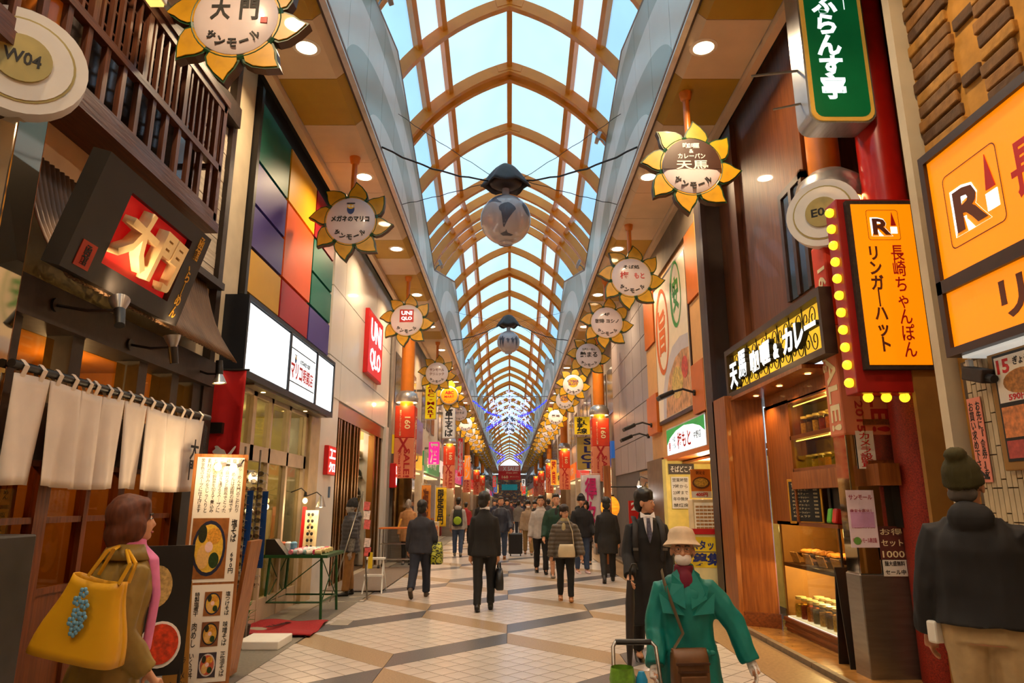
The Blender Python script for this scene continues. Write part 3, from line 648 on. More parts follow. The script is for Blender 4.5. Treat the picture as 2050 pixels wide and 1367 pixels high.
# eyeglass racks outside the door
m_lens = glass('lens_glass', (200, 196, 190), .3)
def glasses_me(col):
    b = B()
    for s_ in (-1, 1):
        b.tube([(s_ * .035 + .031 * math.cos(a), 0, .022 * math.sin(a)) for a in [2 * PI * k / 10 for k in range(11)]], .0035, 5, False)
        b.tube([(s_ * .066, 0, .008), (s_ * .07, .11, .0), (s_ * .068, .135, -.02)], .003, 5)
    b.tube([(-.006, 0, .006), (0, 0, .01), (.006, 0, .006)], .003, 5)
    return b.mesh('eyeglasses', pm('eyeglass_frame_%d' % col[0], col, .3))
gm = [glasses_me(c_) for c_ in ((40, 30, 28), (96, 54, 34), (130, 126, 122))]; lens_me = B().prism(circle(-.035, 0, .03, 12, .021), FC(0, 0, 0), -.001, .001).prism(circle(.035, 0, .03, 12, .021), FC(0, 0, 0), -.001, .001).mesh('lenses', m_lens)
WHERE = ['nearer', 'farther']
for p in range(2):
    px_, py_ = -3.07 - p * .02, 8.02 + p * .55
    t = thing('eyewear_rack', 'tall chrome pole rack of eyeglasses before the glasses shop, the %s one' % WHERE[p], 'rack', (px_, py_, 0), group='eyewear racks')
    B().tube([(0, 0, 0), (0, 0, 2.2)], .014, 8).build('pole', m_steel, t, 40); B().lathe([(0, 0), (.16, 0), (.16, .02), (0, .03)], n=16).build('base', m_steel, t, 40)
    B().box((.09, .03, 1.25), (.07, .01, .9)).build('blue_back_strip', pm('rack_blue', (16, 58, 120), .4), t)
    for k in range(15):
        z = .62 + k * .092; B().tube([(-.08, -.03, z - .03), (.08, -.03, z - .03)], .004, 5).tube([(0, 0, z - .03), (0, -.03, z - .03)], .004, 5).build('hook', m_steel, t)
        g = link('eyeglasses', gm[(k + p) % 3], None, (px_, py_ - .045, z), 0); g.rotation_euler = (0, .05 * math.sin(k * 2.1 + p), .06 * math.cos(k)); g.scale = (1.15,) * 3
        tag(g, 'eyeglasses on the %s pole rack, %s pair from the bottom' % (WHERE[p], ORD[k]), 'eyeglasses', 'eyeglasses on the pole racks'); link('lenses', lens_me, g)
# green table with accessories
tb = thing('display_table', 'dark green metal table with crossed braces outside the glasses shop', 'table', (-3.0, 10.45, 0))
B().box((0, 0, .83), (.92, .98, .04)).build('table_top', m_green, tb)
for sx in (-1, 1):
    for sy in (-1, 1): B().tube([(sx * .40, sy * .44, 0), (sx * .36, sy * .42, .82)], .02, 6).build('leg', m_green, tb)
for sy in (-1, 1): B().tube([(-.38, sy * .43, .22), (.38, sy * .43, .22)], .014, 6).build('stretcher', m_green, tb)
for sx in (-1, 1): B().tube([(sx * .38, -.43, .22), (sx * .38, .43, .22)], .014, 6).build('stretcher', m_green, tb); B().tube([(sx * .39, -.43, .2), (sx * .37, .42, .8)], .008, 6).tube([(sx * .37, -.42, .8), (sx * .39, .43, .2)], .008, 6).build('brace', m_green, tb)
B().tube([(-.39, -.44, .2), (.37, -.43, .8)], .008, 6).build('brace', m_green, tb)
pk = [(214, 120, 140), (196, 214, 226), (226, 196, 204), (150, 190, 200), (236, 226, 214), (200, 60, 100), (226, 206, 150)]
PN = ['pink', 'pale blue', 'blush', 'teal', 'white', 'magenta', 'straw']
for k in range(28):
    x, y = -.05 + .42 * ((k % 7) / 6.5) - .02, -.42 + .22 * (k // 7) + .03 * math.sin(k * 3)
    o = B().lathe([(0, -.028), (.03, -.03), (.036, -.02), (.036, .02), (.03, .03), (0, .028)], (0, 0, 0), 9, M.Rotation(PI / 2, 3, 'X') @ M.Scale(1, 3)).build('glasses_case', pm('case_%s' % PN[k % 7], pk[k % 7], .6, var=.15, scale=40), None, 40, (-3.0 + x, 10.45 + y, .886), k * 1.3)
    o.scale = (1, 1.5, 1); tag(o, '%s trinket case on the green table, %s row' % (PN[k % 7], ORD[k // 7]), 'case', 'small cases on the green table')
tag(B().add([(-3.42, 9.98, .85), (-3.42, 10.18, .85), (-3.12, 9.98, .85), (-3.12, 10.18, .85), (-3.42, 9.98, 1.06), (-3.42, 10.18, 1.06), (-3.3, 9.98, 1.06), (-3.3, 10.18, 1.06)], [(0, 1, 3, 2), (4, 6, 7, 5), (0, 2, 6, 4), (1, 5, 7, 3), (0, 4, 5, 1), (2, 3, 7, 6)]).build('cash_tray', m_black), 'black wedge-shaped box at the end of the green table', 'box')
for k, (x, c_, n_) in enumerate(((-3.3, (210, 120, 90), 'salmon printed'), (-3.22, (226, 226, 236), 'white'), (-3.14, (120, 170, 210), 'pale blue'))): tag(B().lathe([(0, 0), (.05, 0), (.045, .06), (.05, .14), (.03, .16), (0, .16)], (x, 10.36, .85), 10).build('cloth_pouch', pm('pouch%d' % k, c_, .8, var=.2, scale=20), None, 40), n_ + ' cloth pouch standing on the green table', 'pouch', 'pouches on the green table')
sd = thing('sunglasses_stand', 'upright cream card stand of round sunglasses on the green table', 'display stand', (-3.05, 10.86, .85)); B().box((0, 0, .3), (.2, .02, .6), M.Rotation(-.12, 3, 'X')).build('card', pm('card_cream', (230, 206, 160), .6), sd); B().box((-.13, .03, .32), (.06, .02, .66), M.Rotation(-.12, 3, 'X')).build('red_backing', m_red, sd)
for k in range(6):
    for q in (-1, 1): B().ell((q * .03, -.05 - .0 + (k * .0), .06 + k * .095), (.022, .008, .026)).build('dark_lens', m_ink, sd, 60)
for (x, y, z, lbl) in ((-3.12, 10.7, 1.62, 'bare glowing bulb lamp hanging over the green table'), (-2.88, 10.72, 1.56, 'cone shaped metal lamp shining on the green table')):
    t = thing('table_lamp', lbl, 'lamp', (x, y, z)); B().tube([(-.3, .25, .1), (-.1, .1, .16), (0, 0, .1)], .008, 6).build('arm', m_black, t); B().tube([(0, 0, .1), (0, 0, .03)], [.02, .028], 8).build('socket', m_black, t, 40)
    if 'cone' in lbl: B().lathe([(.025, .1), (.075, -.06), (.07, -.06), (.02, .09)], n=16).build('shade', m_silver, t, 40)
    B().ell((0, 0, -.03), (.036, .036, .042)).build('bulb', m_bulb, t, 60); lamp_point('bulb_light', (0, -.05, -.12), 7, WARM, .05, t)
# red mat, step block, plant, stickers
mt_ = B().grid(lambda u, w: V((-3.42 + .98 * u + .1 * (1 - w) * (u - .3), 8.75 + 1.1 * w + .04 * math.sin(u * 5), .022 + .012 * math.sin(u * 9 + w * 6) + .01 * math.sin(w * 11))), 20, 18)
mo = tag(mt_.build('door_mat', pm('red_carpet', (150, 24, 30), .9, var=.2, scale=50, bump=.3), None, 60, solid=.012), 'rumpled red carpet mat on the pavement outside the glasses shop', 'mat'); txt(Fr((-2.95, 9.3, .05), (.3, .95, 0), (-.95, .3, 0)), 'Welcome', 0, 0, .42, .13, pm('mat_ink', (70, 14, 18), .9), mo, 0, .003, .02)
tag(B().bb(-2.98, -2.52, 8.0, 8.5, 0.0, .09).build('step_block', m_wpaint, bevel=.01), 'white step block on the pavement beside the red mat', 'block')
pl = thing('potted_plant', 'small leafy green plant at the foot of the eyeglass racks', 'plant', (-3.15, 8.62, 0)); B().lathe([(0, 0), (.07, 0), (.09, .16), (.08, .16), (0, .14)], n=14).build('pot', m_char, pl, 40)
for k in range(16):
    a = k * 2.4; h = .22 + .03 * (k % 6); B().add([(0, 0, .14), (.07 * math.cos(a) - .02 * math.sin(a), .07 * math.sin(a) + .02 * math.cos(a), h), (.14 * math.cos(a), .14 * math.sin(a), h + .02 * (k % 3)), (.07 * math.cos(a) + .02 * math.sin(a), .07 * math.sin(a) - .02 * math.cos(a), h)], [(0, 1, 2, 3)]).build('leaf', pm('leaf_green', (70, 120, 40), .5, var=.3), pl, solid=.003)
for k, (z, h, c_, l_) in enumerate(((2.36, .07, (60, 110, 90), 'small green service sticker on the cream pier'), (2.16, .16, (226, 220, 214), 'white alarm box with a red dot on the cream pier'))):
    t = thing('pier_plate', l_, 'sign', (-3.38, 7.98, z)); B().bb(0, .02, -.05, .06, -h / 2, h / 2).build('plate', pm('sticker%d' % k, c_, .4), t)
    if k: B().lathe([(0, .025), (.035, .025)], (0, 0, 0), 16, M.Rotation(PI / 2, 3, 'Y')).build('red_dot', m_red, t)

# ---------------------------------------------------------------- clothing store
wu = struct(link('wall_left', None)); wu['label'] = 'white panelled front of the clothing store'
B().bb(-3.9, -3.40, 12.42, 19.3, 3.5, 7.3).build('backing', m_white, wu)
for y0, y1 in ((12.44, 13.35), (13.37, 16.6), (16.62, 19.28)):
    for z0, z1 in ((3.52, 4.25), (4.27, 5.6), (5.62, 7.0)): B().bb(-3.41, -3.35, y0, y1, z0, z1).build('cladding_panel', m_white, wu)
B().bb(-3.9, -3.30, 18.35, 18.75, 0, 3.55).bb(-3.9, -3.36, 18.75, 19.3, 0, 3.5).build('pier', m_white, wu)
so_ = struct(link('door_2', None)); so_['label'] = 'mirror bronze entrance of the clothing store'
B().bb(-3.5, -3.38, 13.36, 18.35, 3.2, 3.5).build('head_frame', m_bronze, so_)
for y in (13.4, 13.62, 13.8, 14.1, 14.35, 14.62, 15.0, 15.3, 15.55, 17.3, 17.75, 18.2): B().bb(-3.55, -3.40, y, y + (.10 if y < 16 else .16), 0, 3.2).build('bronze_post', m_bronze, so_)
B().bb(-3.62, -3.6, 13.36, 15.8, 0, 3.2).build('bronze_screen', m_bronze, so_); B().bb(-3.52, -3.5, 17.4, 18.3, 0, 3.2).build('curved_mirror', m_bronze, so_)
B().bb(-6.6, -6.5, 13.3, 18.6, 0, 3.5).bb(-6.5, -3.6, 18.6, 18.7, 0, 3.5).bb(-6.5, -3.6, 13.2, 13.3, 0, 3.5).bb(-6.5, -3.5, 13.3, 18.6, 3.5, 3.55).build('room_shell', pm('store_interior', (220, 186, 130), .7), so_)
for y in (14.5, 16.5, 18): lamp_point('room_lamp', (-4.6, y, 3.2), 38, (1, .80, .52), .2, so_)
cu_ = thing('clothes_shelf', 'wall shelf of folded garments inside the clothing store', 'shelf', (-5.2, 18.2, 0)); B().box((0, .3, 1.6), (2.6, .1, 3.2)).build('back_panel', m_shelf, cu_)
for z in range(6): B().box((0, .1, .3 + z * .48), (2.6, .5, .03)).build('shelf', m_shelf, cu_)
for z in range(6):
    for k in range(6):
        c_ = ((40, 44, 60), (20, 20, 24), (30, 110, 120), (226, 206, 160), (160, 150, 150), (120, 40, 44))[(k * 2 + z) % 6]
        tag(B().box((-6.25 + k * .42, 18.25, .3 + z * .48 + .115), (.34, .36, .2)).build('folded_clothes', pm('garment_%d_%d' % (c_[0], c_[1]), c_, .85, var=.2, scale=20, stretch=(1, 1, 12)), bevel=.03), 'folded garments on the store shelf, %s level up, %s pile along' % (ORD[z], ORD[k]), 'clothes', 'folded clothes in the store')
def red_sign(name, label, y0, y1, z0, z1, rows, x=-3.35, d=.1):
    t = thing(name, label, 'sign', (x, y0, z0)); w, h = y1 - y0, z1 - z0; f = FL(y0, z0, x)
    on(B().rect(f, 0, w, 0, h, 0, d).build('case', m_red, t, bevel=.01)); on(B().rect(f, .03 * w, .97 * w, .03 * h, .97 * h, d, d + .006).build('face', pm('lit_red_face', (214, 10, 22), .3, emit=.55, var=.02), t))
    for k, s_ in enumerate(rows): txt(f, s_, w / 2, h * (.72 - .45 * k), w * .72, h * .34, m_lit, t, d + .006, .008, .02)
red_sign('logo_sign', 'large square red sign with white block letters on the white store wall', 15.3, 17.05, 4.45, 5.98, ('UNI', 'QLO'))
red_sign('logo_sign', 'small lit red sign on the white pier next to the glasses shop', 12.5, 13.06, 2.05, 2.58, ('ユニ', 'クロ'), -3.36, .08)
red_sign('logo_sign', 'little red sign at the far edge of the clothing store', 18.9, 19.28, 1.95, 2.6, ('UNI', 'QLO'), -3.3, .2)
t = thing('pier_plate', 'small blue notice on the white pier below the red sign', 'sign', (-3.36, 13.0, 1.75)); B().bb(0, .015, -.05, .05, -.1, .1).build('plate', pm('notice_blue', (70, 100, 130), .5), t)
# stand with leaflets, step ladder, wire cart
ls = thing('leaflet_stand', 'slanting chrome leaflet stand beside the headless mannequin', 'stand', (-2.46, 12.0, 0))
B().tube([(-.25, .25, 0), (.1, .25, 0), (.1, -.3, 0), (-.45, -.3, 0)], .016, 6).build('base', m_steel, ls); B().tube([(.1, -.02, 0), (-.05, .0, 1.75)], .014, 6).tube([(-.45, -.28, 0), (-.05, 0, 1.75)], .01, 6).build('frame', m_steel, ls)
for k, z in enumerate((1.5, 1.36, 1.2, .9, .76)): B().box((.03 + (1.5 - z) * .06, -.03, z), (.10, .03, .15), M.Rotation(.1, 3, 'Y')).build('leaflet', pm('leaflet%d' % (k % 2), ((206, 90, 90), (220, 200, 196))[k % 2], .5, var=.3, scale=30), ls)
B().box((.13, -.03, .62), (.07, .03, .26)).build('yellow_tag', pm('tag_yellow', (226, 190, 30), .5), ls)
sl = thing('step_stool', 'white folding step stool with two treads outside the clothing store', 'step stool', (-2.42, 12.9, 0))
for s_ in (-1, 1): B().tube([(s_ * .17, -.22, 0), (s_ * .13, .05, .58)], .014, 6).build('front_leg', m_wpaint, sl); B().tube([(s_ * .17, .25, 0), (s_ * .13, .05, .58)], .012, 6).build('rear_leg', m_wpaint, sl)
B().box((0, .0, .58), (.34, .2, .03)).build('top_step', m_wpaint, sl); B().box((0, -.1, .30), (.32, .16, .03)).build('lower_step', m_wpaint, sl)
ct = thing('wire_cart', 'chrome wire cart with an orange top shelf by the clothing store', 'cart', (-2.72, 17.4, 0))
for sx in (-1, 1):
    for sy in (-1, 1): B().tube([(sx * .42, sy * .24, .06), (sx * .42, sy * .24, .95)], .014, 6).build('post', m_steel, ct); B().lathe([(0, -.02), (.05, -.02), (.05, .02), (0, .02)], (sx * .42, sy * .24, .05), 12, M.Rotation(PI / 2, 3, 'Y')).build('caster', m_black, ct, 40)
for z in (.22, .58):
    b = B()
    for k in range(9): b.tube([(-.42, -.24 + k * .06, z), (.42, -.24 + k * .06, z)], .005, 4)
    for k in range(5): b.tube([(-.42 + k * .21, -.24, z), (-.42 + k * .21, .24, z)], .006, 4)
    b.build('wire_shelf', m_steel, ct)
B().box((0, 0, .95), (.9, .52, .03)).build('orange_shelf', pm('cart_orange', (206, 110, 40), .5), ct)
tag(B().box((-2.7, 17.4, 1.07), (.02, .2, .2), M.Rotation(.3, 3, 'Y')).build('price_card', pm('card_yellow', (214, 180, 60), .6)), 'yellow card standing on the orange cart shelf', 'card')
tag(B().grid(lambda u, w: V((-3.4 + 1.1 * u, 12.95 + 4.6 * w, .02 + .003 * math.sin(9 * u))), 6, 8).build('entrance_mat', pm('mat_grey', (120, 104, 92), .95, var=.15, scale=60), solid=.012), 'long grey entrance mat before the clothing store', 'mat')
for k, y in enumerate((18.82, 18.96)): tag(B().tube([(-3.295, y, 0), (-3.295, y, 6.9)], .05, 10).build('drain_pipe', pm('pipe_grey', (140, 130, 122), .5), None, 40), 'grey vertical pipe at the end of the clothing store, %s one' % ('nearer', 'farther')[k], 'pipe', 'wall pipes')
t = thing('box_lantern', 'small white box lantern on a bracket in front of the lattice window', 'lamp', (-2.9, 4.75, 5.62)); B().box((0, 0, 0), (.14, .22, .12)).build('housing', m_wpaint, t, bevel=.01); B().box((0, 0, -.07), (.11, .18, .03)).build('lens', pm('lantern_lens', (255, 214, 110), .3, emit=1.2), t); B().tube([(0, 0, .05), (0, 0, .14), (-.3, 0, .16)], .014, 6).build('bracket', m_black, t)
# ================================================================ columns with hoods and banners
m_mirror = pm('mirror_sleeve', (206, 196, 180), .05, 1., var=.03, scale=2); m_banr = pm('banner_red_orange', (222, 62, 26), .6, var=.12, scale=3); m_banp = pm('banner_salmon', (226, 134, 96), .6, var=.06, scale=3)
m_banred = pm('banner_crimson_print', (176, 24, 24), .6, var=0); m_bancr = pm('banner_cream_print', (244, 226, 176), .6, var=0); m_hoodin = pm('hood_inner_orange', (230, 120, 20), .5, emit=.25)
m_plate = pm('number_plate_gold', (176, 158, 96), .4, .3); m_glow = pm('hood_lens', (255, 214, 140), .3, emit=10, var=0)
def street_column(x, y, side, code, near, zt=7.0, label='', banner=True):
    t = thing('street_column', label, 'column', (x, y, 0), group='arcade columns'); s_ = .26; dp = .13 if near else .26; oy = -.14 if near else 0; sx = 1 if side == 'L' else -1
    B().tube([(0, .05 if near else 0, 0), (0, .05 if near else 0, zt)], .17 if near else .19, 20).build('pole', m_orange, t, 40)
    B().box((0, oy, .46), (2 * s_ + .02, 2 * dp + .02, .92)).build('steel_base', m_steel, t, bevel=.01); mz = 2.28 if banner else 4.2; B().box((0, oy, (.92 + mz) / 2), (2 * s_, 2 * dp, mz - .92)).build('mirror_sleeve', m_mirror, t, bevel=.01)
    if banner: B().box((0, oy, 2.75), (2 * s_ + .03, 2 * dp + .03, 1.1)).build('banner_lower', m_banp, t, bevel=.02); B().box((0, oy, 3.75), (2 * s_ + .03, 2 * dp + .03, .9)).build('banner_upper', m_banr, t, bevel=.02)
    # hood
    zh = (4.8 if near else 4.42) if banner else 4.52; dz = -.32 if banner else -.24; hr = .38 if near else .33
    lh = B().lathe([(.0, hr * .82), (hr * .5, hr * .74), (hr * .85, hr * .45), (hr, .0), (hr * .96, -.10), (hr * .90, -.10), (hr * .93, 0), (hr * .6, hr * .5)], (0, 0, zh), 24).build('lamp_hood', m_silver, t, 50)
    B().lathe([(.2, -.04), (hr * .92, -.06)], (0, 0, zh), 20).build('hood_lining', m_hoodin, lh); B().lathe([(.20, -.075), (.30, -.075)], (0, 0, zh), 20).build('lamp_lens', m_glow, lh)
    for a in ((-1, -1), (1, -1)) if near else ((0, -1),): lamp_point('hood_light', (a[0] * .24, a[1] * .36, zh - .2), 14 if near else 9, AMBER, .06, t)
    if near:
        n = V((sx * .62, -.78, 0)); q = Fr(V((x, y, zh + dz)) + n * .44, (-n.y, n.x, 0))
        nd = on(B().prism(circle(0, 0, .36, 32), q, -.12, .0).build('number_disc', m_wpaint, t, 40)); on(B().prism(circle(0, 0, .29, 32), q, 0, .006).build('disc_groove', m_plate, nd)); on(B().prism(circle(0, 0, .275, 32), q, .006, .012).build('disc_inner', m_wpaint, nd)); on(B().prism(circle(0, 0, .16, 28), q, .012, .03).build('number_plate', m_plate, nd)); txt(q, code, 0, 0, .2, .09, m_ink, nd, .03, .003, .02)
    if not banner: return t
    f = FC(x, y + oy - dp - .017, 0)
    for k, (s, yy, w, xx, m) in enumerate((('X', 3.12, .36, -.02, m_banred), ('SALE!', 2.62, .78, .09, m_banred), ("X'mas 2015", 2.6, .74, -.10, m_banred), ('160', 3.72, .34, .08, m_bancr), ('東京ディズニーリゾートご招待', 3.72, .72, -.12, m_bancr))): txt(f, s, xx, yy, w if s != 'X' else .3, {0: .4, 1: .17, 2: .08, 3: .16, 4: .05}[k], m, t, 0, .003, .02, r=-PI / 2 if s != 'X' else 0)
    f2 = Fr((x + sx * (s_ + .017), y + oy, 0), (0, sx, 0))
    txt(f2, 'SALE!', .05 if not near else .03, 2.7, .9, .2, m_bancr if near else m_banred, t, 0, .003, .02, r=-PI / 2); txt(f2, "X'mas 2015", -.13 if not near else -.09, 3.3, .9, .09, m_bancr, t, 0, .003, .02, r=-PI / 2); txt(f2, '160', .05, 3.75, .36, .16, m_bancr, t, 0, .003, .02, r=-PI / 2)
    return t
street_column(3.5, 6.9, 'R', 'E04', True, label='orange street column with number plate E04 beside the curry shop')
street_column(-3.34, 4.12, 'L', 'W04', True, banner=False, label='mirrored street column with number plate W04 at the left edge')
for k, y in enumerate((19.3, 33.6, 47.6, 61.6, 75)): street_column(-2.92, y, 'L', '', False, label='orange street column with sale banner, %s beyond the clothing store' % ORD[k])
for k, y in enumerate((22.2, 36.8, 50.7, 64, 77)): street_column(2.92, y, 'R', '', False, label='orange street column with sale banner, %s beyond the noodle shop' % ORD[k])
# notices on the near right column
fcol = FC(3.5, 6.62, 0)
def notice(name, label, fr, x, y, w, h, col, lines, ink=None, cat='notice', r=0, vert=False, hs=.6):
    t = thing(name, label, cat, fr.p(x, y)); on(B().rect(fr, x - w / 2, x + w / 2, y - h / 2, y + h / 2, .002, .008).build('sheet', pm('sheet_%d_%d_%d' % col, col, .6, var=.05), t))
    n = len(lines)
    for k, s in enumerate(lines): txt(fr, s, x if not vert else x + w * (.5 - (k + .5) / n), y + (h * (.5 - (k + .5) / n) if not vert else 0), w * .85 if not vert else w / n * .7, h / n * hs if not vert else h * .9, ink or m_ink, t, .008, .002, .01, vert=vert)
    return t
notice('camera_notice', 'white notice with red vertical characters on the mirrored column', fcol, -.08, 2.06, .17, .36, (236, 226, 214), ['カメラ設置'], m_redink, vert=True)
fs_ = Fr((3.235, 6.7, 0), (0, -1, 0)); fq = FC(3.3, 6.6, 0)
t = notice('flyer', 'pale pink flyer with printed lines taped to the mirrored column', fq, .0, 1.42, .26, .52, (238, 214, 222), ['サンモール', '歳末大売出し', '中野区第二小学校跡', '中野サンモール商店街'], pm('magenta_ink', (170, 40, 70), .6), hs=.35)
on(B().rect(fq, -.11, .11, 1.34, 1.48, .008, .010).build('pink_block', pm('pink_print', (214, 160, 200), .6), t)); on(B().prism(circle(-.07, 1.22, .035, 14), fq, .008, .011).build('green_badge', pm('badge_green', (110, 160, 70), .5), t))
notice('brown_poster', 'dark brown food poster low on the mirrored column', fcol, .06, 1.2, .24, .3, (96, 44, 34), ['お得', 'セット', '1000'], m_bancr)
notice('price_slip', 'white price slip hanging under the brown poster', fcol, .06, .98, .22, .15, (230, 222, 210), ['麺大盛無料', 'セール中'])
# ---------------------------------------------------------------- champon restaurant (nearest on the right)
m_or = pm('lit_orange_acrylic', (250, 138, 4), .35, emit=.8, var=.03, scale=1.5); m_brn = pm('dark_brown_frame', (54, 30, 22), .4, var=.15); m_brnink = pm('brown_print', (104, 46, 18), .6, var=0)
wr = wall_seg('wall_right', 3.55, 4.2, -9, 5.36, 0, 7.3, pm('ochre_stucco', (196, 138, 50), .85, var=.18, scale=6, bump=.3)); wr['label'] = 'ochre stucco wall with stacked bricks above the champon restaurant'
for cx_, y0 in ((0, 5.02), (1, 4.32)):
    for k in range(22):
        c_ = ((150, 102, 44), (92, 62, 32), (176, 124, 46), (120, 84, 44))[(k * 7 + cx_ * 3) % 4]
        B().box((3.545, y0 + .02 * math.sin(k * 2.1), 4.2 + k * .122), (.05 + .012 * (k % 3), .5 - .16 * cx_, .102), M.Rotation(.02 * math.sin(k), 3, 'X')).build('brick', pm('brick_%d' % c_[0], c_, .8, var=.25, scale=12, bump=.4), wr, bevel=.012)
for y, z, w in ((4.62, 4.75, .2), (4.6, 5.25, .24), (4.66, 5.6, .2), (4.6, 5.95, .2)): B().box((3.545, y, z), (.05, w, .1)).build('brick', pm('brick_92', (92, 62, 32), .8, bump=.4), wr, bevel=.012)
B().bb(3.42, 3.6, 5.3, 5.40, 0, 7.2).build('corner_strip', m_plas, wr)
rs = thing('light_box_sign', 'big orange light box sign with R emblem over the champon restaurant', 'sign', (3.3, 5.0, 2.62)); f = FRt(5.0, 2.62, 3.3)
on(B().rect(f, 0, 3.4, 0, 1.62, -.25, -.01).build('case', m_brn, rs))
uf = on(B().rect(f, .06, 3.34, .58, 1.55, -.01, .0).build('upper_face', m_or, rs)); lf = on(B().rect(f, .06, 3.34, .06, .48, -.01, .0).build('lower_face', m_or, rs))
on(B().rect(f, 0, 3.4, .48, .58, -.01, .03).rect(f, 0, 3.4, 0, .06, -.01, .03).rect(f, 0, 3.4, 1.55, 1.62, -.01, .03).rect(f, 0, .06, .06, 1.55, -.01, .03).build('frame', m_brn, rs))
def ring_outline(b, poly, inner, fr, d0, d1):
    n = len(poly); vs = [fr.p(*p, d1) for p in poly] + [fr.p(*p, d1) for p in inner]; b.add(vs, [(k, (k + 1) % n, n + (k + 1) % n, n + k) for k in range(n)])
    return b
def r_emblem(fr, x, y, s, par, d=0.):
    b = B(); ring_outline(b, roundrect(x - .5 * s, x + .5 * s, y - .5 * s, y + .5 * s, .08 * s), roundrect(x - .485 * s, x + .485 * s, y - .485 * s, y + .485 * s, .07 * s), fr, d, d + .004); on(b.build('emblem_border', m_brnink, par))
    txt(fr, 'R', x - .06 * s, y - .06 * s, .66 * s, .62 * s, m_lit, par, d + .002, .003, .10, name='emblem_letter'); txt(fr, 'R', x - .06 * s, y - .06 * s, .56 * s, .54 * s, m_brnink, par, d + .006, .003, .03, name='emblem_letter')
    on(B().prism([(x + .24 * s, y - .02 * s), (x + .40 * s, y - .02 * s), (x + .30 * s, y + .42 * s)], fr, d, d + .006).build('red_hat', m_redink, par)); on(B().rect(fr, x + .22 * s, x + .42 * s, y - .28 * s, y - .06 * s, d, d + .004).build('white_house', m_lit, par))
r_emblem(f, .50, 1.06, .58, uf); txt(f, '長崎ちゃんぽん', 1.98, 1.06, 2.2, .40, m_redink, uf, 0, .003, .02); txt(f, 'リンガーハット', 1.80, .27, 2.4, .30, m_brnink, lf, 0, .003, .03)
on(B().bb(3.32, 3.55, 2.0, 4.9, 2.595, 2.615).build('lit_underside', pm('lit_soffit_white', (230, 232, 224), .5, emit=.5), rs))
m_tl = pm('wall_tile_beige', (186, 166, 130), .4, var=.12, scale=5)
wt = wall_seg('wall_right', 3.50, 3.54, -2, 5.2, 0, 2.62, pm('tile_joint_dark', (96, 78, 58), .8)); wt['label'] = 'beige vertical mosaic tile wall of the champon restaurant'
tile_v = B().box((0, 0, 0), (.02, .046, .226)).mesh('tile', m_tl); n_ = 0
for i in range(22):
    for j in range(11):
        link('tile', tile_v, wt, (3.495, 5.12 - i * .0525, .14 + j * .235 + (.06 if i % 3 == 1 else 0)))
bt = B()
for i in range(22, 120):
    for j in range(11): bt.box((3.495, 5.12 - i * .0525, .14 + j * .235 + (.06 if i % 3 == 1 else 0)), (.02, .046, .226))
stuff(bt.build('wall_tiles', m_tl, wt))
pf = thing('menu_poster_frame', 'wooden framed dumpling poster on the beige tile wall', 'poster', (3.47, 4.3, 2.0)); f = FRt(4.83, 1.78, 3.47)
on(B().rect(f, 0, 1.3, 0, .86, 0, .025).build('frame', pm('ochre_frame', (150, 106, 36), .5), pf, bevel=.01)); on(B().rect(f, .06, 1.24, .06, .80, .025, .03).build('backing', m_ink, pf)); on(B().rect(f, .08, .55, .46, .78, .03, .034).build('sheet', m_paper, pf)); on(B().rect(f, .08, .55, .22, .43, .03, .034).build('orange_sheet', pm('print_orange', (214, 130, 70), .5, var=.4, scale=25), pf)); on(B().rect(f, .08, .55, .08, .2, .03, .034).build('red_sheet', pm('print_red', (180, 70, 60), .5, var=.3, scale=25), pf))
txt(f, '15', .16, .71, .12, .1, m_redink, pf, .034, .002, .03); txt(f, 'ぎょうざ', .36, .73, .2, .06, m_ink, pf, .034, .002, .02); on(B().prism(circle(.32, .59, .18, 20, .085), f, .034, .037).build('dumplings', pm('print_dumpling', (176, 116, 50), .5, var=.5, scale=40), pf)); txt(f, '590円', .26, .49, .18, .05, m_redink, pf, .034, .002, .03)
on(B().rect(f, .6, 1.2, .08, .78, .03, .034).build('menu_sheet', m_paper, pf))
for k in range(9): txt(f, ['長崎ちゃんぽん', '皿うどん', '野菜たっぷりちゃんぽん'][k % 3], .9, .72 - k * .075, .5, .035, m_ink, pf, .034, .002, 0)
tp = notice('ticket_notice', 'salmon vertical notice with an arrow on the beige tile wall', FRt(5.1, 2.02, 3.48), 0.02, .0, .15, .62, (230, 140, 116), ['お先に『食券』を', 'お買い求め下さい'], m_ink, vert=True)
f = FRt(5.1, 2.02, 3.48); on(B().prism([(-.04, -.20), (.04, -.26), (.035, -.235), (.075, -.29), (.015, -.285), (.025, -.27), (-.055, -.225)], f, .008, .012).build('arrow', m_ink, tp))
cc = thing('cctv_camera', 'dark surveillance camera under the orange sign box', 'camera', (3.42, 4.98, 2.5)); B().tube([(0, 0, .1), (0, 0, 0)], .025, 8).build('mount', m_wpaint, cc); B().box((-.02, -.1, -.03), (.10, .22, .1), M.Rotation(.3, 3, 'X')).build('body', m_char, cc, bevel=.01); B().tube([(-.02, -.2, -.07), (-.02, -.26, -.09)], .03, 10).build('lens', m_ink, cc)
rc = thing('red_column', 'thick red round column between the champon restaurant and the curry shop', 'column', (3.84, 6.47, 0)); B().tube([(0, 0, 3.9), (0, 0, 7.2)], .2, 24).build('upper_shaft', pm('red_gloss', (196, 26, 16), .3, coat=.4), rc, 40); B().tube([(0, 0, 0), (0, 0, 3.9)], .215, 24).build('perforated_sleeve', pm('perforated_red', (140, 36, 20), .5, var=.5, scale=90), rc, 40)
B().box((.06, -.22, 3.0), (.2, .1, .9)).build('red_box', m_red, rc)
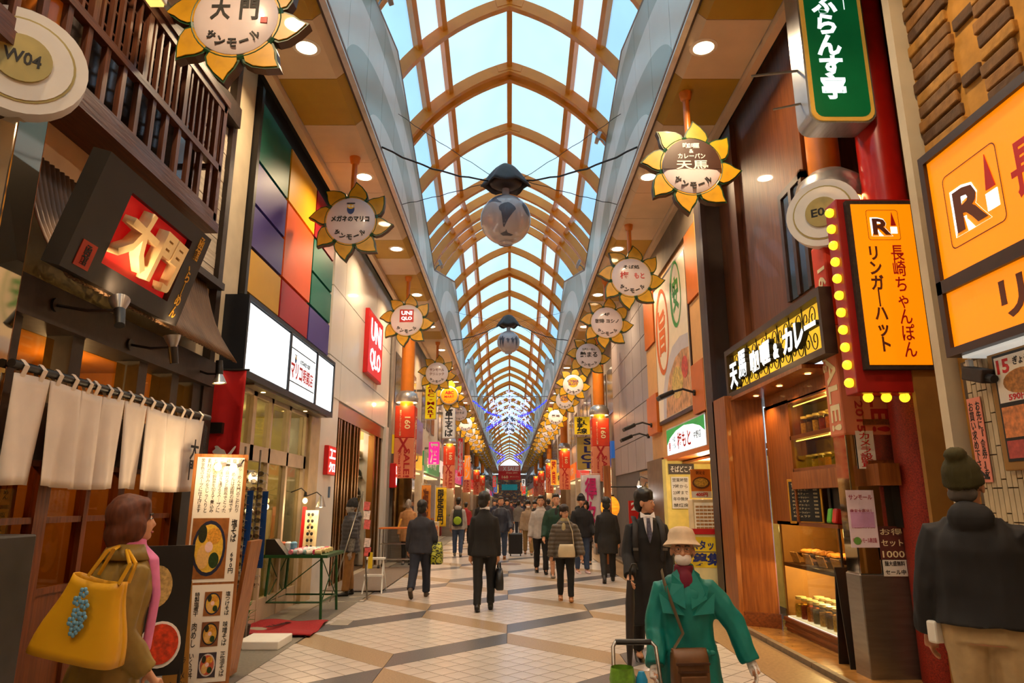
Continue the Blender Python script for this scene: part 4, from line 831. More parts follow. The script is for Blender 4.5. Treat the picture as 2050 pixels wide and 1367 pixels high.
# projecting champon board with bulbs
cb = thing('bulb_sign', 'projecting orange and red board edged with round yellow bulbs', 'sign', (3.15, 6.0, 2.7)); f = FC(3.15, 6.0, 2.66)
on(B().bb(3.1, 3.86, 6.02, 6.24, 2.52, 4.38).build('case', pm('red_case', (160, 20, 16), .4, coat=.2), cb, bevel=.01)); on(B().rect(f, .02, .66, .06, 1.68, -.02, .03).build('frame', pm('worn_black_frame', (50, 40, 34), .6, var=.5, scale=30), cb)); cf_ = on(B().rect(f, .06, .62, .10, 1.64, .03, .036).build('face', m_or, cb))
r_emblem(f, .34, 1.43, .30, cf_, .036); txt(f, 'リンガーハット', .22, .72, .12, 1.0, m_brnink, cf_, .036, .003, .03, vert=True); txt(f, '長崎ちゃんぽん', .44, .70, .12, 1.06, m_redink, cf_, .036, .003, .01, vert=True)
m_yb = pm('yellow_bulb', (255, 206, 40), .25, emit=1.6, var=.3, scale=60)
for k in range(11): on(B().ell((3.075, 6.1, 2.62 + k * .165), (.045, .045, .045), 10, 7).build('bulb', m_yb, cb, 60))
for k in range(4): on(B().ell((3.24 + k * .165, 6.12, 2.49), (.045, .045, .045), 10, 7).build('bulb', m_yb, cb, 60))
on(B().bb(3.4, 3.5, 6.24, 6.62, 3.0, 3.2).build('bracket', m_brn, cb))
# green curry sign
gs = thing('vertical_sign', 'green vertical curry sign with white brush characters', 'sign', (3.05, 6.2, 5.3)); f = FC(3.04, 6.2, 5.3)
on(B().prism(roundrect(0, .68, 0, 1.95, .12), f, -.3, -.01).build('case', pm('brushed_aluminium', (176, 182, 190), .35, .6, var=.1, scale=4, stretch=(14, 1, 1)), gs, 40)); on(B().prism(roundrect(.02, .66, .02, 1.93, .11), f, -.01, .004).build('rim', pm('rim_gold', (236, 176, 70), .4, emit=.25), gs)); on(B().prism(roundrect(.06, .62, .06, 1.89, .09), f, .004, .01).build('face', pm('lit_green_acrylic', (14, 104, 52), .3, emit=.35, var=.25, scale=1.2), gs))
txt(f, 'ふらんす亭', .27, .88, .27, 1.25, m_lit, gs, .01, .004, .04, vert=True); txt(f, 'カレー', .48, 1.52, .10, .42, m_lit, gs, .01, .004, .01, vert=True); on(B().tube([(3.1, 6.35, 6.0), (2.6, 6.5, 6.03)], .014, 8).tube([(3.1, 6.35, 5.62), (2.8, 6.5, 5.63)], .012, 8).build('stay_rod', m_steel, gs)); on(B().bb(3.4, 3.5, 6.45, 6.9, 5.6, 5.7).build('bracket', m_steel, gs))
# ---------------------------------------------------------------- curry shop
m_wc = wood('curry_wood', (126, 66, 20), (156, 88, 32), axis=2, scale=2.4); m_wc2 = wood('curry_wood_dark', (92, 46, 18), (114, 62, 26), axis=2, scale=2.4); m_wh = wood('curry_wood_moulding', (104, 50, 16), (136, 72, 26), axis=1)
wc = struct(link('wall_right', None)); wc['label'] = 'warm timber front of the curry shop'
B().bb(3.38, 4.3, 7.2, 10.0, 3.62, 7.3).bb(4.08, 4.3, 5.36, 7.2, 0, 7.3).build('upper_cladding', m_wc2, wc); B().bb(3.30, 3.40, 9.25, 9.98, 3.62, 7.1).build('cladding_board', m_wc2, wc)
B().bb(3.02, 3.5, 10.0, 10.42, 0, 7.0).build('dark_pier', pm('brown_steel', (62, 44, 34), .5, var=.12), wc); B().bb(2.98, 3.06, 9.92, 10.02, 0, 6.9).build('dark_edge', m_brn, wc)
B().bb(3.34, 3.42, 7.2, 7.28, 3.9, 5.3).bb(3.34, 3.42, 7.8, 7.88, 3.9, 5.2).bb(3.34, 3.42, 7.2, 7.88, 5.2, 5.28).bb(3.34, 3.42, 7.5, 7.58, 3.9, 5.2).build('window_frame', m_brn, wc); B().bb(3.36, 3.375, 7.25, 7.85, 3.9, 5.2).build('window_pane', pm('dark_window', (38, 32, 30), .12, spec=.8), wc)
B().bb(3.05, 3.9, 7.0, 9.95, 2.93, 2.975).build('soffit', m_wc, wc)
B().box((3.2, 9.3, 1.5), (.5, .05, 3.0), M.Rotation(-.6, 3, 'Z')).build('side_panel', m_wc, wc); B().box((3.0, 9.62, 1.5), (.06, .5, 3.0)).build('side_panel', m_wc, wc); B().bb(2.98, 3.4, 9.5, 9.98, 0, 3.0).build('side_panel', m_wc, wc)
B().box((3.2, 9.27, .10), (.52, .04, .2), M.Rotation(-.6, 3, 'Z')).build('skirting', m_wh, wc)
B().bb(3.42, 3.6, 6.4, 9.1, 2.76, 2.96).bb(3.42, 3.6, 8.35, 9.15, 1.30, 2.8).bb(3.40, 3.6, 6.4, 8.4, 1.72, 1.92).build('front_boards', m_wc, wc)
for k, (z, d) in enumerate(((0.02, .0), (.07, .02), (.11, .01), (.15, .03))): B().bb(3.44 - d, 4.2, 7.36 - d, 9.05, z, z + .045).build('moulding', m_wh, wc)
B().bb(4.5, 4.6, 6.0, 9.6, 0, 3.0).bb(3.5, 4.6, 9.1, 9.15, 0, 3.0).bb(3.6, 4.5, 6.0, 6.05, 0, 3.0).build('room_shell', pm('curry_interior', (150, 104, 40), .7), wc)
sgc = thing('curry_sign', 'lit filigree sign with glowing white characters over the curry shop', 'sign', (3.1, 9.5, 3.0)); f = FRt(9.55, 2.98, 3.07); SWc = 3.06
on(B().rect(f, 0, SWc, 0, .07, -.13, 0).rect(f, 0, SWc, .60, .68, -.13, 0).rect(f, 0, .08, .07, .6, -.13, 0).rect(f, SWc - .06, SWc, .07, .6, -.13, 0).build('frame', pm('brown_steel', (62, 44, 34), .5), sgc)); on(B().rect(f, .06, SWc - .05, .05, .62, -.13, -.11).build('lit_back', pm('lit_amber_panel', (255, 196, 50), .5, emit=.8, var=.12, scale=3), sgc))
for k in range(8):
    b = B(); cx_ = .25 + k * .345
    for q in range(2):
        for s_ in (-1, 1):
            pts = []
            for i in range(26):
                a = i / 25 * 2.6 * PI; r_ = .13 * (1 - i / 30); pts.append(f.p(cx_ + s_ * (.085 - r_ * math.cos(a) * .62), .21 + q * .25 + s_ * r_ * math.sin(a) * .9 * (1 if q else -1), -.06))
            b.tube(pts, .006, 4)
    b.tube([f.p(cx_ - .17, .07, -.06), f.p(cx_ - .17, .6, -.06)], .008, 4); on(b.build('scrollwork', m_ink, sgc))
for s, x, y, w, h in (('天', .38, .27, .30, .34), ('馬', .74, .36, .30, .36), ('咖', 1.20, .30, .30, .28), ('喱', 1.56, .32, .30, .28), ('&', 1.90, .28, .16, .18), ('カ', 2.24, .32, .26, .28), ('レ', 2.54, .32, .22, .28), ('ー', 2.82, .34, .26, .05)):
    txt(f, s, x, y, w, h, m_lit, sgc, .012, .006, .03, name='lit_character'); txt(f, s, x, y, w * 1.04, h * 1.04, m_ink, sgc, -.05, .06, .035, name='character_side')
lamp_point('sign_glow', (-.2, -1.3, .3), 6, AMBER, .1, sgc)
for k, y in enumerate((8.9, 8.1, 7.3)):
    t = thing('mini_downlight', 'tiny downlight in the timber soffit of the curry shop, %s from the dark pier' % ORD[k], 'downlight', (3.24, y, 2.925), group='curry shop downlights'); B().lathe([(0, 0), (.035, 0)], n=14).build('lens', m_bulb, t); B().lathe([(.035, -.004), (.05, 0)], n=14).build('ring', m_gold, t); lamp_point('beam', (0, 0, -.03), 26, AMBER, .03, t, 'SPOT', (0, 0, 0), 2.2)
# display cabinets
m_jar = glass('jar_glass', (245, 240, 225), .25); m_lid = pm('jar_lid', (226, 200, 140), .4)
def jar_parts(): return (B().lathe([(0, 0), (.058, 0), (.062, .02), (.062, .13), (.045, .155), (.045, .17)], n=14).mesh('glass', m_jar, 40), B().lathe([(0, .165), (.05, .165), (.05, .19), (0, .192)], n=14).mesh('lid', m_lid, 40))
jg, jl = jar_parts(); SP = [((206, 120, 30), 'orange'), ((150, 40, 16), 'dark red'), ((220, 180, 60), 'yellow'), ((120, 86, 40), 'brown'), ((196, 150, 70), 'tan'), ((90, 84, 40), 'olive')]
fill = [B().lathe([(0, .004), (.055, .004), (.055, .12), (0, .125)], n=12).mesh('spice', pm('spice_%d' % k, c_, .8, var=.35, scale=60), 40) for k, (c_, n_) in enumerate(SP)]
def jar(x, y, z, k, label, s=1.):
    t = thing('spice_jar', label, 'jar', (x, y, z), group='spice jars'); t.scale = (s,) * 3; link('glass', jg, t); link('lid', jl, t); link('spice', fill[k % 6], t)
dc = thing('display_case', 'lit glass counter case of the curry shop with timber base', 'display case', (3.42, 8.2, .17)); m_cw = pm('case_base_lit', (250, 240, 220), .5, emit=1.0)
on(B().bb(3.44, 4.15, 7.40, 8.98, .19, .21).build('white_base', m_cw, dc)); on(B().bb(3.44, 4.15, 7.4, 8.98, .80, .84).build('middle_shelf', m_char, dc)); on(B().bb(3.42, 4.2, 7.36, 9.02, 1.30, 1.34).build('top_board', m_wh, dc))
on(B().bb(3.425, 3.43, 7.38, 9.0, .21, 1.3).build('front_glass', m_win, dc)); on(B().bb(3.43, 4.15, 7.375, 7.38, .21, 1.3).build('end_glass', m_win, dc)); on(B().bb(3.42, 3.44, 7.36, 7.38, .19, 1.3).build('corner_bead', m_ink, dc)); on(B().bb(4.15, 4.17, 7.4, 9.0, .2, 1.3).build('back_panel', pm('curry_interior', (150, 104, 40), .7), dc))
for y in (7.8, 8.6): lamp_point('case_lamp', (.33, y - 8.2, .57), 32, (1, .74, .36), .06, dc); lamp_point('case_lamp', (.18, y - 8.2, 1.07), 14, (1, .7, .3), .06, dc)
for r_ in range(2):
    for k in range(9): jar(3.56 + r_ * .22, 7.52 + k * .165, .212, k + r_ * 2, 'spice jar in the lit case, %s row, %s from the column' % (('front', 'back')[r_], ORD[k]), 1.25)
for k in range(4):
    y = 7.62 + k * .36; tr = thing('bread_tray', 'dark tray of fried curry buns in the case, %s from the column' % ORD[k], 'tray', (3.68, y, .92), group='trays in the case'); B().lathe([(0, 0), (.12, 0), (.16, .05), (.155, .05), (.11, .01), (0, .01)], n=18).build('tray', m_char, tr, 40); B().box((-.2, 0, -.0), (.01, .2, .12), M.Rotation(-.3, 3, 'Y')).build('price_card', pm('card_kraft', (214, 160, 90), .6, var=.3, scale=25), tr)
    for i in range(5): a = i * 1.26; tag(B().ell((3.68 + .07 * math.cos(a), y + .07 * math.sin(a), .975), (.06, .06, .04), 10, 7).build('curry_bun', pm('bun_crust', (206, 136, 50), .7, var=.25, scale=40, bump=.4), None, 60), 'golden fried bun heaped on the dark trays in the lit case', 'bun', 'curry buns in the case')
us = thing('upper_cabinet', 'lit wall cabinet of spice jars above the curry shop counter', 'cabinet', (3.42, 8.2, 1.92)); 
on(B().bb(3.42, 3.75, 6.6, 8.38, 1.92, 1.96).bb(3.42, 3.75, 6.6, 8.38, 2.30, 2.35).bb(3.42, 3.75, 6.6, 8.38, 2.74, 2.78).build('shelf', m_wh, us)); on(B().bb(3.73, 3.75, 6.6, 8.38, 1.96, 2.74).build('back_panel', pm('cabinet_back', (150, 120, 30), .5), us)); on(B().bb(3.42, 3.425, 6.6, 8.36, 1.96, 2.74).build('front_glass', m_win, us))
on(B().bb(3.46, 3.47, 6.7, 8.3, 2.70, 2.71).bb(3.46, 3.47, 6.7, 8.3, 2.28, 2.29).build('light_strip', pm('light_strip', (255, 214, 90), .4, emit=6, var=0), us)); lamp_point('cabinet_lamp', (.18, -.6, .74), 5, (1, .78, .25), .05, us); lamp_point('cabinet_lamp', (.18, -.6, .33), 4, (1, .78, .25), .05, us)
for r_ in range(2):
    for k in range(10): jar(3.56, 6.72 + k * .165, 1.962 + r_ * .39, k + r_, 'spice jar in the wall cabinet, %s shelf, %s from the column' % (('lower', 'upper')[r_], ORD[k]), 1.15 if r_ else .8)
ck = thing('menu_chalkboard', 'black drinks chalkboard in a gilt frame at the curry shop', 'chalkboard', (3.36, 8.3, 1.32)); f = Fr((3.38, 8.5, 1.32), (.38, -.92, 0))
on(B().rect(f, 0, .52, 0, .52, -.02, 0).build('frame', m_gold, ck, bevel=.006)); on(B().rect(f, .03, .49, .03, .49, 0, .004).build('slate', m_ink, ck)); txt(f, 'Take Out DRINK', .26, .445, .38, .045, m_bancr, ck, .004, .002, .02)
for k in range(8): txt(f, ['ブレンドコーヒー', 'アイスティー', 'マンゴーラッシー', 'カフェラテ'][k % 4], .2, .39 - k * .043, .26, .024, m_bancr, ck, .004, .002, 0); txt(f, '¥300', .43, .39 - k * .043, .06, .022, m_bancr, ck, .004, .002, 0)
cw = struct(B().bb(3.62, 3.68, 6.5, 7.9, 1.34, 1.72).bb(3.6, 3.64, 7.86, 7.92, 1.34, 1.72).bb(3.6, 3.64, 7.4, 7.45, 1.34, 1.72).build('window_3', m_black)); cw['label'] = 'dark serving hatch of the curry shop'
for k, (c_, n_) in enumerate((((90, 190, 60), 'green'), ((200, 40, 30), 'red'))): tag(B().box((3.5, 7.62 - k * .12, 1.42), (.1, .1, .16), M.Rotation(.2, 3, 'Y')).build('snack_packet', pm('packet%d' % k, c_, .4), bevel=.02), n_ + ' snack packet on the curry shop counter', 'packet')
ab = thing('a_frame_board', 'black folding pavement board leaning behind the mirrored column', 'board', (3.5, 7.15, 0)); B().box((0, -.12, .5), (.5, .03, 1.0), M.Rotation(-.24, 3, 'X')).build('front_panel', m_black, ab); B().box((0, .12, .5), (.5, .03, 1.0), M.Rotation(.24, 3, 'X')).build('rear_panel', m_black, ab)
ab.location = (3.33, 7.12, 0); ab.scale = (.4, .5, .95)
# ---------------------------------------------------------------- noodle shop with the tall poster
m_opan = pm('orange_panel', (214, 110, 30), .45, var=.05); m_cpan = pm('cream_orange_panel', (226, 168, 100), .5, var=.05); m_conc = pm('grey_concrete', (124, 108, 88), .8, var=.15, scale=3)
wq = struct(link('wall_right', None)); wq['label'] = 'orange and cream panelled front of the noodle shop'
B().bb(3.2, 3.8, 10.4, 15.4, 2.44, 6.25).build('backing', m_cpan, wq); B().bb(3.15, 3.8, 10.4, 15.4, 6.25, 7.1).build('concrete_band', m_conc, wq)
B().bb(3.1, 3.2, 10.42, 10.72, 2.4, 6.3).build('cream_edge', m_cpan, wq)
for y0, y1 in ((10.75, 11.5), (14.35, 15.35)):
    B().bb(3.12, 3.2, y0, y1, 4.95, 6.2).build('orange_panel', m_opan, wq); B().bb(3.15, 3.2, y0, y1, 3.85, 4.93).build('cream_panel', m_cpan, wq); B().bb(3.1, 3.2, y0, y1, 3.0, 3.83).build('orange_panel', m_opan, wq)
tpst = thing('noodle_poster', 'tall framed poster with orange and green brush characters over a noodle bowl', 'poster', (3.1, 14.3, 3.1)); f = FRt(14.3, 3.12, 3.14); PW, PH = 2.75, 2.95
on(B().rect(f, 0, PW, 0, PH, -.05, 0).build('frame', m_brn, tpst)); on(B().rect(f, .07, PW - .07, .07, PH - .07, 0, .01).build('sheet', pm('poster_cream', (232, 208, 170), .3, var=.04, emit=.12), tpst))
m_po, m_pg = pm('brush_orange', (222, 104, 30), .5, var=.1), pm('brush_green', (60, 150, 60), .5, var=.1)
for cx_, cy_, s_, m, ch in ((.72, 1.85, 1., m_po, '旨'), (1.95, 2.28, .72, m_pg, '安')):
    b = B(); ring_outline(b, circle(cx_, cy_, .58 * s_, 28, .9 * s_), circle(cx_ + .04, cy_, .46 * s_, 28, .8 * s_), f, .01, .016); on(b.build('brush_ring', m, tpst)); txt(f, ch, cx_, cy_, .62 * s_, .95 * s_, m, tpst, .01, .004, .03)
bw = [(.5, .08), (.55, .6), (.9, 1.05), (1.5, 1.35), (2.1, 1.42), (PW - .08, 1.35), (PW - .08, .08)]
on(B().prism(bw, f, .010, .013).build('bowl_print', pm('bowl_grey_print', (206, 196, 196), .4, var=.05), tpst)); bi = [(.75, .08), (.85, .5), (1.15, .85), (1.7, 1.1), (2.2, 1.15), (PW - .08, 1.1), (PW - .08, .08)]
on(B().prism(bi, f, .013, .016).build('noodles_print', pm('noodle_print', (206, 150, 96), .4, var=.5, scale=7), tpst)); on(B().prism(circle(1.75, .62, .42, 20, .3), f, .016, .019).build('toppings_print', pm('topping_print', (214, 180, 90), .4, var=.45, scale=14), tpst)); on(B().prism(circle(2.35, .8, .22, 16, .2), f, .016, .019).build('red_topping', pm('topping_red', (206, 70, 50), .4, var=.3, scale=14), tpst))
us2 = thing('light_box_sign', 'white light box with green arc and red brush characters of the noodle shop', 'sign', (3.1, 13.6, 2.45)); f = FRt(13.62, 2.43, 3.12); m_lg = pm('lit_green_print', (20, 140, 60), .4, emit=.7)
on(B().rect(f, 0, 2.75, 0, .54, -.1, 0).build('case', m_alu, us2)); uf2 = on(B().rect(f, .04, 2.71, .03, .51, 0, .008).build('face', m_lit, us2)); on(B().prism([(.04, .51), (.04, .22), (.3, .34), (.8, .44), (1.4, .48), (2.0, .44), (2.45, .36), (2.71, .26), (2.71, .51)], f, .008, .012).build('green_arc', m_lg, us2))
txt(f, '梅もと', 1.35, .24, .95, .30, m_redink, uf2, .008, .003, .02); txt(f, '中野店', 2.25, .24, .45, .13, m_ink, uf2, .008, .003, .0); txt(f, 'そば\nうどん', .62, .24, .26, .22, m_ink, us2, .008, .003, 0); txt(f, '❀', .26, .2, .16, .2, m_redink, us2, .008, .003, 0)
for y, z, l_ in ((11.3, 3.35, 'black arm floodlight below the noodle poster, nearer the curry shop'), (14.9, 3.2, 'black arm floodlight at the far edge of the noodle poster'), (15.3, 3.0, 'black arm floodlight lowest beside the grey panel wall')):
    t = thing('floodlight', l_, 'lamp', (3.1, y, z), group='poster floodlights'); B().tube([(0, 0, 0), (-.2, 0, .06), (-.42, 0, 0)], .02, 8).build('arm', m_black, t, 40); B().box((-.5, 0, -.05), (.26, .3, .08), M.Rotation(-.4, 3, 'Y')).build('head', m_black, t, bevel=.02); B().lathe([(0, -.03), (.05, -.03), (.05, .02), (0, .02)], (0, 0, 0), 12, M.Rotation(PI / 2, 3, 'Y')).build('wall_plate', m_black, t)
# entrance recess
B().bb(3.1, 3.9, 10.4, 13.9, 2.36, 2.44).build('lintel', m_opan, wq); B().bb(3.06, 4.2, 13.6, 13.9, 0, 2.4).build('side_wall', pm('pale_yellow_wall', (232, 214, 120), .6), wq); B().bb(4.2, 4.25, 10.4, 13.7, 0, 2.4).build('back_wall', pm('pale_yellow_wall', (232, 214, 120), .6), wq); B().bb(3.06, 3.22, 13.9, 15.4, 0, 2.44).build('pier', pm('brown_stone', (110, 84, 62), .5, var=.2), wq); B().bb(3.4, 4.2, 10.4, 13.6, 2.3, 2.34).build('recess_ceiling', m_cpan, wq)
lamp_point('recess_lamp', (3.5, 12.3, 2.2), 30, (1, .85, .55), .15, wq)
tm = thing('ticket_machine', 'meal ticket machine with rows of buttons under the bowl posters', 'ticket machine', (3.4, 12.1, 0)); f = FC(3.1, 11.9, 0)
m_mach = pm('machine_cream', (230, 206, 160), .4)
on(B().rect(f, 0, .7, 0, 1.62, -.3, 0).build('cabinet', m_mach, tm, bevel=.01)); on(B().rect(f, .03, .67, .98, 1.56, 0, .01).build('button_panel', pm('machine_panel', (236, 216, 176), .3, emit=.2), tm))
bme = B().box((0, 0, 0), (.056, .014, .034)).mesh('button', pm('button_amber', (206, 150, 90), .4, var=.4, scale=8))
for r_ in range(9):
    for k in range(9): o = link('button', bme, tm); o.matrix_parent_inverse = world(tm).inverted(); o.location = f.p(.075 + k * .067, 1.03 + r_ * .058, .012)
on(B().rect(f, .2, .4, .86, .93, 0, .01).build('screen', m_navy, tm)); on(B().rect(f, .1, .62, .5, .56, 0, .06).build('tray_lip', m_alu, tm)); on(B().rect(f, .45, .62, .62, .78, 0, .02).build('coin_plate', m_alu, tm))
for k, (pr, nm_) in enumerate((('400円', '朝定食'), ('370円', 'かき揚げ'))):
    t = thing('price_poster', '%s bowl poster priced %s above the ticket machine' % (('orange', 'yellow')[k], pr), 'poster', f.p(.15 + k * .36, 1.8)); x = .17 + k * .36
    on(B().rect(f, x - .17, x + .17, 1.64, 2.12, -.02, 0).build('sheet', pm('poster_orange%d' % k, ((214, 120, 36), (226, 180, 90))[k], .5), t)); on(B().rect(f, x - .17, x + .17, 1.64, 1.75, 0, .003).build('price_band', m_paper, t)); txt(f, pr, x, 1.695, .2, .07, m_redink, t, .003, .002, .03); txt(f, nm_, x, 2.06, .16, .06, m_brnink, t, 0, .002, .01)
    on(B().prism(circle(x, 1.89, .15, 20, .1), f, 0, .004).build('bowl', pm('bowl_brown', (110, 66, 40), .4), t)); on(B().prism(circle(x, 1.895, .12, 20, .075), f, .004, .007).build('food', pm('food_yellow', (224, 170, 70), .4, var=.5, scale=40), t))
sw = notice('notice_sheet', 'notice sheet with yellow strips on the pale wall of the noodle shop', FC(3.12, 13.58, 0), .2, 1.75, .34, .6, (214, 216, 222), ['営業時間', '7時から', '23時まで', '年中無休', '禁煙席']); notice('arched_plaque', 'dark arched plaque with white brush lettering in the noodle shop entrance', FC(3.12, 13.58, 0), .24, 2.2, .5, .2, (70, 60, 54), ['そばどころ'], m_wpaint)
sb = thing('recruitment_board', 'yellow recruitment sandwich board with blue lettering before the noodle shop', 'board', (3.0, 10.9, 0)); f = Fr((2.68, 10.7, 0), (.97, -.2, 0), (0, .08, 1)); on(B().rect(f, 0, .58, .05, 1.15, -.04, 0).build('panel', pm('board_pale', (226, 210, 150), .5), sb)); on(B().rect(f, .03, .55, .62, 1.06, 0, .004).build('yellow_sheet', pm('sheet_yellow', (236, 200, 30), .5), sb)); on(B().rect(f, -.01, .59, 1.1, 1.18, -.05, .02).build('red_top', m_red, sb))
m_bink = pm('blue_ink', (30, 40, 110), .5); txt(f, 'スタッフ', .29, .94, .46, .14, m_bink, sb, .004, .003, .03); txt(f, '募集', .29, .74, .44, .18, m_bink, sb, .004, .003, .04); on(B().rect(f, .05, .52, .84, .85, .004, .007).build('rule', m_bink, sb))
for s_ in (.03, .55): on(B().tube([f.p(s_, 1.1, -.03), f.p(s_, 0.02, -.4)], .014, 6).tube([f.p(s_, .1, -.02), f.p(s_, 0, 0)], .014, 6).build('leg', m_alu, sb))
# ---------------------------------------------------------------- grey panel building
wp = struct(link('wall_right', None)); wp['label'] = 'grey metal panel wall beyond the noodle shop'; m_gp = pm('grey_metal_panel', (150, 140, 140), .45, var=.05, scale=2)
B().bb(3.3, 3.9, 15.4, 21.5, 0, 7.2).build('backing', pm('panel_joint', (96, 88, 86), .7), wp)
for i in range(5):
    for j in range(6): B().bb(3.27, 3.31, 15.45 + i * 1.2, 16.62 + i * 1.2, 2.35 + j * .8, 3.13 + j * .8).build('panel', m_gp, wp)
B().bb(3.26, 3.3, 15.6, 17.4, .2, 2.3).build('window_pane', pm('dim_yellow_glass', (110, 90, 40), .15, emit=.1), wp)
for k, (y, z) in enumerate(((16.4, 2.0), (15.8, 1.85))):
    t = thing('bulb_lamp', 'bright white bulb on a curved arm by the red 2F sign, %s' % ('upper', 'lower')[k], 'lamp', (3.25, y, z)); B().tube([(0, 0, .1), (-.16, 0, .16), (-.2, 0, .05)], .012, 6).build('arm', m_black, t); B().lathe([(.02, .06), (.05, -.03), (.07, -.06)], (-.2, 0, 0), 14).build('shade', m_silver, t, 40); B().ell((-.2, 0, -.06), (.05, .05, .05)).build('bulb', pm('white_bulb', (255, 240, 214), .3, emit=14, var=0), t, 60); lamp_point('light', (-.26, -.1, -.14), 8, WHITE, .05, t)
fl2 = thing('floor_sign', 'red sign reading 2F with a white circle beside the grey panel wall', 'sign', (2.6, 15.5, .6)); f = FC(2.58, 15.2, .62); on(B().rect(f, 0, .62, -.6, .98, -.06, 0).build('panel', m_red, fl2)); on(B().prism(circle(.36, .42, .26, 28), f, 0, .006).build('white_disc', m_wpaint, fl2)); txt(f, '2F', .18, .86, .26, .17, m_wpaint, fl2, 0, .005, .04); txt(f, '居酒屋', .36, .42, .34, .14, m_redink, fl2, .006, .003, .03)

t = thing('utility_box', 'dark steel utility box beside the ramen shop door at the left edge', 'box', (-2.82, 3.72, 0)); B().box((0, 0, .7), (.46, .34, 1.4)).build('cabinet', pm('dark_steel', (70, 66, 64), .4, .7, var=.2, scale=4), t, bevel=.012); B().box((0, -.175, .72), (.38, .01, 1.2)).build('door', pm('dark_steel', (70, 66, 64), .4, .7), t)
# ================================================================ sunflower signs under the soffits
m_pet = pm('petal_yellow', (214, 158, 22), .4, var=.18, scale=5, coat=.2); m_petg = pm('petal_edge_green', (24, 74, 40), .4); m_pets = pm('petal_side_brown', (84, 52, 20), .5); m_disc = pm('sign_disc_white', (228, 214, 216), .3, var=.03, coat=.4)
def petal_mesh():
    P = [(.36, -.15), (.44, -.17), (.52, -.13), (.60, -.04), (.67, .08), (.58, .10), (.50, .14), (.42, .155), (.34, .13)]
    c = V((.47, .0)); inner = [tuple(c + (V(p) - c) * .86) for p in P]; b = B(); f0 = FC(0, 0, 0); n = len(P); d = .05
    vs = [f0.p(*p, d) for p in P] + [f0.p(*p, d) for p in inner] + [f0.p(*p, -d) for p in P] + [f0.p(*inner[k], d + .012) for k in range(n)]
    b.add(vs, [], 0)
    for k in range(n):
        q = (k + 1) % n; b.f.append((k, q, n + q, n + k)); b.m.append(1); b.f.append((k, 2 * n + k, 2 * n + q, q)); b.m.append(2); b.f.append((n + k, n + q, 3 * n + q, 3 * n + k)); b.m.append(0)
    b.f.append(tuple(range(3 * n, 4 * n))); b.m.append(0); b.f.append(tuple(range(3 * n - 1, 2 * n - 1, -1))); b.m.append(2)
    return b.mesh('petal', [m_pet, m_petg, m_pets])
pet_me = petal_mesh(); RX_ = M.Rotation(PI / 2, 3, 'X')
disc_me = B().lathe([(0, .10), (.20, .098), (.33, .088), (.385, .065), (.395, .03), (.395, -.06), (0, -.06)], n=36, R=RX_).mesh('disc', m_disc, 40)
rim_me = B().lathe([(.39, -.06), (.43, -.06), (.43, .055), (.41, .065), (.39, .055)], n=36, R=RX_).mesh('disc_rim', m_petg, 40)
pole_me = B().tube([(0, 0, .42), (0, 0, 1.0), (0, 0, 1.02), (0, 0, 1.12)], [.045, .045, .07, .09], 12).mesh('hanger_pole', m_orange, 40)
arc_b = B()
def arc_lettering(mat):
    out = B(); f0 = FC(0, 0, 0)
    for ch, a in zip('サンモール', (-134, -112, -90, -68, -46)):
        me, asp = glyphs(ch, .03); t = math.radians(a); m = f0.mat(.285 * math.cos(t), .285 * math.sin(t), .094, t + PI / 2) @ M.Diagonal((.085 * min(1, asp), .085 if ch != 'ー' else .02, .006, 1))
        out.add([m @ v.co for v in me.vertices], [tuple(p.vertices) for p in me.polygons])
    return out.mesh('arc_lettering', mat)
arc_me = arc_lettering(m_ink)
m_brown = pm('sign_brown', (66, 36, 22), .4); m_sorange = pm('sign_orange', (240, 150, 24), .4, emit=.3); m_sblue = pm('sign_navy', (28, 30, 90), .4)
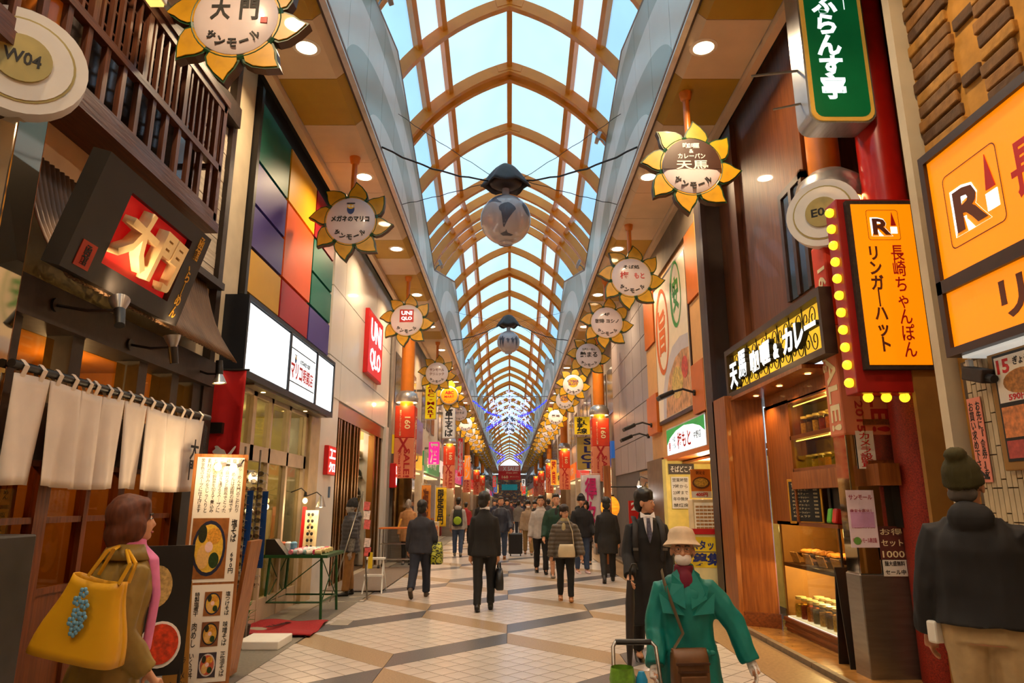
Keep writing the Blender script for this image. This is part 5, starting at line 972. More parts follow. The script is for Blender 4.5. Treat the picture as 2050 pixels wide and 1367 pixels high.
def sunflower(x, y, label, face, lit=False, rz=0.):
    t = thing('sunflower_sign', label, 'sign', (x, y, 5.88), group='sunflower signs')
    for k in range(8):
        o = link('petal', pet_me, t); o.rotation_euler = (0, -k * PI / 4 + .2, 0)
    dk = link('disc', disc_me, t); link('disc_rim', rim_me, t); link('hanger_pole', pole_me, t); link('arc_lettering', arc_me, dk)
    f = FC(x, y, 5.88)
    def T(s, yy, w, h, m=m_ink, b=.02, xx=0): txt(f, s, xx, yy, w, h, m, dk, .099, .004, b)
    if face == 0: T('函館らーめん', .24, .46, .085); T('大', .06, .18, .22, b=.03, xx=-.13); T('門', .06, .17, .22, b=.03, xx=.13); on(B().rect(f, .24, .30, -.08, -.02, .08, .1).build('seal', m_red, t))
    elif face == 1: T('メガネのマリコ', .02, .60, .10, b=.04); owl(f, 0, .20, .2, t, .1)
    elif face == 2:
        on(B().rect(f, -.17, .17, -.06, .26, .09, .102).build('red_square', m_red, t)); txt(f, 'UNI', 0, .17, .26, .10, m_lit, t, .102, .004, .03); txt(f, 'QLO', 0, .03, .26, .10, m_lit, t, .102, .004, .03)
    elif face == 3: T('サンモール', .12, .5, .1, m_brnink); T('クリニック', -.02, .5, .1, m_brnink)
    elif face == 4:
        on(B().prism(circle(0, .0, .34, 30), f, .09, .1).build('orange_face', m_sorange, t)); T('ABC', .12, .36, .14, m_redink, .04); T('MART', -.05, .40, .10, m_redink, .03)
    elif face == 5: T('名代', .18, .2, .08); T('富士そば', .02, .5, .13)
    elif face == 10:
        h = [(.38 * math.cos(a), .38 * math.sin(a)) for a in [math.radians(-8 + 196 * k / 24) for k in range(25)]]; on(B().prism(h, f, .088, .1).build('brown_field', m_brown, t))
        for s, yy, w, h_ in (('咖喱', .28, .22, .08), ('&', .20, .06, .055), ('カレーパン', .13, .36, .075), ('天馬', -.0, .42, .13)): T(s, yy, w, h_, m_wpaint, .02)
    elif face == 11: T('そば処', .2, .32, .08); T('梅', .03, .17, .15, m_redink, .02, -.14); T('もと', .02, .2, .12, m_redink, .02, .15)
    elif face == 12: T('4F', .2, .14, .08); T('珈琲 ヨシノ', .03, .58, .11, b=.03)
    elif face == 13: T('九州らーめん', .2, .4, .08); T('艶まる', .04, .52, .17, b=.03)
    elif face == 14:
        on(B().prism(circle(0, .08, .19, 24), f, .09, .1).build('yellow_face', m_sorange, t)); T('CYBER', .13, .44, .10, m_sblue, .04); T('SLOT', .02, .36, .10, m_sblue, .04)
    else: T(('中野そば', '薬局', '靴の店', '喫茶', '本舗', '時計店', '珈琲館')[face % 7], .06, .42, .13)
    return t
LS = [(5.46, 0, 'with black brush characters and a red seal'), (10.09, 1, 'with a small owl and black katakana'), (16.12, 2, 'with a red square emblem'), (23.2, 3, 'with brown lettering of a clinic'), (28.2, 4, 'with an orange face and red letters'), (34.0, 5, 'of a soba shop'), (38.9, 21, '')]
RS = [(8.3, 10, 'with a dark brown upper half'), (12.86, 11, 'with red brush characters'), (16.35, 12, 'reading 4F over dark kanji'), (20.3, 13, 'with thick black brush kanji and no colour'), (25.5, 14, 'with blue letters on a yellow ball, nearer one'), (29.6, 14, 'with blue letters on a yellow ball, farther one'), (35.6, 22, '')]
y = 42.6
while y < 82: LS.append((y, 23 + int(y) % 7, '')); RS.append((y - 3.2, 30 + int(y) % 7, '')); y += 3.6
for k, (y, fc, d) in enumerate(LS): sunflower(-2.5, y, 'sunflower sign %s, in the left row' % d if d else 'yellow sunflower sign in the left row, %s from the front' % ORD[k], fc)
for k, (y, fc, d) in enumerate(RS): sunflower(2.4, y, 'sunflower sign %s, in the right row' % d if d else 'yellow sunflower sign in the right row, %s from the front' % ORD[k], fc)
# ---------------------------------------------------------------- globes with dark canopies
m_globe = pm('globe_frosted', (196, 188, 190), .18, var=.03, scale=2, coat=.6); m_land = pm('globe_land_grey', (96, 98, 112), .35); m_tarp = pm('black_tarp', (44, 36, 36), .5, var=.2, scale=8, bump=.3); m_wire = pm('black_wire', (26, 22, 22), .5)
def on_sphere(b, poly, R, ctr):
    bm = bmesh.new(); vs = [bm.verts.new((x, 0, z)) for x, z in poly]; bm.faces.new(vs); bmesh.ops.triangulate(bm, faces=bm.faces[:]); bmesh.ops.subdivide_edges(bm, edges=bm.edges[:], cuts=3, use_grid_fill=True); bmesh.ops.triangulate(bm, faces=bm.faces[:])
    bm.verts.ensure_lookup_table(); pts = []
    for v in bm.verts:
        x, z = v.co.x, v.co.z; r = math.hypot(x, z); r = min(r, .995); pts.append(V((x * R * 1.006, -math.sqrt(max(0, 1 - x * x - z * z)) * R * 1.006, z * R * 1.006)) + V(ctr))
    for i, v in enumerate(bm.verts): v.index = i
    b.add(pts, [tuple(v.index for v in f.verts) for f in bm.faces]); bm.free()
def globe(x, y, z, R, label, shapes, hw):
    t = thing('hanging_globe', label, 'globe', (x, y, z)); B().ell((0, 0, 0), (R, R, R), 40, 24).build('sphere', m_globe, t, 80)
    for s in shapes: b = B(); on_sphere(b, s, R, (0, 0, 0)); b.build('printed_shape', m_land, t, 60)
    B().tube([(0, 0, R), (0, 0, R + .2)], .07, 12).build('neck', m_globe, t, 40); B().lathe([(.12, -.02), (.14, -.01), (.12, .01)], (0, -.02, -R), 16).build('bottom_ring', m_globe, t, 40)
    def hood(u, w):
        a = u * 2 * PI; r = hw * (.25 + .75 * w) * (1 + .12 * math.cos(4 * a + .5)); return V((r * math.cos(a), r * math.sin(a) * .8, R + .62 - .42 * w ** 1.3 + .05 * math.sin(5 * a) * w))
    B().grid(hood, 24, 6).build('canopy', m_tarp, t, 60, solid=.015); B().ell((0, 0, R + .28), (hw * .75, hw * .6, .14), 14, 8).build('canopy_body', m_tarp, t, 60)
    return t
SA = [(-.05, .30), (.10, .34), (.22, .28), (.36, .16), (.40, .06), (.30, -.08), (.20, -.22), (.10, -.36), (.02, -.50), (-.04, -.62), (-.09, -.60), (-.10, -.44), (-.10, -.25), (-.16, -.08), (-.24, .02), (-.26, .14), (-.18, .24)]
NA = [(-.70, .52), (-.50, .70), (-.25, .82), (.0, .86), (-.10, .74), (-.22, .66), (-.36, .62), (-.40, .52), (-.26, .42), (-.14, .34), (-.22, .34), (-.40, .42), (-.52, .46), (-.60, .44)]
AF = [(.66, .50), (.78, .46), (.88, .30), (.94, .10), (.90, -.06), (.80, .02), (.72, .14), (.64, .3)]
AN = [(-.2, -.80), (0, -.74), (.02, -.68), (.08, -.78), (.3, -.82), (.2, -.86), (-.1, -.86)]
g1 = globe(-.07, 11.6, 6.57, .46, 'large frosted globe with grey continents hanging under the vault', [SA, NA, AF, AN], .42)
def figs(cx, s, h): return [(cx - .05 * s, -.5 * h - .1), (cx - .07 * s, 0), (cx - .16 * s, .1 * h), (cx - .05 * s, .16 * h), (cx - .05 * s, .3 * h), (cx, .38 * h), (cx + .05 * s, .3 * h), (cx + .05 * s, .16 * h), (cx + .16 * s, .24 * h), (cx + .07 * s, 0), (cx + .05 * s, -.5 * h - .1), (cx, -.2 * h)]
g2 = globe(-.04, 25.2, 7.47, .43, 'smaller frosted globe printed with people holding hands, farther down the vault', [figs(-.7, .6, 1.0), figs(-.5, 1, 1.1), figs(-.05, 1.1, .45), figs(.35, 1.1, .6), figs(.68, .8, 1.1)], .42)
g3 = globe(0, 55, 7.3, .43, 'third hanging globe, far along the vault behind the snowflake lights', [figs(-.4, 1, .8), figs(.3, 1, .8)], .42)
def cable(label, p0, p1, sag, r=.014):
    p0, p1 = V(p0), V(p1); b = B(); b.tube([p0.lerp(p1, k / 12) + V((0, 0, -sag * 4 * (k / 12) * (1 - k / 12) + .012 * math.sin(k * 2.2))) for k in range(13)], r, 5); return tag(b.build('support_cable', m_wire, None, 60), label, 'cable', 'globe support cables')
for gy, gz, n_ in ((11.6, 7.35, 'large continent globe'), (25.2, 8.2, 'globe with hand-holding people'), (55, 8.05, 'farthest globe')):
    for sx in (-1, 1):
        for dy, zz, q in ((-1.55, 7.14, 'near'), (.62, 7.13, 'far')):
            cable('dark cable from the %s fascia to the %s, %s one' % ('left' if sx < 0 else 'right', n_, q), (sx * 2.07, gy + dy, zz + .03), (sx * .28, gy, gz), .12 if q == 'near' else .02, .016 if q == 'near' else .007)
        cable('thin upper wire from the %s fascia to the %s' % ('left' if sx < 0 else 'right', n_), (sx * 2.07, gy - .2, 8.6), (sx * .25, gy, gz + .05), .02, .006)
# small floodlights on the fascia edges
for k, (sx, y) in enumerate(((-1, 9.3), (1, 18.1), (-1, 18.1), (1, 31.5), (-1, 31.5), (1, 13.4))):
    t = thing('flood_lamp', 'grey floodlight clamped on the %s fascia edge, %s from the front' % ('left' if sx < 0 else 'right', ORD[k // 2]), 'lamp', (sx * 2.0, y, ftop(y) + .1)); B().box((-sx * .08, 0, .1), (.08, .26, .18), M.Rotation(sx * .4, 3, 'Y')).build('head', m_silver, t, bevel=.01); B().box((-sx * .12, 0, .09), (.01, .22, .14), M.Rotation(sx * .4, 3, 'Y')).build('lens', m_wpaint, t); B().tube([(sx * .1, 0, -.12), (sx * .04, 0, .02), (-sx * .04, 0, .08)], .018, 6).build('bracket', m_steel, t)
# ---------------------------------------------------------------- snowflake light displays
m_ledw = pm('led_white', (190, 208, 255), .4, emit=1.3, var=0); m_ledb = pm('led_blue', (20, 50, 255), .4, emit=1.6, var=0); rnd = random.Random(3)
def snowflake(y, zb, R, label, white=True):
    t = thing('snowflake_lights', label, 'light display', (0, y, zb)); B().tube([(-2.07, 0, .16), (2.07, 0, .16)], .025, 8).build('cross_bar', m_steel, t); b = B(); bb_ = B(); wz = -.7
    def dot(bx, x, z, s): bx.ell((x, rnd.uniform(-.08, .08), z), (s, s, s), 5, 4)
    for a in range(6):
        t_ = a * PI / 3 + PI / 6
        for k in range(70):
            r = R * (k + 1) / 70; white and dot(b, r * math.cos(t_) + rnd.uniform(-.09, .09), wz + r * math.sin(t_) + rnd.uniform(-.09, .09), .022)
        for kk in (.35, .6, .82):
            for s_ in (-1, 1):
                for k in range(22):
                    r = R * .42 * (1.15 - kk) * k / 22 * 1.4; x, z = R * kk * math.cos(t_) + r * math.cos(t_ + s_ * PI / 3), R * kk * math.sin(t_) + r * math.sin(t_ + s_ * PI / 3); white and dot(b, x + rnd.uniform(-.04, .04), wz + z + rnd.uniform(-.04, .04), .02)
    for k in range(260 if white else 0): a = rnd.uniform(0, 2 * PI); r = R * rnd.random() ** .7 * .95; dot(b, r * math.cos(a), wz + r * math.sin(a), .018)
    if white: stuff(b.build('white_lights', m_ledw, t))
    for sx in (-1, 1):
        for k in range(110): u = k / 110; dot(bb_, sx * (2.0 - 1.6 * u) + rnd.uniform(-.03, .03), -.05 - .85 * math.sin(u * PI / 2) + rnd.uniform(-.05, .05), .022)
        for q in range(3):
            for k in range(36): u = k / 36; dot(bb_, sx * (.45 + .8 * u), -1.0 - .55 * u - q * .09, .02)
    stuff(bb_.build('blue_lights', m_ledb, t)); return t
snowflake(36.5, 6.95, 1.2, 'big white snowflake light with blue garlands slung across the arcade'); snowflake(68, 6.95, .9, 'distant blue snowflake garland strung across the arcade', False)
# ---------------------------------------------------------------- sale banners across the street
def sale_banner(y, z0, z1, w, label):
    t = thing('sale_banner', label, 'banner', (0, y, z0)); f = FC(-w / 2, y, z0); h = z1 - z0
    on(B().rect(f, 0, w, 0, h * .62, -.02, 0).build('red_field', m_red, t)); on(B().rect(f, 0, w, h * .62, h, -.02, 0).build('pink_field', pm('banner_pink', (206, 120, 110), .6), t)); txt(f, 'X SALE!', w * .55, h * .78, w * .7, h * .3, m_wpaint, t, 0, .004, .02); txt(f, "X'mas 2015", w * .6, h * .5, w * .5, h * .12, m_bancr, t, 0, .004, 0); txt(f, '160', w * .3, h * .2, w * .28, h * .2, m_bancr, t, 0, .004, .02); txt(f, '東京ディズニーリゾート', w * .72, h * .22, w * .4, h * .1, m_bancr, t, 0, .004, 0)
    on(B().tube([(-2.07, y, 7.12), (-w / 2, y, z1)], .01, 4).tube([(2.07, y, 7.12), (w / 2, y, z1)], .01, 4).build('cord', m_wire, t))
sale_banner(62, 3.5, 4.75, 2.0, 'red and pink sale banner hanging across the far street'); sale_banner(82, 4.3, 5.3, 1.8, 'second sale banner, behind the first one in the distance')
# ================================================================ shops farther down the street
rnd = random.Random(11)
def goods(name, cols, emit):
    m = pm(name, cols[0], .6, var=0, scale=7, stretch=(1, 1, 1.6), emit=emit); cr = [n for n in m.node_tree.nodes if n.type == 'VALTORGB'][0].color_ramp; cr.interpolation = 'CONSTANT'; cr.elements[0].position = 0; cr.elements[0].color = L(*cols[0]); cr.elements[1].position = .42; cr.elements[1].color = L(*cols[1])
    for k, c_ in enumerate(cols[2:]): e = cr.elements.new(.5 + k * .07); e.color = L(*c_)
    return m
m_good = [goods('shop_goods_warm', [(150, 92, 36), (214, 170, 96), (120, 50, 30), (226, 200, 150)], .55), goods('shop_goods_bright', [(230, 190, 120), (180, 60, 40), (240, 220, 180), (90, 80, 110)], .6), goods('shop_goods_dim', [(96, 66, 40), (150, 110, 60), (60, 50, 60), (190, 150, 100)], .35)]
WALLC = [(176, 160, 144), (150, 130, 112), (196, 184, 168), (128, 104, 84), (164, 150, 150)]; SIGNC = [(214, 40, 30), (232, 180, 30), (236, 226, 214), (40, 90, 160), (220, 110, 30), (30, 120, 70), (190, 40, 110)]
SN = ['red', 'yellow', 'white', 'blue', 'orange', 'green', 'magenta']; WORDS = ['薬', 'カメラ', '珈琲', 'くつ', '居酒屋', '時計', 'パン', '寿司', 'メガネ', 'ラーメン']
def vsign(sgn, y, x0, w, z0, z1, col, body, ink, label, lit=.35, cat='sign'):
    xa = sgn * x0 if sgn > 0 else -x0 - w; t = thing('vertical_sign', label, cat, (xa, y, z0)); f = FC(xa, y, z0); h = z1 - z0
    on(B().rect(f, 0, w, 0, h, -.12, 0).build('case', m_alu, t)); fo = on(B().rect(f, .02, w - .02, .02, h - .02, 0, .008).build('face', pm('vsign_%d_%d_%d' % col, col, .4, emit=lit, var=.04), t)); txt(f, body, w / 2, h / 2, w * .66, h * .9, ink, fo, .008, .004, .03, vert=True)
    on(B().bb(sgn * 2.9, sgn * 3.4, y + .02, y + .08, z1 - .3, z1 - .22).build('bracket', m_steel, t)); return t
def far_shop(sgn, y0, y1, k):
    side = 'left' if sgn < 0 else 'right'; n = k // 2; mw = pm('far_wall%d' % (k % 5), WALLC[k % 5], .6, var=.08)
    w = struct(link('wall_' + side, None)); w['label'] = 'shop front on the %s side, %s after the near shops' % (side, ORD[n])
    B().bb(sgn * 3.35, sgn * 4.0, y0, y1, 2.9, 7.3).build('upper_wall', mw, w); B().bb(sgn * 3.2, sgn * 4.0, y0, y0 + .35, 0, 2.9).build('pier', mw, w)
    for j in range(int((y1 - y0) // 1.6)): B().bb(sgn * 3.33, sgn * 3.36, y0 + .3 + j * 1.6, y0 + 1.5 + j * 1.6, 4.4, 5.9).build('window_pane', pm('far_glass', (90, 84, 80), .15), w)
    B().bb(sgn * 3.75, sgn * 3.8, y0, y1, 0, 2.9).build('lit_interior', m_good[k % 3], w); B().bb(sgn * 3.3, sgn * 3.8, y0, y1, 2.55, 2.6).build('lit_ceiling', pm('lit_shop_ceiling', (255, 226, 170), .5, emit=.9), w)
    for j in range(int((y1 - y0 - .6) // 1.2) if y0 < 60 else 0):
        c_ = SIGNC[(j * 3 + k) % 7]; tag(B().box((sgn * 3.45, y0 + .95 + j * 1.2, .45), (.36, .8, .9)).build('goods_stand', pm('stand_%d' % c_[0], tuple(int(v * .7) for v in c_), .7, var=.4, scale=9)), '%s goods stand at the %s shop of the %s row, %s along' % (SN[(j * 3 + k) % 7], ORD[n], side, ORD[j]), 'stand', 'goods stands of the far shops')
    c_ = SIGNC[(k * 2 + 1) % 7]; t = thing('fascia_sign', '%s lit fascia sign on the %s far shop of the %s row' % (SN[(k * 2 + 1) % 7], ORD[n], side), 'sign', (sgn * 3.2, y0, 2.9)); f = (FL(y0 + .2, 2.7, -3.2) if sgn < 0 else FRt(y1 - .2, 2.7, 3.2)); WW = y1 - y0 - .4
    fo = on(B().rect(f, 0, WW, 0, .75, -.15, 0).build('face', pm('fascia_%d_%d' % c_[:2], c_, .4, emit=.5, var=.05), t)); txt(f, WORDS[k % 10] + ' ' + WORDS[(k + 3) % 10], WW / 2, .38, WW * .6, .42, m_wpaint if c_[0] < 225 else m_ink, fo, 0, .004, .03)
k = 0; y = 19.4
while y < 138: y2 = min(138, y + (6.2 if k < 3 else 8.5 if k < 8 else 16)); far_shop(-1, y, y2, 2 * k); y = y2; k += 1
k = 0; y = 21.5
while y < 138: y2 = min(138, y + (6.0 if k < 3 else 8.5 if k < 8 else 16)); far_shop(1, y, y2, 2 * k + 1); y = y2; k += 1
for y0, s_ in ((27, -1), (27, 1), (40, -1), (40, 1), (55, -1), (55, 1), (72, -1), (72, 1), (95, -1), (95, 1), (120, -1), (120, 1)): lamp_point('shop_lamp', (s_ * 3.1, y0, 2.5), 40, WARM, .2, None)
we = struct(B().bb(-9, 9, 141, 141.3, 0, 7).build('wall_far', goods('far_end_shops', [(60, 36, 22), (96, 54, 28), (40, 40, 44), (140, 96, 50)], .12))); [n for n in we.data.materials[0].node_tree.nodes if n.type == 'TEX_NOISE'][0].inputs['Scale'].default_value = .9; we['label'] = 'buildings closing the far end of the street'
struct(B().bb(-9, 9, -9.3, -9, 0, 12).build('wall_back', pm('light_stop_wall', (120, 104, 90), .8, var=.3, scale=1.5)))  # unseen wall added behind the camera to keep sky light from flooding in
# named signs
vsign(-1, 24.4, 2.62, .42, 4.45, 5.75, (236, 196, 20), 'ABC-MART', m_redink, 'yellow vertical shoe shop sign with red letters under the sunflowers', .5)
vsign(-1, 29.6, 2.35, .55, 4.25, 5.6, (226, 216, 206), '富士そば', m_ink, 'white vertical soba sign with black brush characters', .25)
vsign(-1, 40, 2.7, .3, 3.0, 5.2, (190, 24, 24), '珈琲', m_wpaint, 'narrow red vertical sign beyond the soba sign', .4)
vsign(-1, 27.2, 2.75, .45, 3.0, 3.9, (230, 30, 120), '酒', m_wpaint, 'glowing pink sign on the left beyond the first sale column', 1.2)
vsign(1, 26.0, 2.45, .62, 4.05, 4.75, (226, 184, 24), '新幹線', m_ink, 'yellow ticket shop sign with black characters beside an orange column', .4)
vsign(1, 26.2, 2.55, .85, 2.75, 4.0, (150, 120, 50), 'SLOT', m_sblue, 'gilt game parlour sign with blue emblem under the yellow ticket sign', .2)
vsign(1, 44, 2.6, .4, 2.6, 4.2, (226, 150, 30), '薬局', m_redink, 'amber vertical sign farther on the right', .5)
vsign(-1, 46, 2.6, .4, 3.0, 4.6, (236, 130, 30), 'パン', m_wpaint, 'orange vertical sign farther on the left', .5)
t = thing('wall_screen', 'dim purplish display board above the left shops after the first sale column', 'sign', (-3.1, 22, 3.1)); B().bb(-.05, .12, -1.2, 1.6, 0, 1.1).build('panel', pm('dim_pink_screen', (120, 76, 84), .3, emit=.25, var=.2), t)
def nobori(x, y, w, z0, z1, col, body, ink, label):
    t = thing('nobori_banner', label, 'banner', (x, y, 0)); f = FC(x, y, 0); B().tube([(0, 0, 0), (0, 0, z1 + .08)], .012, 6).build('pole', m_wpaint, t); B().tube([(0, 0, z1 + .03), (w, 0, z1 + .03)], .008, 6).build('cross_rod', m_wpaint, t); B().lathe([(0, 0), (.15, 0), (.13, .05), (0, .06)], n=12).build('foot', m_black, t)
    on(B().grid(lambda u, v: f.p(.01 + w * u, z0 + (z1 - z0) * v, .03 * math.sin(u * 4) * (1 - v)), 8, 8).build('cloth', pm('nobori_%d_%d' % col[:2], col, .7), t, 60, solid=.005)); txt(f, body, w / 2, (z0 + z1) / 2, w * .62, (z1 - z0) * .9, ink, t, .045, .004, .03, vert=True)
m_mag = pm('magenta_print', (206, 30, 110), .5)
nobori(2.1, 20.5, .56, .9, 2.35, (228, 214, 214), '得々', m_mag, 'white street banner with magenta characters beside the orange column'); nobori(-2.75, 26, .4, .7, 2.1, (232, 190, 24), '限定百円', m_ink, 'yellow street banner before the left shops'); nobori(-2.85, 22.6, .3, .4, 2.1, (214, 130, 36), '海鮮', m_brnink, 'orange wooden-toned street banner near the mannequin')
t = thing('paper_lantern', 'glowing orange paper lantern on the right behind the walkers', 'lantern', (2.55, 17.8, 1.45)); B().ell((0, 0, 0), (.24, .24, .28), 16, 12).build('lantern_body', pm('lantern_orange', (240, 140, 30), .5, emit=1.1, var=.3, scale=3, stretch=(1, 1, 8)), t, 60); B().tube([(0, 0, .26), (0, 0, .5)], .015, 6).tube([(0, 0, .5), (.9, 0, .5)], .02, 6).build('hanger', m_black, t); B().lathe([(.1, .26), (.12, .3)], n=12).lathe([(.1, -.26), (.12, -.3)], n=12).build('rim', m_black, t)
t = thing('timber_post', 'brown timber post standing by the right gutter', 'post', (2.28, 16.3, 0)); B().box((0, 0, 1.2), (.16, .16, 2.4)).build('shaft', m_wc, t); B().box((0, 0, .1), (.24, .24, .2)).build('foot', m_char, t)
for k, (x, y, h, c_, n_) in enumerate(((-2.75, 21.4, 1.0, (150, 44, 30), 'red'), (-2.7, 23.6, .8, (196, 120, 60), 'tan'), (-2.8, 25, .9, (206, 190, 160), 'pale'))):
    t = thing('goods_crates', n_ + ' stack of display crates on the pavement left of the walkers', 'crates', (x, y, 0))
    for j in range(4): B().box((0, 0, h * (j + .5) / 4), (.55, .8, h / 4 - .02)).build('crate', pm('crate_%s' % n_, c_, .7, var=.3, scale=12), t)
for k in range(14):
    x = -2.6 + .4 * k; y = 96 + (k * 7) % 23; c_ = SIGNC[(k * 3) % 7]; s_ = -1 if k % 2 else 1
    vsign(s_, y, 1.7 + .1 * (k % 5), .5, 2.6 + .35 * (k % 4), 3.7 + .5 * (k % 4), c_, WORDS[k % 10], m_wpaint if c_[0] < 225 else m_ink, '%s lit sign at the far end of the street, %s one back on the %s' % (SN[(k * 3) % 7], ORD[k // 2], 'left' if s_ < 0 else 'right'), .8)
t = thing('overhead_banner', 'small teal banner hanging over the far end of the street', 'banner', (0, 98, 3.6)); B().box((0, 0, 0), (2.2, .04, .8)).build('cloth', pm('teal_banner', (30, 140, 150), .6, emit=.2), t); B().tube([(-1.1, 0, .4), (-2.06, 0, 3.5)], .02, 4).tube([(1.1, 0, .4), (2.06, 0, 3.5)], .02, 4).build('cord', m_wire, t)
# ================================================================ people
from mathutils import noise
import numpy as np
def push(me, fn):
    """move every vertex along its normal by fn(position)"""
    n = len(me.vertices); co = np.empty(n * 3, np.float32); no_ = np.empty(n * 3, np.float32); me.vertices.foreach_get('co', co); me.vertex_normals.foreach_get('vector', no_)
    co = co.reshape(-1, 3); d = np.array([fn(p) for p in co.tolist()], np.float32); co = co + no_.reshape(-1, 3) * d[:, None]; me.vertices.foreach_set('co', co.ravel()); me.update()
def organic(b, name, mat, parent, voxel=.014, smooth=4, disp=0., dscale=6., sz=1.):
    """fuse overlapping closed shapes into one continuous skin, smooth it and fold it a little"""
    me = b.mesh('tmp', mat); o = bpy.data.objects.new('tmp', me)
    r = o.modifiers.new('r', 'REMESH'); r.mode = 'VOXEL'; r.voxel_size = voxel
    q = o.modifiers.new('s', 'SMOOTH'); q.iterations = smooth; q.factor = .5
    m2 = evaluated_mesh(o); bpy.data.meshes.remove(me)
    if disp: push(m2, lambda p: disp * (noise.noise(V((p[0] * dscale, p[1] * dscale, p[2] * dscale * sz))) + .5 * noise.noise(V((p[0] * dscale * 2.3, p[1] * dscale * 2.3, p[2] * dscale * 1.7 * sz + 3)))))
    m2.name = name; m2.materials.clear(); m2.materials.append(mat); m2.polygons.foreach_set('use_smooth', [True] * len(m2.polygons))
    return link(name, m2, parent)
SKIN = pm('skin', (206, 150, 116), .5, var=.06, scale=12); SKIN2 = pm('skin_tan', (190, 132, 98), .5, var=.06, scale=12); HAIRB = pm('hair_black', (26, 20, 18), .45, var=.3, scale=30); LIPS = pm('lips', (160, 84, 76), .5); EYEW = pm('eye_white', (232, 226, 220), .3); MASK = pm('mask_white', (236, 228, 224), .7)
def cl(name, col, rough=.8, var=.12): return pm('cloth_' + name, col, rough, var=var, scale=14)
class Fig:
    def __init__(s, label, x, y, rz, h=1.7, legs=((.0, .0), (.0, .0)), arms=((.05, .12, .15), (.05, .12, .15)), lean=0., head=(0., 0.), vox=.016, w=1., name='person', cat='person', group=None, skin=SKIN, detail=1, turn=0.):
        s.k = h / 1.7; s.vox = vox; s.t = thing(name, label, cat, (x, y, 0), rz, group); s.skin = skin; s.detail = detail; s.w = w; s.lean = lean; s.hy, s.hp = head
        k = s.k; J = {}; lo = 9
        for i, sx in enumerate((-1, 1)):
            a, f = legs[i]; hp = V((sx * .088, 0, .0)); kn = hp + V((sx * .005, math.sin(a) * .41, -math.cos(a) * .41)); an = kn + V((0, math.sin(a - f) * .40, -math.cos(a - f) * .40)); J['hip%d' % i], J['kn%d' % i], J['an%d' % i] = hp, kn, an; J['fa%d' % i] = a - f; lo = min(lo, an.z - .075 - .06 * max(0, math.sin(f - a)) * .5)
        for q in list(J):
            if isinstance(J[q], V): J[q].z -= lo
        hz = J['hip0'].z; L_ = M.Rotation(-lean, 3, 'X'); base = V((0, 0, hz))
        s.up = lambda p: base + L_ @ V(p)
        for i, sx in enumerate((-1, 1)):
            a, o_, e = arms[i][:3]; sh = s.up((sx * .150 * w, 0, .412)); d = V((sx * math.sin(o_), math.sin(a) * math.cos(o_), -math.cos(a) * math.cos(o_))); el = sh + d * .285
            inw = arms[i][3] if len(arms[i]) > 3 else 0.; d2 = V((sx * (math.sin(o_) * .6) - sx * inw, math.sin(a + e), -math.cos(a + e))).normalized(); wr = el + d2 * .245; J['sh%d' % i], J['el%d' % i], J['wr%d' % i], J['fd%d' % i] = sh, el, wr, d2
        s.J = J; s.neck = s.up((0, .0, .56)); s.hc = s.neck + V((0, .015, .0))
        s.R = M.Rotation(s.hy, 3, 'Z') @ M.Rotation(-s.hp, 3, 'X'); s.H = lambda p: s.hc + s.R @ V(p)
        s.t.scale = (k, k, k); s.body()
    def W(s, p): return V(s.t.location) + M.Rotation(s.t.rotation_euler.z, 3, 'Z') @ (V(p) * s.k)
    def torso(s, b, z0, z1, ex=0., flare=0.):
        prof = [(-.50, .15, .12), (-.30, .16, .125), (-.12, .168, .12), (-.04, .166, .115), (.10, .148, .10), (.22, .150, .105), (.33, .158, .112), (.40, .142, .10), (.455, .108, .084), (.505, .072, .066), (.55, .056, .056)]
        P = [p for p in prof if z0 - 1e-3 <= p[0] <= z1 + 1e-3]
        b.tube([s.up((0, 0, p[0])) for p in P], [((p[1] * s.w + ex) + flare * max(0, -p[0]), (p[2] * s.w + ex) + flare * max(0, -p[0])) for p in P], 16)
    def arm(s, b, i, ex=0., upto=1.):
        J = s.J; e = J['wr%d' % i] if upto == 1 else J['el%d' % i].lerp(J['wr%d' % i], upto)
        inn = J['sh%d' % i]; c = s.up((0, 0, .425))
        b.tube([c.lerp(inn, .45), inn, J['sh%d' % i].lerp(J['el%d' % i], .5), J['el%d' % i], J['el%d' % i].lerp(e, .5), e], [.050 + ex * .6, .052 + ex * .8, .048 + ex, .043 + ex, .040 + ex, .030 + ex * 1.1], 10)
    def leg(s, b, i, ex=0., upto=1.):
        J = s.J; h, kn, an = J['hip%d' % i], J['kn%d' % i], J['an%d' % i]; e = kn.lerp(an, upto)
        b.tube([h + V((0, 0, .05)), h.lerp(kn, .4), kn, kn.lerp(e, .4), e], [.088 * s.w + ex, .078 * s.w + ex, .056 + ex, .054 + ex, .040 + ex * 1.3], 12)
    def hand(s, b, i):
        J = s.J; w = J['wr%d' % i]; d = J['fd%d' % i].normalized(); sx = (-1, 1)[i]; side = d.cross(V((sx, 0, 0))); side = side.normalized() if side.length > .1 else V((0, 1, 0)); pn = d.cross(side).normalized()
        b.tube([w - d * .02, w + d * .03, w + d * .085], [(.026, .022), (.038, .02), (.036, .018)], 10)
        cur = V((-sx, 0, 0)) - d * d.dot(V((-sx, 0, 0))); cur = cur.normalized() if cur.length > .01 else pn
        for q in range(4):
            o = side * (.027 - .018 * q); ln = (.068, .076, .072, .058)[q]; p0 = w + d * .075 + o; b.tube([p0, p0 + d * ln * .45 + cur * .008, p0 + d * ln * .75 + cur * .024, p0 + d * ln * .9 + cur * .045], [.0095, .009, .0085, .007], 6)
        p0 = w + d * .02 + side * .03; b.tube([p0, p0 + d * .03 + side * .022, p0 + d * .06 + side * .026 + cur * .012], [.012, .011, .009], 6)
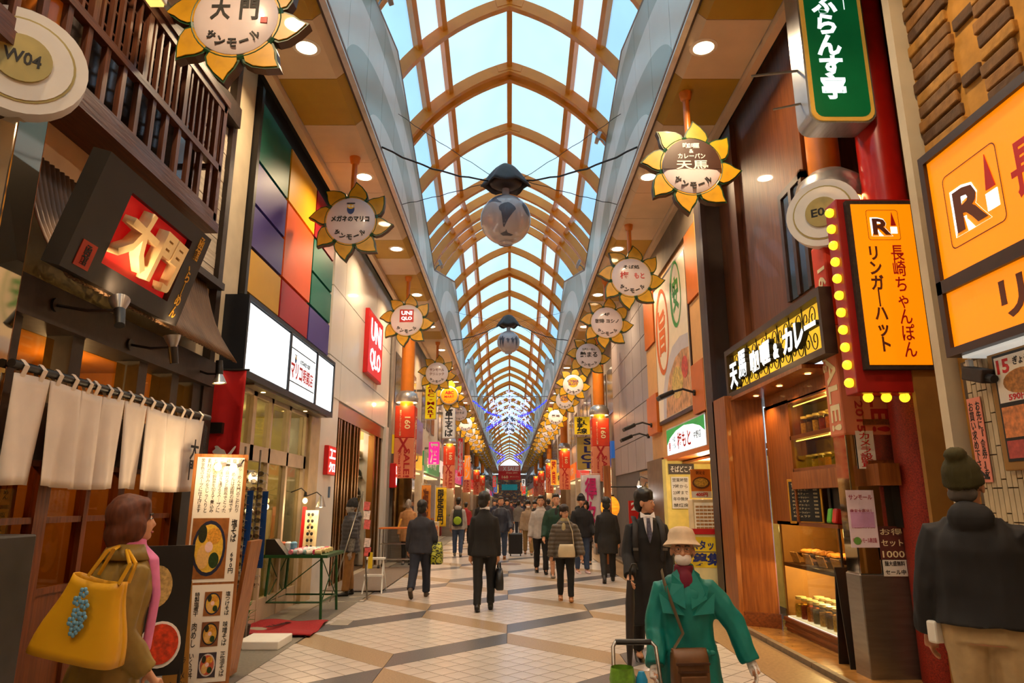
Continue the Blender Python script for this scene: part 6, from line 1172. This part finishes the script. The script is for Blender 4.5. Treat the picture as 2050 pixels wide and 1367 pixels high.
    def body(s):
        b = B(); s.torso(b, -.12, .55)
        b.tube([s.up((0, 0, .48)), s.neck + V((0, .005, .03)), s.H((0, 0, .06))], [.06, .052, .05], 12)
        for i in (0, 1): s.arm(b, i); s.leg(b, i); s.hand(b, i)
        for i in (0, 1): an = s.J['an%d' % i]; b.ell(an + V((0, .05, -.04)), (.035, .10, .03), 10, 7)
        H = s.H; b.ell(H((0, -.012, .145)), (.075, .092, .098), 16, 12, s.R); b.ell(H((0, .028, .085)), (.058, .062, .085), 14, 10, s.R); b.ell(H((0, .045, .03)), (.034, .038, .03), 10, 8, s.R)
        b.tube([H((0, .080, .125)), H((0, .089, .10)), H((0, .096, .083)), H((0, .082, .072))], [.009, .010, .013, .010], 8)
        for q in (-1, 1): b.ell(H((q * .078, -.005, .10)), (.012, .022, .034), 8, 6, s.R)
        s.bodyo = organic(b, 'body', s.skin, s.t, (.0075 if s.vox < .012 else s.vox * .85) if s.detail else s.vox, 3)
        if s.detail:
            for q in (-1, 1): B().ell(H((q * .030, .080, .118)), (.0115, .007, .0048), 10, 6, s.R).build('eye', EYEW, s.bodyo, 60); B().ell(H((q * .030, .0865, .118)), (.0058, .004, .0048), 8, 6, s.R).build('iris', HAIRB, s.bodyo, 60); B().tube([H((q * .014, .090, .138)), H((q * .032, .089, .143)), H((q * .048, .078, .138))], .0042, 5).build('eyebrow', HAIRB, s.bodyo)
            B().ell(H((0, .083, .045)), (.022, .010, .0065), 10, 6, s.R).build('mouth', LIPS, s.bodyo, 60)
    def trousers(s, mat, ex=.014, upto=.97):
        b = B(); s.torso(b, -.12, .10, .010)
        for i in (0, 1): s.leg(b, i, ex, upto)
        organic(b, 'trousers', mat, s.t, s.vox, 3, .010, 9, .6); return s
    def shoes(s, mat, size=1.):
        for i in (0, 1):
            an = s.J['an%d' % i]; R = M.Rotation(s.J['fa%d' % i] * (1 if s.J['fa%d' % i] < 0 else .5), 3, 'X'); b = B()
            f_ = lambda p: an + R @ V(p); b.tube([f_((0, -.065, -.045)), f_((0, -.02, -.04)), f_((0, .06, -.048)), f_((0, .135, -.056)), f_((0, .175, -.060))], [(.034 * size, .034), (.040 * size, .042), (.044 * size, .032), (.042 * size, .024), (.022 * size, .014)], 12); b.tube([f_((0, -.02, -.03)), f_((0, -.015, .05))], [.044 * size, .042 * size], 10)
            organic(b, 'shoe', mat, s.t, .010, 2)
        return s
    def jacket(s, mat, hem=-.12, ex=.022, flare=0., sleeve=1., fold=.012, hood=None, collar=True, puff=False, name='jacket'):
        b = B(); s.torso(b, hem, .51, ex, flare)
        for i in (0, 1): s.arm(b, i, ex * .85, sleeve)
        if collar: b.tube([s.up((0, -.01, .50)), s.up((0, -.012, .575))], [(.085, .082), (.072, .074)], 14)
        if hood: b.ell(s.up((0, -.12, .50)), (.115, .065, .085), 12, 8)
        o = organic(b, name, mat, s.t, s.vox, 3, fold, 7, .7)
        if puff:
            push(o.data, lambda q: .010 * abs(math.sin(q[2] * 42)))
        return s
    def hair(s, mat=HAIRB, style='short'):
        H = s.H; b = B()
        if style == 'short': b.ell(H((0, -.026, .168)), (.084, .096, .088), 16, 12, s.R); b.ell(H((0, .03, .212)), (.066, .06, .038), 12, 8, s.R); b.ell(H((0, -.062, .10)), (.070, .050, .07), 12, 8, s.R)
        elif style == 'full': b.ell(H((0, -.02, .175)), (.096, .106, .098), 16, 12, s.R); b.ell(H((0, .032, .208)), (.072, .056, .040), 12, 8, s.R); b.ell(H((0, -.06, .10)), (.085, .062, .09), 12, 8, s.R)
        elif style == 'bob': b.ell(H((0, -.03, .155)), (.112, .116, .112), 18, 12, s.R); b.ell(H((0, -.065, .055)), (.108, .085, .085), 14, 10, s.R); b.ell(H((-.075, .0, .085)), (.045, .075, .085), 12, 8, s.R); b.ell(H((.075, -.005, .085)), (.045, .07, .085), 12, 8, s.R); b.ell(H((0, .035, .198)), (.085, .055, .045), 12, 8, s.R); b.ell(H((0, -.06, .0)), (.10, .075, .05), 12, 8, s.R)
        elif style == 'fringe': b.ell(H((0, -.07, .08)), (.077, .04, .05), 14, 8, s.R)
        organic(b, 'hair', mat, s.t, .009 if s.detail else .014, 14 if style == 'bob' else 3, .006, 26, .4); return s
    def beanie(s, mat, tall=1.):
        b = B(); b.ell(s.H((0, -.022, .175)), (.092, .104, .098 * tall), 18, 12, s.R); b.ell(s.H((0, -.05, .25 * tall)), (.055, .06, .04), 12, 8, s.R); b.tube([s.H((0, -.018, .118)), s.H((0, -.018, .168))], [(.097, .109), (.096, .108)], 20)
        o = organic(b, 'beanie', mat, s.t, .010, 2)
        push(o.data, lambda q: .0025 * math.sin(math.atan2(q[1] - s.hc.y, q[0] - s.hc.x) * 60))
        return s
    def mask(s):
        b = B(); b.ell(s.H((0, .044, .052)), (.062, .058, .050), 14, 10, s.R); organic(b, 'face_mask', MASK, s.t, .010, 3); return s
    def glasses(s, mat=HAIRB):
        for q in (-1, 1):
            B().tube([s.H((q * .034 + .024 * math.cos(a), .100 - .012 * abs(math.cos(a)), .116 + .019 * math.sin(a))) for a in [2 * PI * k / 12 for k in range(13)]], .0028, 5, False).tube([s.H((q * .058, .088, .12)), s.H((q * .08, .0, .118))], .0028, 5).build('spectacle_rim', mat, s.t)
        B().tube([s.H((-.01, .102, .12)), s.H((.01, .102, .12))], .0028, 5).build('spectacle_bridge', mat, s.t); return s
    def part(s, name, b, mat, smooth=60, solid=0, bevel=0): return b.build(name, mat, s.t, smooth, solid=solid, bevel=bevel)
def bag(name, label, cat, b_parts, loc=(0, 0, 0), rz=0):
    t = thing(name, label, cat, loc, rz)
    for nm, b, m in b_parts: b.build(nm, m, t, 50)
    return t
def soft_box(w, d, h, bulge=.3, top=.8):
    """a bag body: rounded, narrower at the top"""
    b = B(); n = 20; prof = [(0, .90), (.06, 1.0), (.4, 1.0), (.8, (1 + top) / 2), (1, top)]; vs = []
    for z, s_ in prof:
        for k in range(n):
            a = 2 * PI * k / n; c_, q = math.cos(a), math.sin(a); e = .45; vs.append((w / 2 * s_ * math.copysign(abs(c_) ** e, c_), d / 2 * (s_ if z < .9 else .35) * math.copysign(abs(q) ** e, q), h * z))
    fs = [(i * n + k, i * n + (k + 1) % n, (i + 1) * n + (k + 1) % n, (i + 1) * n + k) for i in range(len(prof) - 1) for k in range(n)] + [tuple(range(n - 1, -1, -1)), tuple(range((len(prof) - 1) * n, len(prof) * n))]
    return b.add(vs, fs)
STEP = ((.34, .12), (-.22, .28)); STEP2 = ((-.24, .30), (.32, .10)); STAND = ((.03, .02), (-.03, .03))
BLK = cl('black', (24, 22, 24)); NAV = cl('navy', (30, 34, 52)); JEAN = cl('denim', (60, 76, 104)); DKJ = cl('dark_denim', (34, 38, 54)); KHA = cl('khaki', (150, 120, 72)); SHOEB = pm('shoe_black', (22, 18, 18), .35); SHOET = pm('shoe_tan', (150, 96, 40), .6); SHOEG = pm('shoe_grey', (120, 112, 104), .6); SHOEW = pm('shoe_white_pink', (226, 190, 190), .5)
# --- woman in olive coat by the ramen shop
p = Fig('woman in an olive coat seen from behind, reading the ramen shop front', -1.98, 3.62, -.75, 1.61, STAND, ((.05, .14, .25), (-.22, .16, .85)), .10, (-.35, -.12), .010)
p.jacket(cl('olive', (136, 108, 44), .6), -.50, .036, .05, fold=.016, name='coat').trousers(BLK).shoes(SHOEB).hair(pm('hair_auburn', (92, 44, 20), .65, var=.35, scale=40, stretch=(1, 1, .2)), 'bob')
p.part('coat_collar', B().tube([p.up((0, -.015, .475)), p.up((0, -.02, .55))], [(.145, .12), (.085, .085)], 18, False), cl('olive', (136, 108, 44), .6), solid=.012)
pk_ = cl('pink', (220, 120, 170), .7); b = B(); b.tube([p.up((.02, .03, .54)), p.up((.075, .10, .48)), p.up((.085, .15, .30)), p.up((.08, .16, .02))], [(.05, .035), (.05, .03), (.045, .022), (.045, .02)], 10); b.tube([p.up((0, -.01, .52)), p.up((0, -.01, .585))], [(.088, .088), (.08, .08)], 14); organic(b, 'scarf', pk_, p.t, .010, 2)
wp_ = V((-1.98, 3.36, .88)); YB = pm('yellow_leather', (216, 158, 24), .4, var=.06, scale=5)
def tote(u, v):
    a = u * 2 * PI; c_, q = math.cos(a), math.sin(a); w = .215 - .085 * v + .01 * math.sin(6 * v); d = .085 * (1 - .55 * v); e = .5; v *= .94
    return V((w * math.copysign(abs(c_) ** e, c_) + .02 * v, d * math.copysign(abs(q) ** e, q), .36 * v + .02 * abs(c_) * v))
tb_ = thing('tote_bag', 'large yellow leather tote hanging from the shoulder of the woman in olive', 'bag', wp_, -.12); tb_.rotation_euler = (0, .16, -.12)
B().grid(tote, 32, 10).add([tote(k / 32, 0) for k in range(32)], [tuple(range(31, -1, -1))]).build('bag_body', YB, tb_, 60, solid=.006)
sh_ = p.W(p.up((-.12, -.06, .50))) - wp_; sh_ = M.Rotation(.12, 3, 'Z') @ sh_
for dy in (-.035, .035): B().tube([(-.02, dy, .36), (.03, dy * .6, .48), sh_ + V((0, 0, .03)), (.16, dy * .6, .44), (.14, dy, .35)], .009, 6).build('strap', YB, tb_, 60)
fl_ = B()
for k, (x, z) in enumerate(((.02, .30), (.0, .26), (.04, .25), (.01, .21), (.045, .20), (.0, .17), (.04, .16), (.02, .13))):
    for q in range(5): fl_.ell((x + .014 * math.cos(q * 1.256), -.09, z + .014 * math.sin(q * 1.256)), (.011, .006, .011), 6, 5)
fl_.build('flower_charm', pm('charm_blue', (110, 160, 190), .5, var=.2, scale=40), tb_, 60)
# --- woman in the green trench coat
TEAL = cl('teal_trench', (0, 122, 114), .55, .08)
p = Fig('elderly woman in a teal trench coat and beige hat walking towards the viewer', 1.04, 4.3, PI - .1, 1.43, ((.28, .1), (-.2, .25)), ((.10, .62, .12), (.12, .20, .5)), .03, (-.12, -.05), .010, w=1.05)
p.jacket(TEAL, -.50, .040, .10, fold=.018, name='trench_coat').trousers(BLK).shoes(SHOEB).mask().glasses(pm('brass_rim', (120, 84, 60), .3)); p.hair(pm('hair_grey', (120, 112, 106), .6), 'fringe')
CLR = cl('teal_trench', (0, 124, 102))
for q in (-1, 1):
    p.part('lapel', B().add([p.up((q * .02, .165, .30)), p.up((q * .13, .135, .36)), p.up((q * .145, .125, .44)), p.up((q * .10, .105, .46)), p.up((q * .095, .10, .52)), p.up((q * .055, .085, .55)), p.up((q * .02, .125, .45))], [(0, 1, 2, 3, 4, 5, 6)]), CLR, 0, .012)
    p.part('storm_flap', B().add([p.up((q * .03, .168, .26)), p.up((q * .17, .14, .27)), p.up((q * .19, .10, .40)), p.up((q * .12, .13, .40))], [(0, 1, 2, 3)]), CLR, 0, .010)
p.part('belt', B().tube([p.up((.198 * math.cos(a), .152 * math.sin(a), .02)) for a in [2 * PI * k / 24 for k in range(25)]], [(.006, .024)] * 25, 8, False), CLR); p.part('belt_knot', B().ell(p.up((-.10, .155, .02)), (.035, .02, .028)).ell(p.up((-.14, .15, .02)), (.03, .012, .018)).ell(p.up((-.10, .155, -.05)), (.014, .008, .06)), CLR)
organic(B().tube([p.up((0, .02, .50)), p.up((0, .02, .575))], [(.075, .08), (.065, .07)], 14).ell(p.up((0, .10, .47)), (.055, .035, .08), 10, 8), 'scarf', cl('wine', (110, 16, 44)), p.t, .010, 2)
HB = cl('hat_beige', (206, 180, 150)); b = B()
p.part('bucket_hat', B().lathe([(0, .272), (.045, .268), (.082, .250), (.096, .215), (.100, .178), (.118, .158), (.136, .138), (.132, .134), (.098, .165), (.09, .18)], tuple(p.hc + V((0, -.012, .004))), 28, p.R @ M.Rotation(.10, 3, 'X')), HB)
for i in (0, 1): b = B(); p.hand(b, i); b.tube([p.J['wr%d' % i] - p.J['fd%d' % i] * .05, p.J['wr%d' % i] + p.J['fd%d' % i] * .03], .034, 10); organic(b, 'glove', MASK, p.t, .0065, 2).scale = (1.0, 1.0, 1.0)
BRB = pm('brown_nylon', (104, 66, 34), .5, var=.15, scale=20); pb_ = p.W(p.up((.02, .22, -.20)))
t = thing('shoulder_bag', 'brown zipped shoulder bag hanging across the teal coat', 'bag', pb_, .1); B().add(soft_box(.21, .11, .22, .2, .95).v, soft_box(.21, .11, .22, .2, .95).f).build('bag_body', BRB, t, 60); B().box((0, -.06, .15), (.19, .012, .012)).box((0, -.06, .11), (.17, .012, .01)).build('zip', pm('zip_dark', (70, 40, 24), .4), t); B().box((0, -.062, .05), (.15, .014, .08)).build('pocket', BRB, t, bevel=.008)
Ls = lambda q: M.Rotation(-.1, 3, 'Z') @ (p.W(q) - pb_); B().tube([(-.10, -.0, .2), Ls(p.up((.05, .19, .15))), Ls(p.up((.10, .175, .30))), Ls(p.up((.15, .10, .47))), Ls(p.up((.15, -.02, .53)))], [(.014, .004)] * 5, 6).build('strap', pm('strap_olive', (96, 80, 54), .6), t, 60)
# walking trolley in front of her
tr = thing('shopping_trolley', 'small wheeled shopping trolley pushed by the woman in teal', 'trolley', (.70, 4.02, 0), PI)
for q in (-1, 1): B().tube([(q * .13, .1, .08), (q * .13, -.02, .55), (q * .12, -.10, .78), (q * .10, -.13, .80)], .011, 8).build('frame_tube', m_steel, tr, 60); B().lathe([(0, -.02), (.07, -.02), (.07, .02), (0, .02)], (q * .16, .1, .07), 16, M.Rotation(PI / 2, 3, 'Y')).build('wheel', m_black, tr, 40)
B().tube([(-.10, -.13, .80), (.10, -.13, .80)], .016, 8).build('handle', m_black, tr); B().add(soft_box(.32, .24, .46, .2, 1.05).v, soft_box(.32, .24, .46, .2, 1.05).f).build('bag_body', pm('trolley_brown', (120, 76, 60), .6, var=.2), tr, 60).location = (0, .06, .08)
tag(B().lathe([(0, 0), (.05, .02), (.07, .12), (.06, .18)], (.60, 3.94, .535), 12).build('vegetable_pack', pm('pack_green', (110, 160, 50), .4, var=.4, scale=20), None, 50), 'green vegetables in a plastic wrap on top of the shopping trolley', 'vegetables'); tag(B().lathe([(0, 0), (.03, 0), (.032, .12), (.015, .16), (0, .16)], (.70, 3.93, .535), 12).build('blue_bottle', pm('bottle_blue', (40, 140, 190), .3), None, 50), 'blue bottle sticking out of the shopping trolley', 'bottle')
# --- man in beanie at the right edge
p = Fig('man in an olive beanie and black hoodie seen from behind at the champon restaurant', 2.62, 4.0, -.62, 1.82, STAND, ((.05, .22, .2), (.30, .16, .6)), .05, (-.25, -.22), .010, w=1.12, skin=SKIN2)
p.jacket(BLK, -.04, .052, 0, fold=.014, hood=True, name='hoodie').trousers(cl('sand', (176, 148, 104)), .026).shoes(SHOEB).hair(pm('hair_grey_short', (86, 78, 72), .6), 'fringe').beanie(cl('olive_knit', (58, 52, 18), .9), 1.15)
tg = p.W((-.23, .0, .80)); tag(B().box(tuple(tg), (.08, .06, .12), M.Rotation(.3, 3, 'Z')).build('folded_paper', m_paper, bevel=.012), 'folded white paper sticking out of the trouser pocket of the man in the beanie', 'paper')
# --- man with umbrella
p = Fig('man in a black overcoat and striped tie, looking aside, umbrella in hand', 1.42, 7.35, PI, 1.72, ((.2, .1), (-.15, .2)), ((.02, .16, .2), (.22, .16, .62)), .0, (.95, -.02), .011, w=1.05)
p.jacket(BLK, -.50, .034, .05, fold=.012, name='overcoat').trousers(BLK).shoes(SHOEB, 1.1).hair(HAIRB, 'full')
p.part('shirt_front', B().add([p.up((-.05, .105, .55)), p.up((.05, .105, .55)), p.up((.035, .15, .40)), p.up((0, .165, .28)), p.up((-.035, .15, .40))], [(0, 4, 3, 2, 1)]), cl('shirt_white', (226, 220, 222)), 0, .012); p.part('tie', B().add([p.up((-.016, .122, .52)), p.up((.016, .122, .52)), p.up((.026, .168, .36)), p.up((0, .178, .28)), p.up((-.026, .168, .36))], [(0, 4, 3, 2, 1)]), pm('striped_tie', (70, 70, 92), .5, var=.6, scale=40), 0, .012)
for q in (-1, 1): p.part('collar', B().add([p.up((q * .005, .118, .535)), p.up((q * .07, .08, .58)), p.up((q * .075, .11, .52))], [(0, 1, 2)]), cl('shirt_white', (226, 220, 222)), 0, .01)
for q in (-1, 1): p.part('backpack_strap', B().tube([p.up((q * .13, .10, .10)), p.up((q * .145, .155, .28)), p.up((q * .13, .12, .46)), p.up((q * .12, -.04, .53))], [(.028, .008)] * 4, 8), pm('webbing', (40, 38, 40), .7)); p.part('buckle', B().box(tuple(p.up((q * .146, .168, .22))), (.05, .015, .025)), m_steel)
hw = p.W(p.J['wr1'] + p.J['fd1'] * .08); t = thing('umbrella', 'closed black umbrella held point down by the man in the overcoat', 'umbrella', hw); B().tube([(0, 0, .10), (0, -.0, -.15), (-.05, -.02, -.95)], [.008, .008, .006], 8).build('shaft', m_steel, t); B().tube([(0, .0, .02), (-.012, -.005, -.2), (-.03, -.01, -.55), (-.045, -.018, -.85)], [.034, .046, .036, .012], 10).build('folded_canopy', m_tarp, t, 60); B().tube([(0, 0, .02), (0, 0, .12), (.02, -.0, .17), (.06, 0, .17), (.075, 0, .12)], .011, 8).build('crook_handle', pm('handle_black', (30, 26, 24), .3), t, 60)
# --- walkers in the middle distance
p = Fig('man in a black business suit walking away with a briefcase', -.38, 10.8, 0, 1.73, ((-.12, .14), (.16, .06)), ((.05, .12, .1), (.0, .10, .15)), .0, (-.45, 0), .014)
p.jacket(BLK, -.12, .026, .02, fold=.008, name='suit_jacket').trousers(BLK, .012).shoes(SHOEB).hair(HAIRB, 'full'); p.part('shirt_collar', B().tube([p.up((0, -.005, .55)), p.up((0, 0, .592))], [(.074, .074), (.066, .066)], 14, False), cl('shirt_white', (226, 220, 222)), solid=.008)
hw = p.W(p.J['wr1'] + p.J['fd1'] * .1); t = thing('briefcase', 'black soft briefcase carried by the man in the suit', 'bag', hw + V((.02, 0, -.38)), .1); sb_ = soft_box(.12, .40, .30, .2, .75); B().add(sb_.v, sb_.f).build('bag_body', pm('black_leather', (22, 20, 22), .4), t, 60)
for q in (-1, 1): B().tube([(q * .02, -.10, .29), (q * .015, -.05, .38), (q * .015, .05, .38), (q * .02, .10, .29)], .009, 6).build('handle', pm('black_leather', (22, 20, 22), .4), t, 60)
p = Fig('person in a dark navy jacket walking away on the left with one heel raised', -1.52, 12.2, -.05, 1.62, ((-.28, .42), (.22, .05)), ((.1, .18, .35), (.1, .2, .7)), .05, (0, -.05), .014, w=1.1)
p.jacket(cl('slate', (44, 44, 54)), -.12, .040, .03, fold=.014).trousers(DKJ, .022).shoes(pm('shoe_brown', (70, 52, 38), .5)).hair(HAIRB, 'full'); p.part('scarf', B().tube([p.up((0, 0, .53)), p.up((0, 0, .60))], [(.085, .085), (.08, .08)], 14), cl('maroon', (60, 26, 30)))
hw = p.W((.28, .1, .86)); t = thing('checked_bag', 'yellow and black checked shopping bag beside the person in navy', 'bag', hw + V((0, 0, -.28))); sb_ = soft_box(.2, .34, .36, .2, .8); B().add(sb_.v, sb_.f).build('bag_body', goods('check_cloth', [(30, 34, 20), (170, 170, 40), (40, 50, 20), (190, 190, 70)], 0), t, 60); B().tube([(0, -.08, .34), (0, -.04, .46), (0, .04, .46), (0, .08, .34)], .01, 6).build('handle', BLK, t, 60)
p = Fig('woman in a grey brown quilted coat with glasses walking towards the viewer', .92, 11.8, PI - .05, 1.53, ((.12, .06), (-.1, .12)), ((.12, .3, .3), (.05, .22, .2)), 0, (.5, 0), .012, w=1.05)
p.jacket(cl('taupe_quilt', (84, 72, 60), .45), -.12, .050, .04, fold=.008, hood=True, puff=True, name='quilted_coat').trousers(BLK, .012).shoes(SHOET).hair(pm('hair_brown', (44, 28, 22), .5), 'full').glasses(pm('brass_rim', (120, 84, 60), .3)); organic(B().tube([p.up((0, .0, .50)), p.up((0, .01, .58))], [(.085, .085), (.075, .08)], 14).ell(p.up((.02, .14, .38)), (.045, .03, .12)), 'scarf', cl('pale_scarf', (176, 160, 120)), p.t, .011, 2)
hw = p.W(p.up((-.02, .24, -.10))); t = thing('crossbody_bag', 'cream crossbody bag on the woman in the quilted coat', 'bag', hw); sb_ = soft_box(.28, .09, .2, .2, .8); B().add(sb_.v, sb_.f).build('bag_body', pm('cream_leather', (206, 186, 150), .45), t, 60); B().tube([(.12, 0, .18), (.10, .02, .40), (.03, .09, .62)], .006, 6).build('strap', pm('cream_leather', (206, 186, 150), .45), t, 60)
p = Fig('young man in a light grey hoodie walking towards the viewer', .72, 16.2, PI, 1.74, ((.2, .06), (-.2, .3)), ((.05, .2, .3), (.05, .2, .3)), 0, (0, 0), .014, w=1.06); p.jacket(cl('grey_hoodie', (176, 166, 160)), -.12, .034, .0, fold=.014, hood=True, name='hoodie').trousers(BLK, .016).shoes(SHOEB, 1.1).hair(HAIRB, 'short')
p = Fig('stocky man in a dark green jacket and shorts behind the quilted coat', 1.02, 15.4, PI, 1.76, ((-.1, .1), (.12, .06)), ((.05, .22, .5), (.05, .22, .5)), 0, (0, 0), .014, w=1.18); p.jacket(cl('dark_green', (24, 58, 44)), -.12, .04, .02, fold=.012).trousers(BLK, .03, .35).shoes(SHOEG, 1.15).hair(HAIRB, 'short')
p.part('shirt_front', B().ell(p.up((0, .10, .28)), (.07, .07, .24)), BLK)
p = Fig('man in a black jacket and knit cap among the walkers on the right', 1.66, 16.3, PI + .25, 1.74, ((.06, .03), (-.06, .06)), ((.08, .2, .6), (.05, .18, .4)), 0, (-.35, 0), .015, w=1.1); p.jacket(BLK, -.12, .04, .02, fold=.012, hood=True).trousers(JEAN, .016).shoes(SHOEW, 1.1).hair(HAIRB, 'short').beanie(BLK)
p = Fig('man in a long black coat walking away near the timber post', 2.0, 14.5, -.1, 1.70, STEP2, ((.1, .14, .2), (.05, .14, .2)), 0, (-.1, 0), .014); p.jacket(BLK, -.30, .034, .05, fold=.010, name='coat').trousers(BLK, .014).shoes(SHOEB).hair(HAIRB, 'full')
p = Fig('person with a white face mask and beige hoodie walking towards the viewer', .58, 21.9, PI, 1.66, STEP, ((.05, .22, .2), (.05, .2, .2)), 0, (0, 0), .016); p.jacket(cl('beige_hoodie', (156, 132, 108)), -.12, .034, 0, fold=.012, hood=True).trousers(KHA, .02).shoes(SHOEG).hair(HAIRB, 'full').mask()
p = Fig('man in a navy windbreaker and blue jeans walking towards the viewer', -.24, 19.8, PI, 1.76, STEP2, ((.2, .25, .5), (.2, .25, .4)), 0, (.3, 0), .015, w=1.1); p.jacket(cl('windbreaker', (36, 40, 56), .5), -.12, .05, .02, fold=.014).trousers(JEAN, .018).shoes(SHOET).hair(pm('hair_grey_brown', (76, 66, 60), .6), 'short')
p = Fig('person in a grey hoodie with a green backpack walking away', -1.55, 21.3, 0, 1.72, ((.1, .05), (-.1, .12)), ((.1, .16, .3), (.1, .16, .3)), 0, (0, 0), .016, detail=0); p.jacket(cl('grey_hoodie', (176, 166, 160)), -.12, .032, 0, fold=.012, hood=True).trousers(JEAN, .016).shoes(SHOEG).hair(HAIRB, 'short')
q_ = p.W(p.up((0, -.2, -.02))); t = thing('backpack', 'black and lime backpack worn by the person in the grey hoodie', 'backpack', q_); sb_ = soft_box(.30, .18, .46, .2, .8); B().add(sb_.v, sb_.f).build('bag_body', cl('pack_black', (34, 38, 34)), t, 60); B().ell((0, -.09, .16), (.12, .04, .12)).build('lime_pocket', cl('lime', (150, 180, 40)), t, 60)
for q in (-1, 1): B().tube([(q * .09, .06, .42), (q * .1, .14, .52), (q * .1, .2, .48)], [(.024, .007)] * 3, 6).build('strap', BLK, t, 60)
p = Fig('woman in a dark coat partly hidden behind the man in the knit cap', 2.0, 18.6, PI, 1.62, STAND, lean=0, vox=.016, detail=0); p.jacket(cl('charcoal', (50, 44, 46)), -.30, .034, .03).trousers(BLK).shoes(SHOEB).hair(HAIRB, 'bob')
t = thing('suitcase', 'upright black wheeled suitcase in the middle of the street', 'suitcase', (.18, 21.4, 0)); B().box((0, 0, .36), (.42, .26, .60)).build('shell', pm('suitcase_black', (30, 28, 30), .4), t, bevel=.04)
for k in range(4): B().box((-.15 + k * .1, -.135, .36), (.03, .012, .5)).build('ridge', pm('suitcase_black', (30, 28, 30), .4), t)
for sx in (-1, 1):
    for sy in (-1, 1): B().lathe([(0, -.015), (.035, -.015), (.035, .015), (0, .015)], (sx * .15, sy * .09, .035), 12, M.Rotation(PI / 2, 3, 'Y')).build('wheel', m_black, t, 40)
B().tube([(-.1, .1, .66), (-.1, .1, 1.0), (.1, .1, 1.0), (.1, .1, .66)], .011, 6).build('pull_handle', m_steel, t)
CR = [(-.9, 26, PI, 'brown', (90, 62, 44)), (.9, 25, PI, 'black', (26, 24, 26)), (1.5, 27, 0, 'charcoal', (56, 52, 56)), (-.1, 28.5, PI, 'dark suit', (34, 34, 44)), (-1.7, 27.5, 0, 'red', (150, 30, 34)), (.4, 31, 0, 'grey', (110, 104, 100)), (-.7, 33, PI, 'navy', (34, 40, 66)), (1.3, 34, PI, 'beige', (160, 138, 106)), (-1.5, 35, PI, 'black', (26, 24, 26)), (.1, 38, PI, 'wine', (90, 30, 40)), (1.7, 40, 0, 'brown', (90, 62, 44)), (-.5, 42, 0, 'black', (26, 24, 26)), (.8, 45, PI, 'navy', (34, 40, 66)), (-1.4, 47, PI, 'grey', (110, 104, 100)), (.2, 52, PI, 'charcoal', (56, 52, 56)), (1.3, 55, 0, 'black', (26, 24, 26)), (-.9, 58, PI, 'brown', (90, 62, 44)), (.5, 63, PI, 'navy', (34, 40, 66)), (-.3, 70, PI, 'black', (26, 24, 26)), (1.1, 72, PI, 'grey', (110, 104, 100)), (-1.3, 74, PI, 'charcoal', (56, 52, 56))]
rr = random.Random(5)
for k in range(5): CR.append((rr.uniform(-1.8, 1.8), 78 + k * 6, PI, ('brown', 'black', 'navy', 'beige', 'wine')[k], ((90, 62, 44), (26, 24, 26), (34, 40, 66), (160, 138, 106), (90, 30, 40))[k]))
for k, (x, y, rz, cn, c_) in enumerate(CR):
    p = Fig('distant walker in a %s coat, %s of the far crowd counting away' % (cn, ORD[k]), x, y, rz, 1.60 + .05 * (k % 4), (STEP, STEP2, STAND)[k % 3], vox=.022 if y < 40 else .03, detail=0, group='far crowd', w=1.0 + .04 * (k % 3)); p.jacket(cl('crowd_' + cn.replace(' ', '_'), c_), -.12 if k % 3 else -.30, .035, .03).trousers((BLK, DKJ, JEAN, KHA)[k % 4]).hair(HAIRB, 'full' if k % 2 else 'short')
    if y < 40: p.shoes(SHOEB)
# ---------------------------------------------------------------- mannequins
m_man = pm('mannequin_grey', (150, 140, 132), .4)
p = Fig('headless mannequin in a dark quilted vest and khaki trousers outside the clothing store', -2.80, 12.5, PI - 1.15, 1.62, ((.10, .03), (-.06, .03)), ((.0, .12, .1), (.0, .12, .1)), 0, (0, 0), .014, name='mannequin', cat='mannequin', skin=m_man, detail=0, w=1.05)
p.jacket(cl('vest_slate', (60, 58, 62), .5), -.12, .05, .02, .02, .008, hood=True, puff=True, name='quilted_vest'); b = B(); p.arm(b, 0, .02); p.arm(b, 1, .02); organic(b, 'printed_sleeves', pm('camo_sleeve', (110, 106, 100), .8, var=.5, scale=30), p.t, .012, 2); p.trousers(cl('chino', (140, 96, 46)), .02).shoes(SHOEB).beanie(BLK)
p = Fig('mannequin in a beige hooded coat by the first sale column', -2.66, 18.5, PI, 1.66, STAND, ((.0, .12, .1), (.0, .12, .1)), 0, (0, 0), .016, name='mannequin', cat='mannequin', skin=m_man, detail=0); p.jacket(cl('camel', (176, 124, 76)), -.30, .05, .03, hood=True, name='coat').trousers(BLK).shoes(SHOEB)
for m in bpy.data.materials:      # small glowing parts already have a lamp beside them: no need to sample each facet as a light
    if any(k in m.name for k in ('bulb', 'led_', 'downlight_lens', 'hood', 'goods', 'light_strip', 'far_', 'lit_shop', 'fascia_', 'vsign', 'case_base', 'machine_panel', 'poster', 'sign_orange')): m.cycles.emission_sampling = 'NONE'
bpy.data.scenes.remove(WORK)
